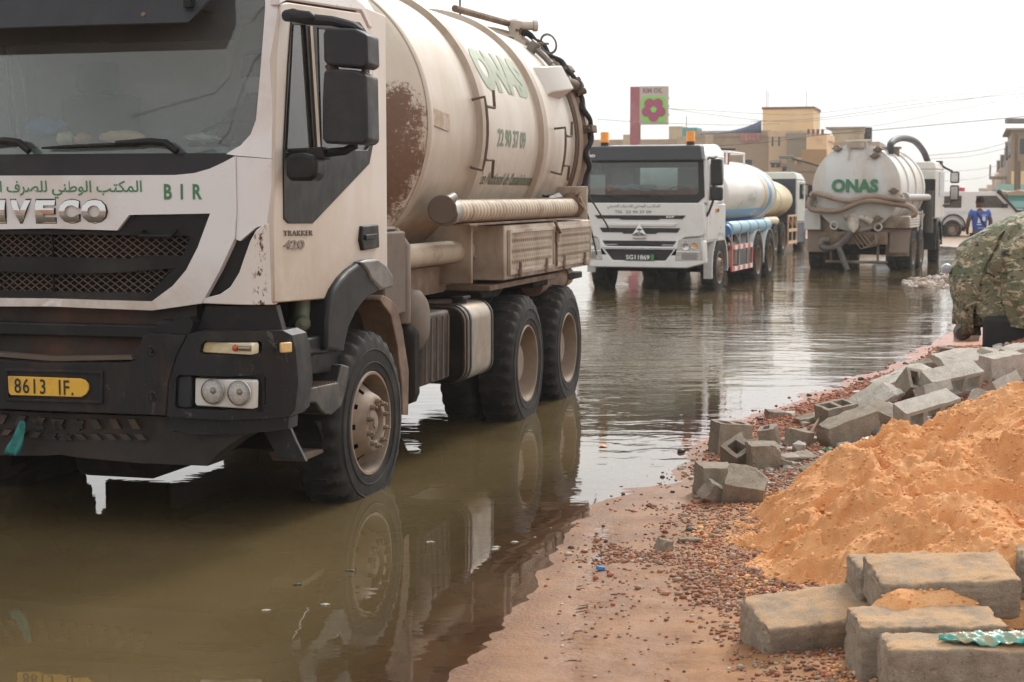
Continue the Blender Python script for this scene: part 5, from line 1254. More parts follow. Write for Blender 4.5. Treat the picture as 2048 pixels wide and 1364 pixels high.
# ---------------------------------------------------------------- cream tanker behind it, pointing away
T4 = (6.85, 48.55, .342)
t4 = pose_empty('tanker_truck', T4)
tag(t4, 'pale yellow tanker truck pointing away behind the blue striped tanker', 'truck', 'tanker trucks in the flooded street')
CREAM = mat('cream_yellow_tank_paint', (.66, .55, .34), .4, var=.06, dirt=(.50, .33, .15), dirt_amt=.25, scale=1.2, streak=True)
A4, B4, Z4 = 1.1, .66, 1.62
etank('tank_shell', t4, -1.2, 3.1, A4, B4, Z4, CREAM, dome=.35)
ering('tank_band', t4, -.9, -.78, A4, B4, Z4, ORNG, .012); ering('tank_band', t4, 1.0, 1.1, A4, B4, Z4, CREAM, .012)
st = MB()
for a0 in (-36, 40):
    rows = []
    for a in (a0, a0 + 5): ar = math.radians(a); rows.append([((A4 + .006) * math.cos(ar), y, Z4 + (B4 + .006) * math.sin(ar)) for y in (-1.1, 3.0)])
    st.add([p for r in rows for p in r], [(0, 1, 3, 2)])
mk('tan_stripe', st, ORNG, t4)
mk('side_pipe', MB().lathe([(0, 0), (.12, .02), (.13, .06), (.13, 1.9), (.1, 1.96), (0, 1.98)], o=(1.0, -1.3, 1.0), ax=(0, 1, 0), n=20), CREAM, t4)
W4 = mat('dull_white_cab', (.60, .62, .58), .45, var=.06, dirt=(.4, .36, .3), dirt_amt=.25)
cb4 = MB().box(-1.15, 1.15, 3.7, 5.3, .9, 2.25)
cb4.hexa([(-1.15, 3.7, 2.25), (1.15, 3.7, 2.25), (1.15, 5.3, 2.25), (-1.15, 5.3, 2.25)], [(-1.05, 3.75, 2.52), (1.05, 3.75, 2.52), (1.03, 5.1, 2.48), (-1.03, 5.1, 2.48)])
mk('cab_shell', cb4, W4, t4, bevel=.05)
mk('cab_back_panel', MB().box(.1, 1.10, 3.66, 3.70, .8, 2.30), mat('navy_panel', (.035, .04, .07), .5), t4, bevel=.02)
mk('side_window', MB().box(1.152, 1.158, 4.1, 4.9, 1.65, 2.2), SIDEGLASS, t4)
mk('cab_skirt', MB().box(.8, 1.18, 3.5, 5.3, .25, .9), mat('navy_panel', (.035, .04, .07), .5), t4, bevel=.02)
mk('mirror_housing', MB().box(1.25, 1.45, 5.1, 5.2, 1.7, 2.1), BK2, t4, bevel=.02)
mk('mirror_arm', MB().cyl((1.1, 5.1, 2.15), (1.35, 5.15, 2.1), .02, 6), BK2, t4)
g4 = empty('side_guard', (0, 0, 0), 0, t4)
OR4 = mat('faded_orange_paint', (.66, .42, .24), .55, var=.1)
for z in (.30, .68): mk('guard_rail', MB().box(1.16, 1.2, 1.9, 3.5, z - .05, z + .05), OR4, g4)
for y in (1.93, 2.7, 3.47): mk('guard_post', MB().box(1.15, 1.19, y - .035, y + .035, .2, 1.15), OR4, g4)
mk('guard_brace', MB().cyl((1.17, 1.95, 1.12), (1.17, 2.7, .78), .025, 6).cyl((1.17, 2.7, 1.12), (1.17, 3.45, .78), .025, 6).box(1.15, 1.19, 1.9, 3.5, 1.1, 1.16), OR4, g4)
c4 = MB().box(-.44, -.36, -1.5, 5, .7, .95).box(.36, .44, -1.5, 5, .7, .95).box(-.9, .9, -1.2, 3.4, .9, 1.02)
mk('chassis_frame', c4, UNDER, t4)
for s_ in (1, -1):
    for y in (0, 1.3): wheel(t4, 'rear', s_ * 1.15, y, .42, R=.52, side=s_, dual=True)
    wheel(t4, 'front', s_ * 1.15, 4.9, .42, R=.52, side=s_)
for y in (0, 1.3, 4.9): mk('axle', MB().cyl((-1, y, .4), (1, y, .4), .08, 8), UNDER, t4)

# ---------------------------------------------------------------- vacuum tanker seen from behind
T3 = (8.50, 38.85, .38)
t3 = pose_empty('tanker_truck', T3)
tag(t3, 'white vacuum tanker truck seen from behind with green letters on its round door', 'truck', 'tanker trucks in the flooded street')
R3, Z3 = .99, 1.95
TW3 = mat('chalky_white_tank_paint', (.68, .67, .635), .45, var=.05, dirt=(.50, .40, .26), dirt_amt=.22, scale=1.3, streak=True)
DR3 = mat('grey_white_door_paint', (.57, .575, .575), .5, var=.05, dirt=(.42, .33, .22), dirt_amt=.24, scale=1.5, streak=True)
t3k = mk('tank_shell', MB().lathe([(R3, -1.0), (R3, 3.6), (R3 * .97, 3.7), (R3 * .8, 3.83), (R3 * .4, 3.93), (0, 3.95)], o=(0, 0, Z3), ax=(0, 1, 0), n=96), TW3, t3, ang=50)
for y in (-.98, .35, 1.7, 3.0): mk('tank_ring', MB().lathe([(R3, y), (R3 + .035, y + .02), (R3 + .035, y + .08), (R3, y + .1)], o=(0, 0, Z3), ax=(0, 1, 0), n=96), DR3, t3k)
dr3 = mk('tank_door', MB().lathe([(R3 + .04, -1.0), (R3 + .04, -1.06), (R3 * .97, -1.08), (R3 * .85, -1.16), (R3 * .5, -1.25), (0, -1.29)], o=(0, 0, Z3), ax=(0, 1, 0), n=96), DR3, t3, ang=50)
def d3(px, py, off=0.0):      # a point of the domed door under a pixel
    y = -1.2
    for _ in range(6):
        q = loc(px, py, T3, 'y', y - off); r = min(R3, math.hypot(q[0], q[2] - Z3)) / R3
        y = -1.29 + .21 * r ** 3
    return Vector((q[0], y - off, q[2]))
def d3map(x0, x1, y0, y1, off=.012):
    def f(u, v): return d3(x0 + (x1 - x0) * u, y1 + (y0 - y1) * v, off)
    return f
lettering('door_lettering', 'ONAS', d3map(1663, 1757, 358, 385), mat('bright_green_lettering', (.045, .19, .095), .5, var=.08), dr3, .055, 1.05)
def ringat(px, py, r, th, nm, ml):
    p = d3(px, py, .06)
    return mk(nm, MB().lathe([(r, -th), (r + th, 0), (r, th), (r - th, 0), (r, -th)], o=p, ax=(0, 1, 0), n=24), ml, t3)
GRIM = mat('grimy_brown_fitting', (.16, .115, .08), .65, var=.3, dirt=(.4, .35, .28), dirt_amt=.3)
for px, py in ((1675, 297), (1757, 299), (1751, 312), (1788, 382), (1756, 437), (1626, 398)):
    p = d3(px, py, .0)
    mk('door_clamp', MB().cyl(p + Vector((0, .06, 0)), p + Vector((0, -.10, 0)), .075, 12).cyl(p + Vector((0, -.10, 0)), p + Vector((0, -.16, 0)), .035, 8).box(p.x - .12, p.x + .12, p.y - .05, p.y - .01, p.z - .02, p.z + .02), GRIM, t3, bevel=.004)
for px, py in ((1668, 451), (1756, 454), (1800, 395), (1628, 396)): ringat(px, py, .085, .018, 'hose_ring', TW3)
HB = mat('muddy_beige_hose', (.30, .22, .165), .6, var=.15, dirt=(.18, .12, .085), dirt_amt=.4)
def hose3(pts, r, nm='hose', ml=HB, off=.14):
    P_ = [d3(px, py, off) for px, py in pts]
    sm = []
    for i in range(len(P_) - 1):
        p0, p1, p2, p3 = P_[max(0, i - 1)], P_[i], P_[i + 1], P_[min(len(P_) - 1, i + 2)]
        for k in range(5):
            t = k / 5; sm.append(.5 * ((2 * p1) + (p2 - p0) * t + (2 * p0 - 5 * p1 + 4 * p2 - p3) * t * t + (-p0 + 3 * p1 - 3 * p2 + p3) * t ** 3))
    sm.append(P_[-1]); return mk(nm, MB().tube(sm, r, 12), ml, t3)
hose3([(1622, 392), (1628, 386), (1645, 390), (1680, 400), (1705, 402), (1735, 394), (1770, 395), (1800, 400), (1812, 402)], .062)
hose3([(1622, 396), (1618, 410), (1625, 419), (1655, 422), (1680, 420), (1705, 410), (1728, 402), (1755, 402), (1790, 408), (1815, 412), (1828, 420), (1830, 428), (1822, 432)], .066)
hose3([(1711, 452), (1705, 462), (1693, 476), (1678, 490), (1655, 497), (1643, 492), (1646, 482), (1660, 480)], .075, 'outlet_hose', mat('dark_grey_hose', (.10, .095, .09), .6, var=.2, dirt=(.2, .16, .12), dirt_amt=.4), off=.2)
hose3([(1675, 490), (1685, 515), (1695, 540)], .07, 'outlet_hose', mat('dark_grey_hose', (.10, .095, .09), .6), off=.2)
p = d3(1708, 440, 0)
mk('outlet_valve', MB().lathe([(0, .35), (.12, .2), (.14, .05), (.13, -.12), (.08, -.16)], o=p + Vector((.0, -.1, -.02)), ax=(.15, -.6, -.8), n=18).cyl(p + Vector((-.22, 0, .08)), p + Vector((.25, -.02, .05)), .07, 12).cyl(p + Vector((.25, -.02, .05)), p + Vector((.42, -.02, -.06)), .09, 12), mat('pale_valve_cast', (.50, .46, .40), .5, var=.15, dirt=(.3, .22, .15), dirt_amt=.4), t3, bevel=.004)
mk('outlet_collar', MB().cyl(d3(1713, 450, .18), d3(1708, 462, .2), .10, 12), ALU, t3)
tp3 = MB().cyl(d3(1692, 284, .05), d3(1742, 282, .05), .045, 10).cyl(d3(1700, 280, .06), d3(1697, 320, .06), .022, 6).cyl(d3(1733, 280, .06), d3(1736, 318, .06), .022, 6)
tp3.box(*[v for v in (d3(1712, 292).x - .2, d3(1712, 292).x + .2, -1.2, -1.02, d3(1712, 296).z, d3(1712, 286).z)])
mk('door_hinge', tp3, mat('pale_valve_cast', (.50, .46, .40)), t3, bevel=.005)
mk('rust_runs', MB().add([d3(1706, 300, .004), d3(1708, 300, .004), d3(1708, 352, .004), d3(1706, 352, .004)] + [d3(1724, 302, .004), d3(1725.5, 302, .004), d3(1725.5, 355, .004), d3(1724, 355, .004)], [(0, 1, 2, 3), (4, 5, 6, 7)]), ORNG, dr3)
# big suction hose over the top
hp3 = [tuple(loc(px, py, T3, 'x', .62)) for px, py in ((1783, 303), (1781, 290), (1790, 280), (1808, 276), (1830, 283), (1847, 303), (1857, 328), (1866, 352))]
sm = []
V_ = [Vector(p) for p in hp3]
for i in range(len(V_) - 1):
    p0, p1, p2, p3 = V_[max(0, i - 1)], V_[i], V_[i + 1], V_[min(len(V_) - 1, i + 2)]
    for k in range(8):
        t = k / 8; sm.append(.5 * ((2 * p1) + (p2 - p0) * t + (2 * p0 - 5 * p1 + 4 * p2 - p3) * t * t + (-p0 + 3 * p1 - 3 * p2 + p3) * t ** 3))
mk('suction_hose', MB().tube(sm, .085, 14), mat('blue_grey_rubber', (.045, .05, .065), .55, var=.15, bump=.2, bscale=40), t3)
mk('suction_port', MB().cyl((.42, 1.45, Z3 + R3 - .2), (.42, 1.45, Z3 + R3 - .02), .2, 18).cyl((.42, 1.45, Z3 + R3 - .02), (.42, 1.45, Z3 + R3 + .03), .25, 18), GRIM, t3)
mk('side_pipe', MB().cyl((1.06, -.6, 1.72), (1.06, 3.6, 1.72), .085, 16).cyl((1.06, -.7, 1.72), (1.06, -.5, 1.72), .12, 16), mat('grey_dusty_pipe', (.36, .35, .33), .5, var=.1), t3)
mk('side_box', MB().box(.55, 1.22, -.9, .9, 1.0, 1.28), SKIRT, t3, bevel=.015)
bd = MB()
for z in (1.04, 1.10, 1.16, 1.22): bd.box(1.222, 1.232, -.8, .8, z - .018, z + .018)
mk('side_box_slats', bd, TW3, t3)
rk = MB()
for y in (1.1, 1.9):
    for z in (.95, 1.35): rk.cyl((1.15, 1.1, z), (1.15, 1.9, z), .02, 6)
    rk.cyl((1.15, y, .9), (1.15, y, 1.4), .02, 6)
mk('side_rack', rk, TW3, t3)
mk('tank_cradle', MB().prism([(-.9, 1.0), (-1.0, 1.3), (-.6, 1.1), (.6, 1.1), (1.0, 1.3), (.9, 1.0), (.45, .72), (-.45, .72)], 'y', -.8, 3.6), SKIRT, t3)
mk('left_box', MB().box(-1.25, -.85, -.9, .8, .95, 1.45), mat('grey_white_door_paint', (.5, .5, .5)), t3, bevel=.02)
mk('rear_beam', MB().box(-.75, .75, -1.1, -.95, .62, .92), RUSTY, t3, bevel=.01)
cbl = MB()
for k in range(4): cbl.tube([(-.1 + .1 * k, -1.12, .85), (.15 + .08 * k, -1.16, .52 + .04 * k), (.5, -1.15, .6 + .05 * k), (.62 - .05 * k, -1.12, .88)], .014, 6)
mk('cables', cbl, HB, t3)
mk('rear_bar', MB().cyl((-.7, -1.0, .2), (.75, -1.0, .2), .035, 8).box(-.6, -.55, -1.02, -.95, .2, .7).box(.5, .55, -1.02, -.95, .2, .7), GRIM, t3)
for s_ in (1, -1):
    mk('mudguard', MB().lathe([(.62, -.55), (.64, -.55), (.64, .0), (.62, .0)], o=(s_ * 1.2, 0, .42), ax=(s_, 0, 0), n=48, skip=lambda j, k: 12 < k < 36), SKIRT, t3, ang=50)
    mk('mud_flap', MB().box(min(s_ * .75, s_ * 1.2), max(s_ * .75, s_ * 1.2), -.72, -.70, .42, .98), mat('dusty_pink_flap', (.30, .23, .19), .8, var=.2), t3)
    for y in (0, 1.35): wheel(t3, 'rear', s_ * 1.22, y, .43, R=.55, side=s_, dual=True)
    wheel(t3, 'front', s_ * 1.2, 5.0, .43, R=.55, side=s_, steer=.1)
mk('chassis_frame', MB().box(-.44, -.36, -1.0, 5.6, .68, .95).box(.36, .44, -1.0, 5.6, .68, .95).box(-.8, .8, 3.9, 6.0, .5, 1.1), UNDER, t3)
for y in (0, 1.35, 5): mk('axle', MB().cyl((-1, y, .42), (1, y, .42), .08, 8), UNDER, t3)
mk('cab_shell', MB().box(-1.17, 1.17, 4.3, 6.2, 1.15, 2.45).hexa([(-1.17, 4.3, 2.45), (1.17, 4.3, 2.45), (1.17, 6.2, 2.45), (-1.17, 6.2, 2.45)], [(-1.1, 4.35, 2.66), (1.1, 4.35, 2.66), (1.1, 6.0, 2.66), (-1.1, 6.0, 2.66)]), TW3, t3, bevel=.04)
mk('cab_side_window', MB().box(1.172, 1.18, 5.0, 5.95, 1.75, 2.4), SIDEGLASS, t3)
mk('cab_rear_trim', MB().box(.85, 1.16, 4.24, 4.3, 1.2, 2.2), mat('dark_cab_trim', (.02, .02, .02), .8), t3)
mk('exhaust_stack', MB().cyl((1.0, 4.0, .8), (1.0, 4.0, 1.9), .16, 18), mat('dark_exhaust', (.06, .055, .05), .6, var=.2), t3)
mk('wheel_arch', MB().lathe([(.66, -.4), (.72, -.4), (.72, .0), (.66, .0)], o=(1.2, 5.0, .43), ax=(1, 0, 0), n=48, skip=lambda j, k: 12 < k < 36), BK2, t3, ang=50)
for z0, z1 in ((2.10, 2.42), (1.62, 2.05)):
    mk('mirror_housing', MB().box(1.34, 1.58, 5.95, 6.08, z0, z1), BK2, t3, bevel=.04)
    mk('mirror_glass', MB().box(1.37, 1.55, 5.94, 5.948, z0 + .04, z1 - .04), CHROME, t3)
mk('mirror_arm', MB().tube([(1.1, 5.9, 2.6), (1.2, 5.95, 2.52), (1.4, 6.0, 2.42)], .03, 8).tube([(1.17, 5.9, 1.5), (1.35, 5.98, 1.52), (1.42, 6.0, 1.62)], .03, 8).box(1.0, 1.15, 5.6, 5.9, 2.6, 2.7), BK2, t3)
# ---------------------------------------------------------------- off-road car, walker, covered car
CARW = mat('white_car_paint', (.72, .72, .71), .3, var=.03, coat=.3)
lc = empty('offroad_car', (19.55, 67.2, 0), .05)
tag(lc, 'white off-road estate car with snorkel and red roof light beyond the rear-facing tanker', 'car')
prof = [(-2.35, .62), (-2.38, 1.15), (-2.25, 1.18), (-2.1, 1.86), (-1.95, 1.92), (.45, 1.92), (.62, 1.86), (1.15, 1.22), (2.3, 1.12), (2.42, .98), (2.42, .55), (1.95, .50), (1.9, .85), (1.72, .98), (1.3, .98), (1.1, .82), (1.05, .48), (-.95, .48), (-1.0, .82), (-1.2, .98), (-1.6, .98), (-1.8, .82), (-1.85, .55)]
WN = [[(-1.95, 1.25), (-2.0, 1.72), (-1.05, 1.75), (-1.05, 1.25)], [(-.45, 1.25), (-.45, 1.75), (.40, 1.75), (.92, 1.25)]]
for y0, y1 in ((-.92, -.86), (.86, .92)): mk('body_side', prismh(prof, WN, 'y', y0, y1), CARW, lc, bevel=.01)
mk('body', MB().prism([(-2.35, .55), (-2.38, 1.15), (2.3, 1.10), (2.42, .98), (2.42, .5)], 'y', -.86, .86).box(-2.1, .5, -.86, .86, 1.84, 1.92), CARW, lc, bevel=.03)
for s_ in (-1, 1): mk('window_glass', MB().box(-2.0, .9, s_ * .872 - .002, s_ * .872 + .002, 1.2, 1.8), SIDEGLASS, lc)
mk('windscreen', MB().hexa([(1.12, -.82, 1.2), (1.15, -.82, 1.2), (1.15, .82, 1.2), (1.12, .82, 1.2)], [(.56, -.82, 1.86), (.59, -.82, 1.86), (.59, .82, 1.86), (.56, .82, 1.86)]), SIDEGLASS, lc)
mk('snorkel', MB().tube([(.42, -.95, 1.95), (.52, -.96, 1.90), (.60, -.97, 1.80), (1.1, -.97, 1.28), (1.25, -.95, 1.12), (1.6, -.93, 1.12)], [.08, .09, .06, .055, .06, .06], 10), BK2, lc)
mk('roof_beacon', MB().lathe([(0, 0), (.12, 0), (.12, .16), (0, .2)], o=(-.85, -.3, 1.93), ax=(0, 0, 1), n=16), mat('red_beacon', (.45, .03, .06), .3), lc)
mk('roof_horn', MB().lathe([(.02, 0), (.05, .1), (.10, .2)], o=(-1.0, -.3, 2.02), ax=(-1, 0, 0), n=16), mat('pale_horn', (.7, .7, .66), .4), lc)
mk('seats', MB().box(-.5, -.1, -.6, .6, .9, 1.6).box(-1.7, -1.5, -.6, .6, .9, 1.5), mat('dark_seat_cloth', (.05, .05, .06)), lc)
mk('door_mirror', MB().box(.65, .85, -1.08, -.92, 1.28, 1.42), BK2, lc, bevel=.02)
mk('wing_mirror', MB().box(2.25, 2.5, -.75, -.6, 1.12, 1.35), BK2, lc, bevel=.03)
mk('side_lettering', MB().box(-1.75, -.6, -.926, -.921, 1.08, 1.10).box(-1.7, -.7, -.926, -.921, 1.02, 1.035), mat('faded_blue_lettering', (.35, .45, .65), .5), lc)
mk('fender_flare', MB().lathe([(.46, 0), (.52, 0), (.52, .3), (.46, .3)], o=(-1.4, -.70, .48), ax=(0, -1, 0), n=32, skip=lambda j, k: 9 < k < 22).lathe([(.46, 0), (.52, 0), (.52, .3), (.46, .3)], o=(1.5, -.70, .48), ax=(0, -1, 0), n=32, skip=lambda j, k: 9 < k < 22), BK2, lc)
for x in (-1.4, 1.5):
    for s_ in (-1, 1):
        e = wheel(lc, 'rear', x, s_ * .95, .36, R=.40, w=.25, side=1); e.rotation_euler = (0, 0, -PI / 2 if s_ < 0 else PI / 2)

pp = empty('person', (10.2, 35.0, .0), PI)
tag(pp, 'person in a blue printed T-shirt seen from behind beside the camouflage cover', 'person')
BLU = mat('royal_blue_cotton', (.06, .12, .40), .85, var=.12)
J = [(0, 0, .94), (0, 0, 1.10), (0, 0, 1.30), (0, 0, 1.43), (0, .01, 1.50),
     (.17, 0, 1.41), (.25, .0, 1.20), (.24, -.10, 1.0), (.20, -.18, .92), (-.17, 0, 1.41), (-.25, .0, 1.20), (-.24, -.08, 1.0), (-.20, -.16, .92),
     (.09, 0, .90), (.10, -.02, .50), (.11, .02, .09), (.11, -.12, .04), (-.09, 0, .90), (-.12, .04, .50), (-.13, .10, .09), (-.13, -.04, .04)]
E_ = [(0, 1), (1, 2), (2, 3), (3, 4), (2, 5), (5, 6), (6, 7), (7, 8), (2, 9), (9, 10), (10, 11), (11, 12), (0, 13), (13, 14), (14, 15), (15, 16), (0, 17), (17, 18), (18, 19), (19, 20)]
Rr = [(.14, .10), (.13, .09), (.16, .10), (.09, .07), .05, .065, .048, .036, .028, .065, .048, .036, .028, (.10, .10), .068, .045, .04, (.10, .10), .068, .045, .04]
skin_body('body', J, E_, Rr, SKIN, pp)
skin_body('t_shirt', [J[0], J[1], J[2], (0, 0, 1.40), (0, .01, 1.44), J[5], (.225, 0, 1.27), J[9], (-.225, 0, 1.27)], [(0, 1), (1, 2), (2, 3), (3, 4), (2, 5), (5, 6), (2, 7), (7, 8)], [(.17, .125), (.16, .12), (.185, .125), (.12, .09), .062, .085, .085, .085, .085], BLU, pp)
skin_body('trousers', [(0, 0, .98), (.09, 0, .88), (.10, -.02, .50), (.11, .02, .12), (-.09, 0, .88), (-.12, .04, .50), (-.13, .10, .12)], [(0, 1), (1, 2), (2, 3), (0, 4), (4, 5), (5, 6)], [(.16, .12), .115, .085, .065, .115, .085, .065], mat('dark_trousers', (.03, .03, .04), .9), pp)
hm = MB().lathe([(0, -.12), (.055, -.11), (.075, -.06), (.082, 0), (.086, .05), (.075, .10), (.04, .125), (0, .13)], o=(0, -.01, 1.62), ax=(0, 0, 1), n=20)
for s_ in (1, -1): hm.lathe([(0, -.01), (.02, 0), (.028, .012), (0, .014)], o=(s_ * .082, 0, 1.62), ax=(s_, 0, 0), n=8)
hm.add([(-.012, -.09, 1.63), (.012, -.09, 1.63), (.016, -.09, 1.60), (-.016, -.09, 1.60), (0, -.115, 1.605)], [(0, 1, 4), (1, 2, 4), (2, 3, 4), (3, 0, 4)])
mk('head', hm, SKIN, pp, ang=80)
mk('hair', MB().lathe([(.084, -.01), (.090, .05), (.08, .10), (.045, .132), (0, .14)], o=(0, .008, 1.625), ax=(0, 0, 1), n=18), mat('black_hair', (.01, .009, .008), .9), pp, ang=80)
# print on the shirt's back (back faces the camera: local +y)
pr = MB()
def bq(a, b_, c, d): pr.add([(x, .145, z) for x, z in (a, b_, c, d)], [(0, 1, 2, 3)])
bq((.09, 1.17), (.02, 1.17), (.045, 1.33), (.065, 1.33)); bq((-.02, 1.22), (-.09, 1.22), (-.08, 1.32), (-.02, 1.32)); bq((.10, 1.13), (.0, 1.13), (.0, 1.15), (.10, 1.15)); bq((-.0, 1.34), (-.12, 1.34), (-.12, 1.352), (-.0, 1.352)); bq((.08, 1.06), (-.08, 1.06), (-.08, 1.07), (.08, 1.07))
mk('shirt_print', pr, mat('white_shirt_print', (.6, .65, .75), .8), pp)
mk('bag_strap', MB().add([(x, .15, z) for x, z in [(-.13, 1.07), (-.10, 1.05), (.12, 1.38), (.10, 1.41)]], [(0, 1, 2, 3)]), mat('navy_strap', (.015, .02, .08), .8), pp)

# car under a camouflage cover
m, nt, bs = newmat('camouflage_fabric')
tc = N(nt, 'ShaderNodeTexCoord'); O_ = tc.outputs['Object']
mpn = N(nt, 'ShaderNodeMapping'); nt.links.new(O_, mpn.inputs[0]); mpn.inputs['Rotation'].default_value = (0, .5, .2); mpn.inputs['Scale'].default_value = (1.0, 1.0, 1.9)
O_ = mpn.outputs[0]
n1 = ramp(nt, noise(nt, 4.2, 3, .6, vec=O_, dist=1.3), [(.44, 0), (.455, 1)])
n2 = ramp(nt, noise(nt, 6.0, 3, .6, vec=O_, dist=1.8), [(.555, 0), (.57, 1)])
n3 = ramp(nt, noise(nt, 7.5, 3, .65, vec=O_, dist=2.2), [(.60, 0), (.615, 1)])
c = mixc(nt, n1, (.11, .14, .075), (.20, .19, .115)); c = mixc(nt, n2, c, (.52, .44, .30)); c = mixc(nt, n3, c, (.022, .02, .015))
nt.links.new(c, bs.inputs['Base Color']); bs.inputs['Roughness'].default_value = .6
bumpn(nt, bs, noise(nt, 7, 6, .65, stretch=(1, 1, .45), dist=1.2), .9, .045)
cc_ = empty('covered_car', (6.20, 15.5, 0), -.30)
tag(cc_, 'car wrapped in a crumpled green and brown camouflage cover on the gravel bank', 'covered car')
cv = MB(); nu, nv = 150, 70
zb = .52
def cover(u, v):
    a = 2 * PI * u; k = v
    ex, ey = 1.85, .95
    sup = lambda t, p: math.copysign(abs(t) ** p, t)
    x = ex * sup(math.cos(a), .72); y = ey * sup(math.sin(a), .72)
    ph = k * PI / 2
    s = math.cos(ph) ** .55 if k < 1 else 0
    z = zb + 1.20 * math.sin(ph) ** .9
    bulge = 1 + .06 * math.sin(k * PI)
    lo = 1 - .10 * (1 - k) ** 2
    fold = (.045 * math.sin(a * 13 + k * 5 + 2 * math.sin(a * 3)) + .03 * math.sin(a * 29 + 7 * k + 3 * math.sin(k * 4))) * (1 - k) ** .6
    fold += .03 * math.sin(k * 21 + 3 * math.sin(a * 4)) * math.sin(a * 5 + 1) * math.sin(k * PI)
    r = s * bulge * lo + fold * s
    return (x * r, y * r, z + .03 * math.sin(a * 7) * (1 - k))
for j in range(nv):
    for i in range(nu): cv.v.append(cover(i / nu, j / (nv - 1)))
cv.f = [(j * nu + i, j * nu + (i + 1) % nu, (j + 1) * nu + (i + 1) % nu, (j + 1) * nu + i) for j in range(nv - 1) for i in range(nu)]
mk('camouflage_cover', cv, m, cc_, ang=80)
fl2 = MB()
for j in range(22):
    for i in range(34):
        p = cover((.40 + .19 * i / 33), .02 + .62 * j / 21); k = 1.035 + .02 * math.sin(i * .7) + (.03 if i < 2 or i > 31 else 0) * 0
        fl2.v.append((p[0] * k - .03, p[1] * k, p[2] - .04 - (.10 if j == 0 else 0)))
fl2.f = [(j * 34 + i, j * 34 + i + 1, (j + 1) * 34 + i + 1, (j + 1) * 34 + i) for j in range(21) for i in range(33)]
o = mk('loose_cover_flap', fl2, m, cc_, ang=80); sld = o.modifiers.new('t', 'SOLIDIFY'); sld.thickness = .012
mk('car_underside', MB().box(-1.55, 1.6, -.7, .75, .2, .62), mat('black_underside', (.01, .01, .01), .7), cc_, bevel=.05)
for x in (-.75, 1.15):
    for s_ in (-1, 1):
        e = wheel(cc_, 'rear', x, s_ * .62, .45, R=.30, w=.2, side=1); e.rotation_euler = (0, 0, -PI / 2 if s_ < 0 else PI / 2)
mk('bumper_end', MB().lathe([(0, -.09), (.06, -.08), (.09, 0), (.06, .08), (0, .09)], o=(-1.75, -.1, .42), ax=(0, 1, .1), n=18), mat('grey_dusty_plastic', (.10, .09, .085), .6, var=.2), cc_)
mk('wing_mirror', MB().lathe([(0, -.04), (.045, -.03), (.055, 0), (.05, .04), (0, .045)], o=(-1.93, .3, 1.03), ax=(0, 1, 0), n=16), mat('silver_mirror_shell', (.5, .55, .6), .25), cc_)
# ---------------------------------------------------------------- concrete blocks, rubble, sand, gravel
def concrete(name, a, b_, dust=None, sc=9):
    m, nt, bs = newmat(name)
    c = mixc(nt, ramp(nt, noise(nt, sc, 8, .7), [(.35, 0), (.65, 1)]), a, b_)
    n2 = noise(nt, 60, 4, .7)
    c = mixc(nt, ramp(nt, n2, [(.60, 0), (.70, .6)]), c, [min(1, v * 1.7) for v in b_])
    c = mixc(nt, ramp(nt, noise(nt, 45, 4, .7), [(.32, .7), (.42, 0)]), c, [v * .45 for v in a])
    if dust:
        geo = N(nt, 'ShaderNodeNewGeometry'); sp = N(nt, 'ShaderNodeSeparateXYZ'); nt.links.new(geo.outputs['Normal'], sp.inputs[0])
        u = N(nt, 'ShaderNodeMath', operation='MULTIPLY'); nt.links.new(ramp(nt, sp.outputs[2], [(.35, .06), (.85, .9)]), u.inputs[0])
        nt.links.new(ramp(nt, noise(nt, 7, 6, .6), [(.33, .1), (.55, .95)]), u.inputs[1])
        c = mixc(nt, u.outputs[0], c, dust)
    nt.links.new(c, bs.inputs['Base Color']); bs.inputs['Roughness'].default_value = .92
    vo = N(nt, 'ShaderNodeTexVoronoi'); vo.inputs['Scale'].default_value = 95; tcv = N(nt, 'ShaderNodeTexCoord'); nt.links.new(tcv.outputs['Object'], vo.inputs['Vector'])
    sm_ = N(nt, 'ShaderNodeMath', operation='MULTIPLY_ADD'); nt.links.new(ramp(nt, vo.outputs['Distance'], [(.10, 0), (.42, 1)]), sm_.inputs[0]); sm_.inputs[1].default_value = .3; nt.links.new(noise(nt, 60, 8, .8), sm_.inputs[2])
    bumpn(nt, bs, sm_.outputs[0], .85, .009)
    return m
SANDC = (.56, .29, .125)
CONA = concrete('coarse_concrete', (.215, .18, .14), (.36, .31, .25), (.56, .35, .19))
CONB = concrete('damp_block_concrete', (.23, .19, .145), (.35, .30, .24))
CONL = concrete('pale_block_concrete', (.40, .36, .31), (.56, .52, .46))

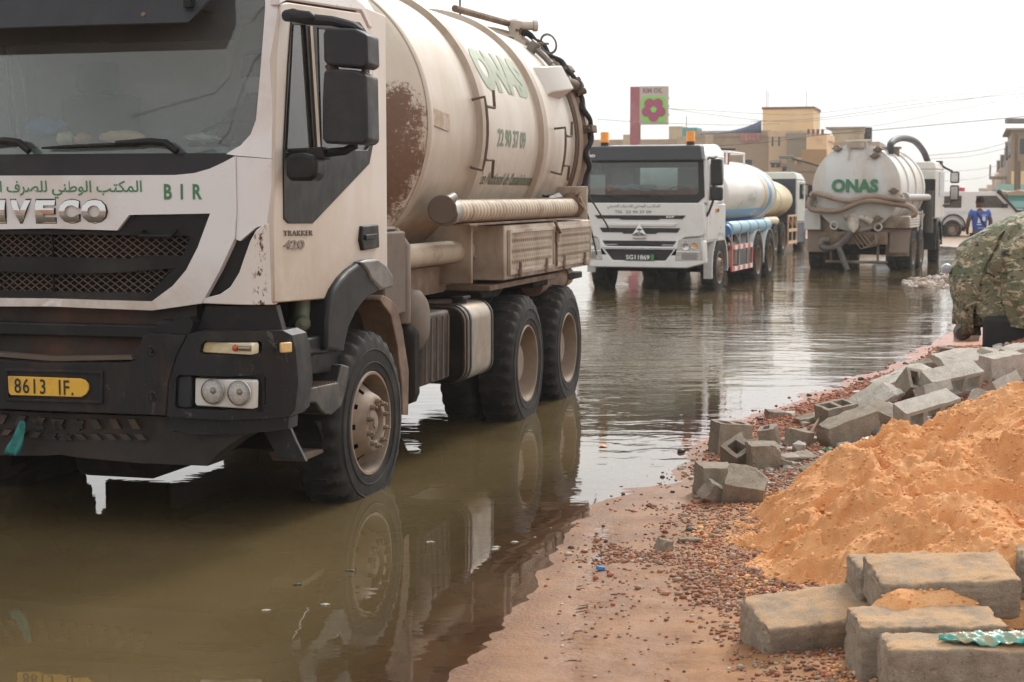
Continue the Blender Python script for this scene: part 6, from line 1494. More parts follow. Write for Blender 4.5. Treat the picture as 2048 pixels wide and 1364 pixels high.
def jitter_block(L, D, H, seed, rnd=.022, amp=.006, chip=0, cuts=9):
    bm = bmesh.new()
    if chip:            # an angular broken piece: a box with some corners knocked off
        rq = random.Random(seed * 7 + 1)
        for sx in (-1, 1):
            for sy in (-1, 1):
                for sz_ in (-1, 1):
                    c_ = Vector((sx * .5, sy * .5, sz_ * .5))
                    if rq.random() < .42:
                        a, b_, d_ = (rq.uniform(.15, .55) for _ in range(3))
                        for q in ((a, 0, 0), (0, b_, 0), (0, 0, d_)): bm.verts.new((c_.x - sx * q[0], c_.y - sy * q[1], c_.z - sz_ * q[2]))
                    else: bm.verts.new(c_ * rq.uniform(.92, 1.04))
        r_ = bmesh.ops.convex_hull(bm, input=bm.verts[:])
        bmesh.ops.subdivide_edges(bm, edges=bm.edges[:], cuts=5, use_grid_fill=True)
        bmesh.ops.triangulate(bm, faces=bm.faces[:])
    else:
        bmesh.ops.create_cube(bm, size=1)
        bmesh.ops.subdivide_edges(bm, edges=bm.edges[:], cuts=cuts, use_grid_fill=True)
    rs = random.Random(seed); o = Vector((rs.uniform(0, 50), rs.uniform(0, 50), rs.uniform(0, 50)))
    from mathutils import noise as mn
    for v in bm.verts:
        p = Vector((v.co.x * L, v.co.y * D, v.co.z * H))
        if chip: rnd = .006
        q = Vector((max(-L / 2 + rnd, min(L / 2 - rnd, p.x)), max(-D / 2 + rnd, min(D / 2 - rnd, p.y)), max(-H / 2 + rnd, min(H / 2 - rnd, p.z))))
        d = p - q
        if d.length > 1e-6: p = q + d.normalized() * min(rnd, d.length)
        p += Vector((mn.noise(p * 14 + o), mn.noise(p * 14 + o * 2), mn.noise(p * 14 + o * 3))) * amp + Vector((mn.noise(p * 45 + o), mn.noise(p * 45 + o * 2), mn.noise(p * 45 + o * 3))) * amp * .8
        edge = sum(abs(a_) > .5 * s_ - .03 for a_, s_ in zip(p, (L, D, H)))
        if edge >= 2 and not chip: p *= 1 - (.05 * max(0, mn.noise(p * 16 + o)) + .05 * max(0, mn.noise(p * 40 + o)))
        if chip:
            k = mn.noise(p * 9 + o) ; p *= 1 - chip * .5 * max(0, k)
        v.co = p
    me = bpy.data.meshes.new('block'); bm.to_mesh(me); bm.free(); smooth(me, 50)
    return me
def hollow_block(L, D, H, seed, broken=0.0, nh=2):
    rs = random.Random(seed)
    hx, hy = L / 2, D / 2
    right = [(hx, -hy), (hx, hy)]
    if broken:
        xb = hx - L * broken
        right = [(xb + rs.uniform(-.02, .02), -hy), (xb + rs.uniform(-.03, .04), -hy * .5), (xb + rs.uniform(-.03, .02), 0), (xb + rs.uniform(-.02, .05), hy * .55), (xb + rs.uniform(-.02, .02), hy)]
    outer = [(-hx, hy), (-hx, -hy)] + right
    t = .030; holes = []; step = (L - t) / nh; x1 = min(p[0] for p in right) - .01
    for k in range(nh):
        a = -hx + t + k * step; b_ = a + step - t
        if b_ < x1: holes.append([(a, -hy + t), (b_, -hy + t), (b_, hy - t), (a, hy - t)])
        elif a < x1 - .03:     # open broken cell: notch the outline
            yn = hy - t
            i = len(outer)
            outer = [(-hx, hy), (-hx, -hy), (x1, -hy), (x1 + .02, -yn), (a, -yn), (a, yn), (x1 - .01, yn), (x1 + .03, hy)]
    mb = prismh(outer, holes, 'z', -H / 2, H / 2)
    bm = bmesh.new(); bv = [bm.verts.new(p) for p in mb.v]
    for f in mb.f:
        try: bm.faces.new([bv[i] for i in f])
        except ValueError: pass
    bmesh.ops.recalc_face_normals(bm, faces=bm.faces)
    for ax in range(3):
        S_ = (L, D, H)[ax]; n_ = max(2, int(S_ / .05))
        for k in range(1, n_):
            co = [0, 0, 0]; no = [0, 0, 0]; co[ax] = -S_ / 2 + S_ * k / n_; no[ax] = 1
            bmesh.ops.bisect_plane(bm, geom=bm.verts[:] + bm.edges[:] + bm.faces[:], plane_co=co, plane_no=no, dist=1e-5)
    from mathutils import noise as mn
    o = Vector((seed * 1.7, seed * .6, 3))
    for v in bm.verts:
        p = v.co.copy()
        v.co = p + Vector((mn.noise(p * 22 + o), mn.noise(p * 22 + o * 2), mn.noise(p * 22 + o * 3))) * .006
    me = bpy.data.meshes.new('hollow_block'); bm.to_mesh(me); bm.free(); smooth(me, 40)
    return me
def put(name, me, matl, p, rot, label, cat, group=None, bevel=0):
    me.materials.clear(); me.materials.append(matl)
    o = bpy.data.objects.new(name, me); C.objects.link(o); o.location = p; o.rotation_euler = rot
    if bevel: b_ = o.modifiers.new('b', 'BEVEL'); b_.width = bevel; b_.segments = 2
    return tag(o, label, cat, group)
GB = 'solid concrete blocks in the foreground'
# (L, D, H, centre, rot, label)
for i, (L_, D_, H_, p, r, lb) in enumerate([
    (.48, .27, .20, (1.15, 6.06, .115), (.27, -.06, .28), 'solid concrete block tilted on the gravel, leftmost of the foreground blocks'),
    (.53, .27, .165, (1.61, 5.90, .315), (.20, -.02, .05), 'sand dusted concrete block on top of the foreground pile'),
    (.40, .20, .16, (1.53, 6.16, .28), (.1, .0, .08), 'grey concrete block half hidden behind the top block of the foreground pile'),
    (.52, .24, .30, (1.475, 5.60, .14), (.06, 0, .03), 'concrete block with sand heaped on it in the middle of the foreground pile'),
    (.62, .20, .30, (1.56, 5.27, .14), (.05, 0, -.02), 'nearest concrete block with the turquoise bag lying on it'),
    (.34, .26, .18, (2.13, 6.15, .31), (.1, .1, -.1), 'sand covered concrete block at the right edge above the foreground pile')]):
    put('concrete_block', jitter_block(L_, D_, H_, 40 + i, rnd=.016, amp=.0055, cuts=26), CONA, p, r, lb, 'concrete block', GB)

# ---- sand heap
RX = [1.02, 1.18, 1.42, 1.68, 1.95, 2.32, 2.65, 3.5, 4.5]
RY = [7.6, 7.75, 8.15, 8.2, 8.3, 8.4, 8.3, 8.2, 8.2]
RZ = [.0, .08, .22, .44, .53, .55, .72, .95, 1.0]
TY = [7.3, 6.9, 6.60, 6.25, 6.15, 6.12, 6.10, 6.0, 6.0]
TZ_ = [0, 0, .05, .27, .34, .37, .42, .5, .5]
def sand_h(x, y):
    zr = np.interp(x, RX, RZ); yr = np.interp(x, RX, RY); yt = np.interp(x, RX, TY)
    t = np.clip((y - yt) / (yr - yt), 0, 1)
    tz = np.interp(x, RX, TZ_)
    f = np.where(y > yt, tz + np.maximum(zr - tz, 0) * (t ** .85), tz * sst(yt - .22, yt, y))
    bk = zr * (1 - sst(yr, yr + 1.3, y))
    h = np.where(y < yr, f, bk)
    # step of slumped sand on the left flank
    h = h + .10 * np.exp(-((x - 1.62) / .30) ** 2 - ((y - 7.35) / .35) ** 2)
    h = h + .10 * np.exp(-((x - 1.50) / .22) ** 2 - ((y - 6.75) / .2) ** 2)
    k = sst(0.0, .10, h)
    n1 = fbm(x * 1.0 + .3 * fbm(x, y, 3, 2), y, 2.6, 5, .55)
    rid = 1 - np.abs(fbm(x + 5, y * .8 + x * .5, 5.5, 4, .55))
    cl = np.maximum(0, fbm(x + 31, y, 17, 3, .6)) ** 1.3
    cl2 = np.maximum(0, fbm(x + 77, y, 42, 2, .6)) ** 1.2
    sm = sst(-.2, .35, fbm(x + 12, y + 4, 1.7, 3))
    rid2 = 1 - np.abs(fbm(x * 1.3 + .25 * n1, y * .7 + x * .6 + 8, 2.4, 4, .5))
    h = h + k * (.055 * n1 + .085 * (rid2 - .8) + (.15 + .85 * sm) * (.020 * (rid - .7) + .026 * cl + .014 * cl2) - .015)
    # ruts and slip faces
    h = h - k * .08 * sst(.20, .5, vnoise(x * 3.1 + 9, y * 3.6)) 
    # small cone on the block pile
    g = .09 * np.exp(-(((x - 1.38) / .12) ** 2 + ((y - 5.70) / .10) ** 2)) * (1 + .3 * n1) + .13 * np.exp(-(((x - 1.58) / .22) ** 2 + ((y - 5.76) / .07) ** 2))
    g = g * sst(1.235, 1.27, x) * (1 - sst(1.70, 1.73, x)) * sst(5.50, 5.54, y)
    g = np.where(g > .02, g + .15 + .012 * cl + .006 * n1, 0)
    return np.maximum(h, g)
xs = np.linspace(.85, 3.6, 380); ys = np.linspace(5.25, 9.8, 560)
def sand_z(X, Y):
    s = sand_h(X, Y); g0 = hgt(X, Y)
    return np.where(s > .012, np.maximum(g0 - .03, g0 * .6 + s - .015), g0 - .05)
m, nt, bs = newmat('orange_building_sand')
geo = N(nt, 'ShaderNodeNewGeometry'); P = geo.outputs['Position']
c = ramp(nt, noise(nt, 2.2, 9, .7, vec=P), [(.28, (.60, .265, .10)), (.48, (.77, .375, .155)), (.70, (.84, .48, .24))])
c = mixc(nt, ramp(nt, noise(nt, 130, 3, .6, vec=P), [(.35, .30), (.5, 0)]), c, (.45, .20, .08))
nt.links.new(c, bs.inputs['Base Color']); bs.inputs['Roughness'].default_value = .95
add_ = N(nt, 'ShaderNodeMath', operation='ADD'); nt.links.new(noise(nt, 38, 8, .75, vec=P), add_.inputs[0]); nt.links.new(noise(nt, 150, 3, .6, vec=P), add_.inputs[1])
bumpn(nt, bs, add_.outputs[0], .7, .012)
SAND = m
tag(grid_mesh('sand_heap', xs, ys, sand_z, SAND), 'big heap of clumpy orange building sand on the right bank', 'sand heap')

# ---- loose gravel: tens of thousands of small stones as real geometry, in two meshes
def pebbles(name, pts, sizes, matl, seed, lo=.78, flat=False):
    rs = np.random.RandomState(seed)
    bm = bmesh.new(); bmesh.ops.create_icosphere(bm, subdivisions=1, radius=1)
    V = np.array([v.co[:] for v in bm.verts]); F = np.array([[v.index for v in f.verts] for f in bm.faces]); bm.free()
    n = len(pts); nv = len(V)
    sc = np.stack([rs.uniform(.8, 1.35, n), rs.uniform(.7, 1.1, n), rs.uniform(.45, .8, n)], 1) * sizes[:, None]
    W = V[None] * sc[:, None] * rs.uniform(lo, 1.15, (n, nv, 1))
    a = rs.uniform(0, 2 * PI, n); ca, sa = np.cos(a)[:, None], np.sin(a)[:, None]
    X = W[..., 0] * ca - W[..., 1] * sa; Y = W[..., 0] * sa + W[..., 1] * ca
    co = np.stack([X + pts[:, 0:1], Y + pts[:, 1:2], W[..., 2] + pts[:, 2:3]], -1).reshape(-1, 3)
    q = (F[None] + (np.arange(n) * nv)[:, None, None]).reshape(-1, 3)
    me = bpy.data.meshes.new(name)
    me.vertices.add(len(co)); me.vertices.foreach_set('co', co.ravel())
    me.loops.add(q.size); me.loops.foreach_set('vertex_index', q.ravel())
    me.polygons.add(len(q)); me.polygons.foreach_set('loop_start', np.arange(0, q.size, 3)); me.polygons.foreach_set('loop_total', np.full(len(q), 3))
    me.polygons.foreach_set('use_smooth', np.full(len(q), not flat))
    me.update(); me.materials.append(matl)
    o = bpy.data.objects.new(name, me); C.objects.link(o); tag(o, kind='stuff'); return o
def pebmat(name, stops, rough=.75):
    m, nt, bs = newmat(name); g = N(nt, 'ShaderNodeNewGeometry')
    nt.links.new(ramp(nt, g.outputs['Random Per Island'], stops), bs.inputs['Base Color']); bs.inputs['Roughness'].default_value = rough
    return m
MIXP = pebmat('mixed_gravel', [(0, (.08, .05, .038)), (.25, (.24, .11, .055)), (.5, (.34, .18, .10)), (.7, (.22, .165, .125)), (.9, (.38, .27, .19)), (1, (.50, .44, .37))])
REDP = pebmat('red_laterite_gravel', [(0, (.13, .038, .018)), (.4, (.27, .078, .032)), (.75, (.36, .12, .055)), (1, (.45, .24, .14))])
rs = np.random.RandomState(3)
n = 330000
x = rs.uniform(.1, 6.9, n); y = 5.2 + 13.5 * rs.rand(n) ** 1.2
d = shore_d(x, y); cl = fbm(x, y, 1.1, 4); cf = fbm(x + 3, y, 4.5, 3)
dens = sst(.02, .55, d - .25 * (cl < 0)) * (.45 + .9 * sst(-.35, .35, cl + .5 * cf)) 
dens *= np.where(y < 7.6, sst(.62, .98, x - .06 * (7.6 - y)) + .05, 1)          # the bare wet mud in front
dens *= np.where((y < 6.6), .75 + .4 * sst(.9, 1.2, x), 1)
red = np.maximum(sst(.10, .32, hgt(x, y) + .05 * cf), sst(10, 12.5, y + cf))
dens = np.maximum(dens, sst(10.5, 12, y) * sst(.05, .3, d) * .95)
keep = (rs.rand(n) < np.clip(dens, .012, 1)) & (d > -.15) & (sand_h(x, y) < .05)
x, y, red, cf = x[keep], y[keep], red[keep], cf[keep]
z = hgt(x, y); sz = rs.uniform(.0035, .0105, len(x)) * (1 + .9 * (rs.rand(len(x)) < .07)) * (1 + .03 * (y - 5))
isr = rs.rand(len(x)) < np.clip(.45 + .6 * red, 0, .96)
pts = np.stack([x, y, z + sz * .25], 1)
print('pebbles', len(x))
pebbles('gravel', pts[~isr], sz[~isr], MIXP, 5); pebbles('red_gravel', pts[isr], sz[isr] * 1.05, REDP, 6)
# far rubble on the bank by the walker
n = 9000
x = rs.uniform(7.5, 15, n); y = rs.uniform(27, 40, n); d = shore_d(x, y); k = (d > -.2) & (rs.rand(n) < .8); x, y = x[k], y[k]
sz = rs.uniform(.015, .06, len(x)) * (1 + (rs.rand(len(x)) < .08)); pts = np.stack([x, y, hgt(x, y) + sz * .2], 1)
pebbles('bank_rubble', pts, sz, pebmat('bank_rubble_stone', [(0, (.2, .15, .12)), (.4, (.36, .27, .21)), (.8, (.48, .41, .35)), (1, (.62, .58, .54))]), 8)
# cement chips among the broken blocks
n = 700; t = rs.rand(n); x = np.interp(t, [0, .35, .6, 1], [1.45, 2.35, 3.2, 4.9]) + rs.normal(0, .28, n); y = np.interp(t, [0, .35, .6, 1], [9.5, 11.5, 12.6, 15.2]) + rs.normal(0, .45, n)
k = (shore_d(x, y) > .05) & (sand_h(x, y) < .03); x, y = x[k], y[k]
sz = rs.uniform(.010, .030, len(x)) * (1 + 1.1 * (rs.rand(len(x)) < .10)); pts = np.stack([x, y, hgt(x, y) + sz * .3], 1)
pebbles('cement_chips', pts, sz, pebmat('cement_chip', [(0, (.24, .21, .18)), (.5, (.36, .32, .28)), (1, (.52, .49, .45))], .9), 12, .45, True)
n = 70; t = rs.rand(n); x = np.interp(t, [0, .3, .6, 1], [1.7, 2.5, 3.3, 5.2]) + rs.normal(0, .22, n); y = np.interp(t, [0, .3, .6, 1], [10.2, 11.8, 12.9, 15.4]) + rs.normal(0, .35, n)
k = (shore_d(x, y) > .15) & (sand_h(x, y) < .03); x, y = x[k], y[k]
sz = rs.uniform(.035, .085, len(x)); pts = np.stack([x, y, hgt(x, y) + sz * .35], 1)
pebbles('rubble_fragments', pts, sz, pebmat('pale_fragment', [(0, (.28, .25, .22)), (.5, (.42, .38, .34)), (1, (.58, .55, .51))], .9), 14, .42, True)
# sand crumbs rolled off the heap
n = 22000; x = rs.uniform(.75, 3.3, n); y = rs.uniform(5.4, 9, n); s = sand_h(x, y)
k = ((s < .06) & (sand_h(x + .12, y + .1) > .01)) | (rs.rand(n) < .45) & (s > .03); x, y = x[k], y[k]
sz = rs.uniform(.003, .010, len(x)) * (1 + 1.0 * (rs.rand(len(x)) < .06))
zz = np.where(sand_h(x, y) > .012, sand_z(x, y), hgt(x, y)); pts = np.stack([x, y, zz + sz * .2], 1)
pebbles('sand_crumbs', pts, sz, pebmat('sand_clod', [(0, (.58, .28, .115)), (.5, (.72, .38, .165)), (1, (.80, .48, .25))], .95), 9)

# ---- broken blocks along the bank: (kind, px, py of the foot, size (L, D, H), (rx, ry, rz), lift, material, label)
GR = 'broken concrete blocks on the gravel bank'
RUB = [
 ('h', 1463, 905, (.24, .20, .22), (.0, .08, .2), .09, CONB, 'upright broken hollow block standing at the water edge'),
 ('b', 1488, 930, (.26, .16, .15), (.5, -.45, .5), .09, CONB, 'tilted broken block leaning left of the small capped block'),
 ('s', 1528, 940, (.20, .16, .18), (.05, .0, .12), .08, CONB, 'squat square concrete block with a ledge round its top'),
 ('b', 1550, 893, (.19, .17, .15), (.1, -.2, -.3), .06, CONB, 'concave broken block end behind the squat block'),
 ('s', 1600, 894, (.16, .13, .13), (.1, .2, .5), .05, CONB, 'small rough concrete lump right of the concave block end'),
 ('h', 1676, 852, (.26, .20, .18), (.1, -.15, .35), .07, CONB, 'dark hollow block lying under the long tilted block'),
 ('s', 1700, 888, (.42, .18, .19), (.12, -.28, .35), .10, CONB, 'long concrete block tilted upwards to the right'),
 ('s', 1748, 832, (.30, .22, .04), (.5, -.5, .3), .13, CONL, 'thin pale slab leaning across the rubble'),
 ('b', 1765, 862, (.22, .20, .16), (.3, .4, -.4), .10, CONB, 'broken corner block beside the dark stone'),
 ('b', 1768, 818, (.30, .20, .05), (.3, -.2, .6), .11, CONL, 'flat pale fragment wedged behind the leaning slab'),
 ('h', 1857, 862, (.44, .18, .18), (-1.25, -.22, .28), .13, CONL, 'large hollow block on its side with its cells facing up'),
 ('b', 1880, 812, (.32, .18, .08), (-.3, -.18, .25), .13, CONL, 'broken hollow block balanced on the large one'),
 ('h', 1905, 795, (.46, .19, .17), (-1.1, -.16, .30), .12, CONL, 'longest hollow block in the upper rubble row'),
 ('b', 1835, 800, (.22, .2, .18), (.8, .2, .2), .10, CONB, 'dark open block end next to the longest hollow block'),
 ('s', 2008, 765, (.30, .22, .22), (.05, -.12, .2), .12, CONL, 'pale square block at the right edge of the rubble'),
 ('s', 1925, 742, (.44, .30, .08), (.28, -.10, .2), .10, CONL, 'broad white broken slab at the top of the rubble'),
 ('s', 1990, 728, (.26, .20, .13), (.2, .1, .7), .06, CONL, 'lumpy white concrete chunk above the pale square block'),
 ('s', 2038, 722, (.26, .20, .13), (.1, -.2, .3), .06, CONL, 'white concrete chunk cut by the right edge of the view'),
 ('h', 2005, 803, (.26, .19, .10), (-.5, -.3, .5), .11, CONL, 'thin walled broken block ring near the right edge'),
 ('s', 1975, 835, (.20, .20, .16), (.2, .3, .9), .10, CONL, 'crumbling pale chunk just above the sand heap'),
 ('s', 1825, 765, (.34, .20, .05), (.25, -.22, .4), .08, CONL, 'narrow pale slab sloping towards the water'),
 ('s', 1850, 742, (.34, .16, .08), (.1, -.15, .3), .05, CONB, 'dark wet slab at the water edge above the rubble'),
 ('s', 1785, 775, (.34, .16, .05), (.2, -.25, .5), .05, CONL, 'beige broken slab on the red gravel'),
 ('s', 1433, 990, (.22, .20, .19), (.05, .05, .2), .08, CONB, 'rough square block at the tip of the gravel spit'),
 ('b', 1493, 1005, (.24, .20, .18), (.5, .15, -.2), .07, CONB, 'round shouldered broken block with a hollow face'),
 ('s', 1432, 1006, (.15, .10, .12), (.3, .5, .5), .04, CONB, 'wedge of broken concrete nearest to the bare mud'),
 ('s', 1455, 985, (.19, .09, .13), (.6, .2, -.1), .05, CONB, 'flat faced concrete shard between two spit blocks'),
 ('s', 1632, 947, (.20, .08, .05), (.1, -.25, .3), .03, CONB, 'thin dark slab lying on the gravel by the sand heap'),
 ('s', 1600, 922, (.20, .15, .03), (.1, -.1, .2), .02, CONB, 'flat broken paving piece among the gravel'),
 ('s', 1575, 936, (.13, .11, .04), (.1, .2, .8), .02, CONB, 'small flat shard left of the broken paving piece'),
 ('s', 1332, 1104, (.075, .06, .065), (.1, .2, .4), .02, CONB, 'fist sized grey stone alone on the wet mud'),
 ('s', 1620, 848, (.18, .12, .05), (.1, -.2, .4), .03, CONB, 'grey slab edge half sunk in the red gravel'),
 ('s', 1555, 836, (.16, .10, .06), (.1, .1, .2), .02, CONB, 'low grey stone at the water edge'),
 ('s', 1936, 682, (.26, .18, .14), (.1, .1, .2), .05, CONB, 'dark boulder under the corner of the covered car'),
 ('s', 1895, 706, (.20, .12, .06), (.1, .1, .2), .03, CONB, 'small dark slab at the water near the covered car'),
 ('s', 1380, 1089, (.10, .04, .02), (.1, .0, .1), .01, CONB, 'flat dark chip beside the fist sized stone')]
for i, (k, px, py, (L_, D_, H_), r, lift, ml, lb) in enumerate(RUB):
    p = gpt(px, py)
    me = hollow_block(L_, D_, H_, i + 1, .0, 3 if L_ > .4 else 2) if k == 'h' else hollow_block(L_, D_, H_, i + 1, .28) if k == 'b' and H_ > .06 and i % 2 else jitter_block(L_, D_, H_, i, rnd=.006, amp=.008, chip=.22)
    put('broken_block', me, ml, p + Vector((0, .06, lift)), r, lb, 'rubble', GR)
tag(mk('wooden_stick', MB().tube([gpt(1600, 905) + Vector((0, 0, .02)), gpt(1622, 878) + Vector((0, 0, .05)), gpt(1646, 846) + Vector((0, 0, .09))], [.008, .012, .007], 6), mat('weathered_wood', (.16, .11, .07), .8, var=.3)), 'weathered stick lying across the gravel left of the long block', 'stick')
p = gpt(1900, 850)
tag(mk('wooden_stick', MB().tube([p + Vector((-.03, 0, .20)), p + Vector((0, 0, .1)), p + Vector((.06, 0, .03))], [.009, .01, .009], 6), mat('weathered_wood', (.16, .11, .07))), 'short dark stick poking out above the sand heap', 'stick')
# litter
def lathe_thing(name, prof, p, ax, ml, label, cat, n=18, ang=50):
    return tag(mk(name, MB().lathe(prof, o=p, ax=ax, n=n), ml, ang=ang), label, cat)
lathe_thing('plastic_bottle', [(0, -.05), (.032, -.045), (.036, 0), (.036, .07), (.02, .1), (.011, .12), (0, .12)], gpt(1722, 902) + Vector((0, 0, .04)), (.7, .3, .25), mat('white_plastic', (.62, .62, .60), .3, var=.1), 'whitish plastic bottle base poking out of the sand edge', 'bottle')
p = gpt(1868, 856) + Vector((0, 0, .06))
cn = lathe_thing('drink_can', [(0, -.06), (.028, -.058), (.033, -.05), (.033, .05), (.026, .06), (0, .058)], p, (1, -.1, .25), mat('silver_can', (.55, .56, .6), .25, metal=.6, var=.2), 'crushed red and silver drink can under the large hollow block', 'drink can')
mk('can_label', MB().lathe([(.0335, -.005), (.0345, 0), (.0345, .045), (.0335, .05)], o=p, ax=(1, -.1, .25), n=18), mat('red_can_print', (.45, .02, .02), .3), cn)
o = blob('dark_stone', .13, .10, .09, mat('smooth_grey_green_stone', (.11, .115, .105), .5, var=.15), seed=31, rough=.05); o.location = gpt(1752, 878) + Vector((0, 0, .05)); tag(o, 'smooth dark greenish stone beside the long tilted block', 'stone')
o = blob('beige_stone', .07, .06, .04, mat('beige_stone', (.42, .36, .28), .8), seed=32, rough=.1); o.location = gpt(1775, 874) + Vector((0, 0, .03)); tag(o, 'small beige stone right of the smooth dark stone', 'stone')
o = blob('plastic_cup', .10, .09, .05, mat('white_plastic', (.62, .62, .60)), seed=33, rough=.15); o.location = gpt(1928, 850) + Vector((0, 0, .05)); tag(o, 'crumpled white plastic cup at the top edge of the sand heap', 'cup')
o = blob('paper_scrap', .16, .05, .03, mat('white_paper', (.62, .63, .64), .8), seed=34, rough=.25); o.location = gpt(1968, 838) + Vector((0, 0, .07)); o.rotation_euler = (0, -.35, .2); tag(o, 'long scrap of white paper at the top edge of the sand heap', 'paper')
o = blob('torn_cardboard', .11, .06, .17, mat('beige_torn_card', (.42, .35, .26), .9, var=.15), seed=35, rough=.35); o.location = gpt(1660, 955) + Vector((0, 0, .07)); tag(o, 'torn beige cardboard standing beside the thin dark slab', 'cardboard')
for px, py, cl_, nm, lb, r in ((1201, 1142, (.02, .16, .42), 'blue', 'blue bottle cap on the wet mud near the water', .022), (1652, 902, (.02, .30, .10), 'green', 'green bottle cap on the gravel left of the sand heap', .018)):
    lathe_thing('bottle_cap', [(0, .016), (r * .9, .016), (r, .012), (r, 0), (r * .86, 0), (r * .84, .012), (0, .012)], gpt(px, py) + Vector((0, 0, .006)), (.15, .1, 1), mat(nm + '_plastic', cl_, .4), lb, 'bottle cap')
SL = ['dark stone in the water just left of the upright hollow block', 'dark pebble left of the flat dark chip', 'small dark pebble between the blue cap and the fist sized stone', 'dark pebble at the water below the first dark stone',
      'dark pebble against the back of the upright hollow block', 'dark stone at the waterline behind the squat block', 'dark wet stone standing out of the open water', 'lower half of the dark pair of stones in the open water',
      'lone dark speck of stone left of the pair in the open water', 'dark stone at the waterline below the narrow pale slab', 'larger dark stone at the waterline left of the beige slab', 'dark pebble left of the rough square spit block',
      'dark pebble at the tip of the waterline on the spit', 'dark grain just left of the blue bottle cap', 'dark grain above the blue bottle cap', 'dark pebble below the wedge of broken concrete', 'dark pebble above the bare mud left of the spit blocks',
      'dark stone beside the small dark slab near the covered car', 'dark stone on the far rubble bank towards the tanker', 'larger dark stone on the far rubble bank left of the camouflage cover']
# dark stones and floating scraps: small loose stones near the water, each its own
for i, (px, py, s_) in enumerate([(1362, 905, .035), (1380, 1062, .03), (1275, 1113, .014), (1325, 955, .02), (1470, 860, .02), (1520, 840, .03), (1618, 792, .03), (1618, 799, .02), (1530, 795, .02), (1810, 728, .03), (1722, 760, .04), (1395, 935, .025), (1345, 985, .018), (1160, 1135, .012), (1230, 1090, .012), (1410, 1042, .02), (1300, 1010, .015), (1900, 695, .04), (1860, 560, .07), (1880, 552, .09)]):
    o = blob('loose_stone', s_ * 1.6, s_ * 1.2, s_, mat('dark_wet_stone', (.06, .05, .045), .5, var=.3), seed=60 + i, rough=.15); o.location = gpt(px, py) + Vector((0, 0, s_ * .25))
    tag(o, SL[i], 'stone', 'single dark stones along the waterline')
# turquoise plastic bag on the nearest block
bg_ = MB(); nu, nv = 60, 16
for j in range(nv):
    for i in range(nu):
        u = i / (nu - 1); v = j / (nv - 1)
        w = .055 * math.sin(min(1, u * 2.2 + .1) * PI / 2)
        x = 1.43 + u * .36; y = 5.245 + (v - .5) * 2 * w
        z = .298 + .018 * math.sin(v * PI) * (.4 + u) + .004 * math.sin(u * 26 + v * 7) + .006 * math.sin(u * 11 - v * 13) + .004 * math.sin(v * 20 + u * 50)
        bg_.v.append((x, y, z))
bg_.f = [(j * nu + i, j * nu + i + 1, (j + 1) * nu + i + 1, (j + 1) * nu + i) for j in range(nv - 1) for i in range(nu - 1)]
m, nt, bs = newmat('turquoise_film')
nt.links.new(mixc(nt, ramp(nt, noise(nt, 14, 6, .65), [(.45, 0), (.62, .9)]), (.02, .36, .34), (.40, .30, .16)), bs.inputs['Base Color'])
bs.inputs['Roughness'].default_value = .25; bumpn(nt, bs, noise(nt, 40, 4, .6, dist=1), .6, .006)
o = mk('plastic_bag', bg_, m, ang=80); sld = o.modifiers.new('t', 'SOLIDIFY'); sld.thickness = .002
tag(o, 'crumpled turquoise plastic bag lying on the nearest concrete block', 'plastic bag')
# white float under the vacuum tanker
p = wpt(1768, 540); lathe_thing('jerrycan', [(0, -.22), (.13, -.2), (.14, .1), (.06, .22), (0, .22)], p + Vector((0, .2, .02)), (1, .2, .1), mat('white_plastic', (.62, .62, .60)), 'white plastic jerrycan floating behind the vacuum tanker', 'jerrycan', ang=35)
# bits of foam and leaves floating on the near water
for i, (px, py) in enumerate([(596, 1170), (532, 1222), (992, 1095), (700, 1142), (1030, 1085), (860, 1085), (1210, 870), (990, 1100), (650, 1210)]):
    p = wpt(px, py); o = blob('floating_scrap', .035, .025, .008, mat('pale_scum', (.35, .32, .26), .6) if i % 3 else mat('dark_leaf_litter', (.03, .04, .02), .6), seed=90 + i, rough=.4); o.location = p + Vector((0, 0, .003))
    tag(o, 'tiny scrap floating on the brown water in the foreground', 'litter', 'tiny scraps floating on the flood')
p = gpt(1208, 893); lathe_thing('orange_peel', [(0, .006), (.02, .004), (.032, 0), (.02, -.004)], wpt(1206, 893) + Vector((0, 0, .006)), (.1, 0, 1), mat('orange_peel_skin', (.75, .22, .03), .5), 'bright orange scrap floating beside the gravel spit', 'litter')

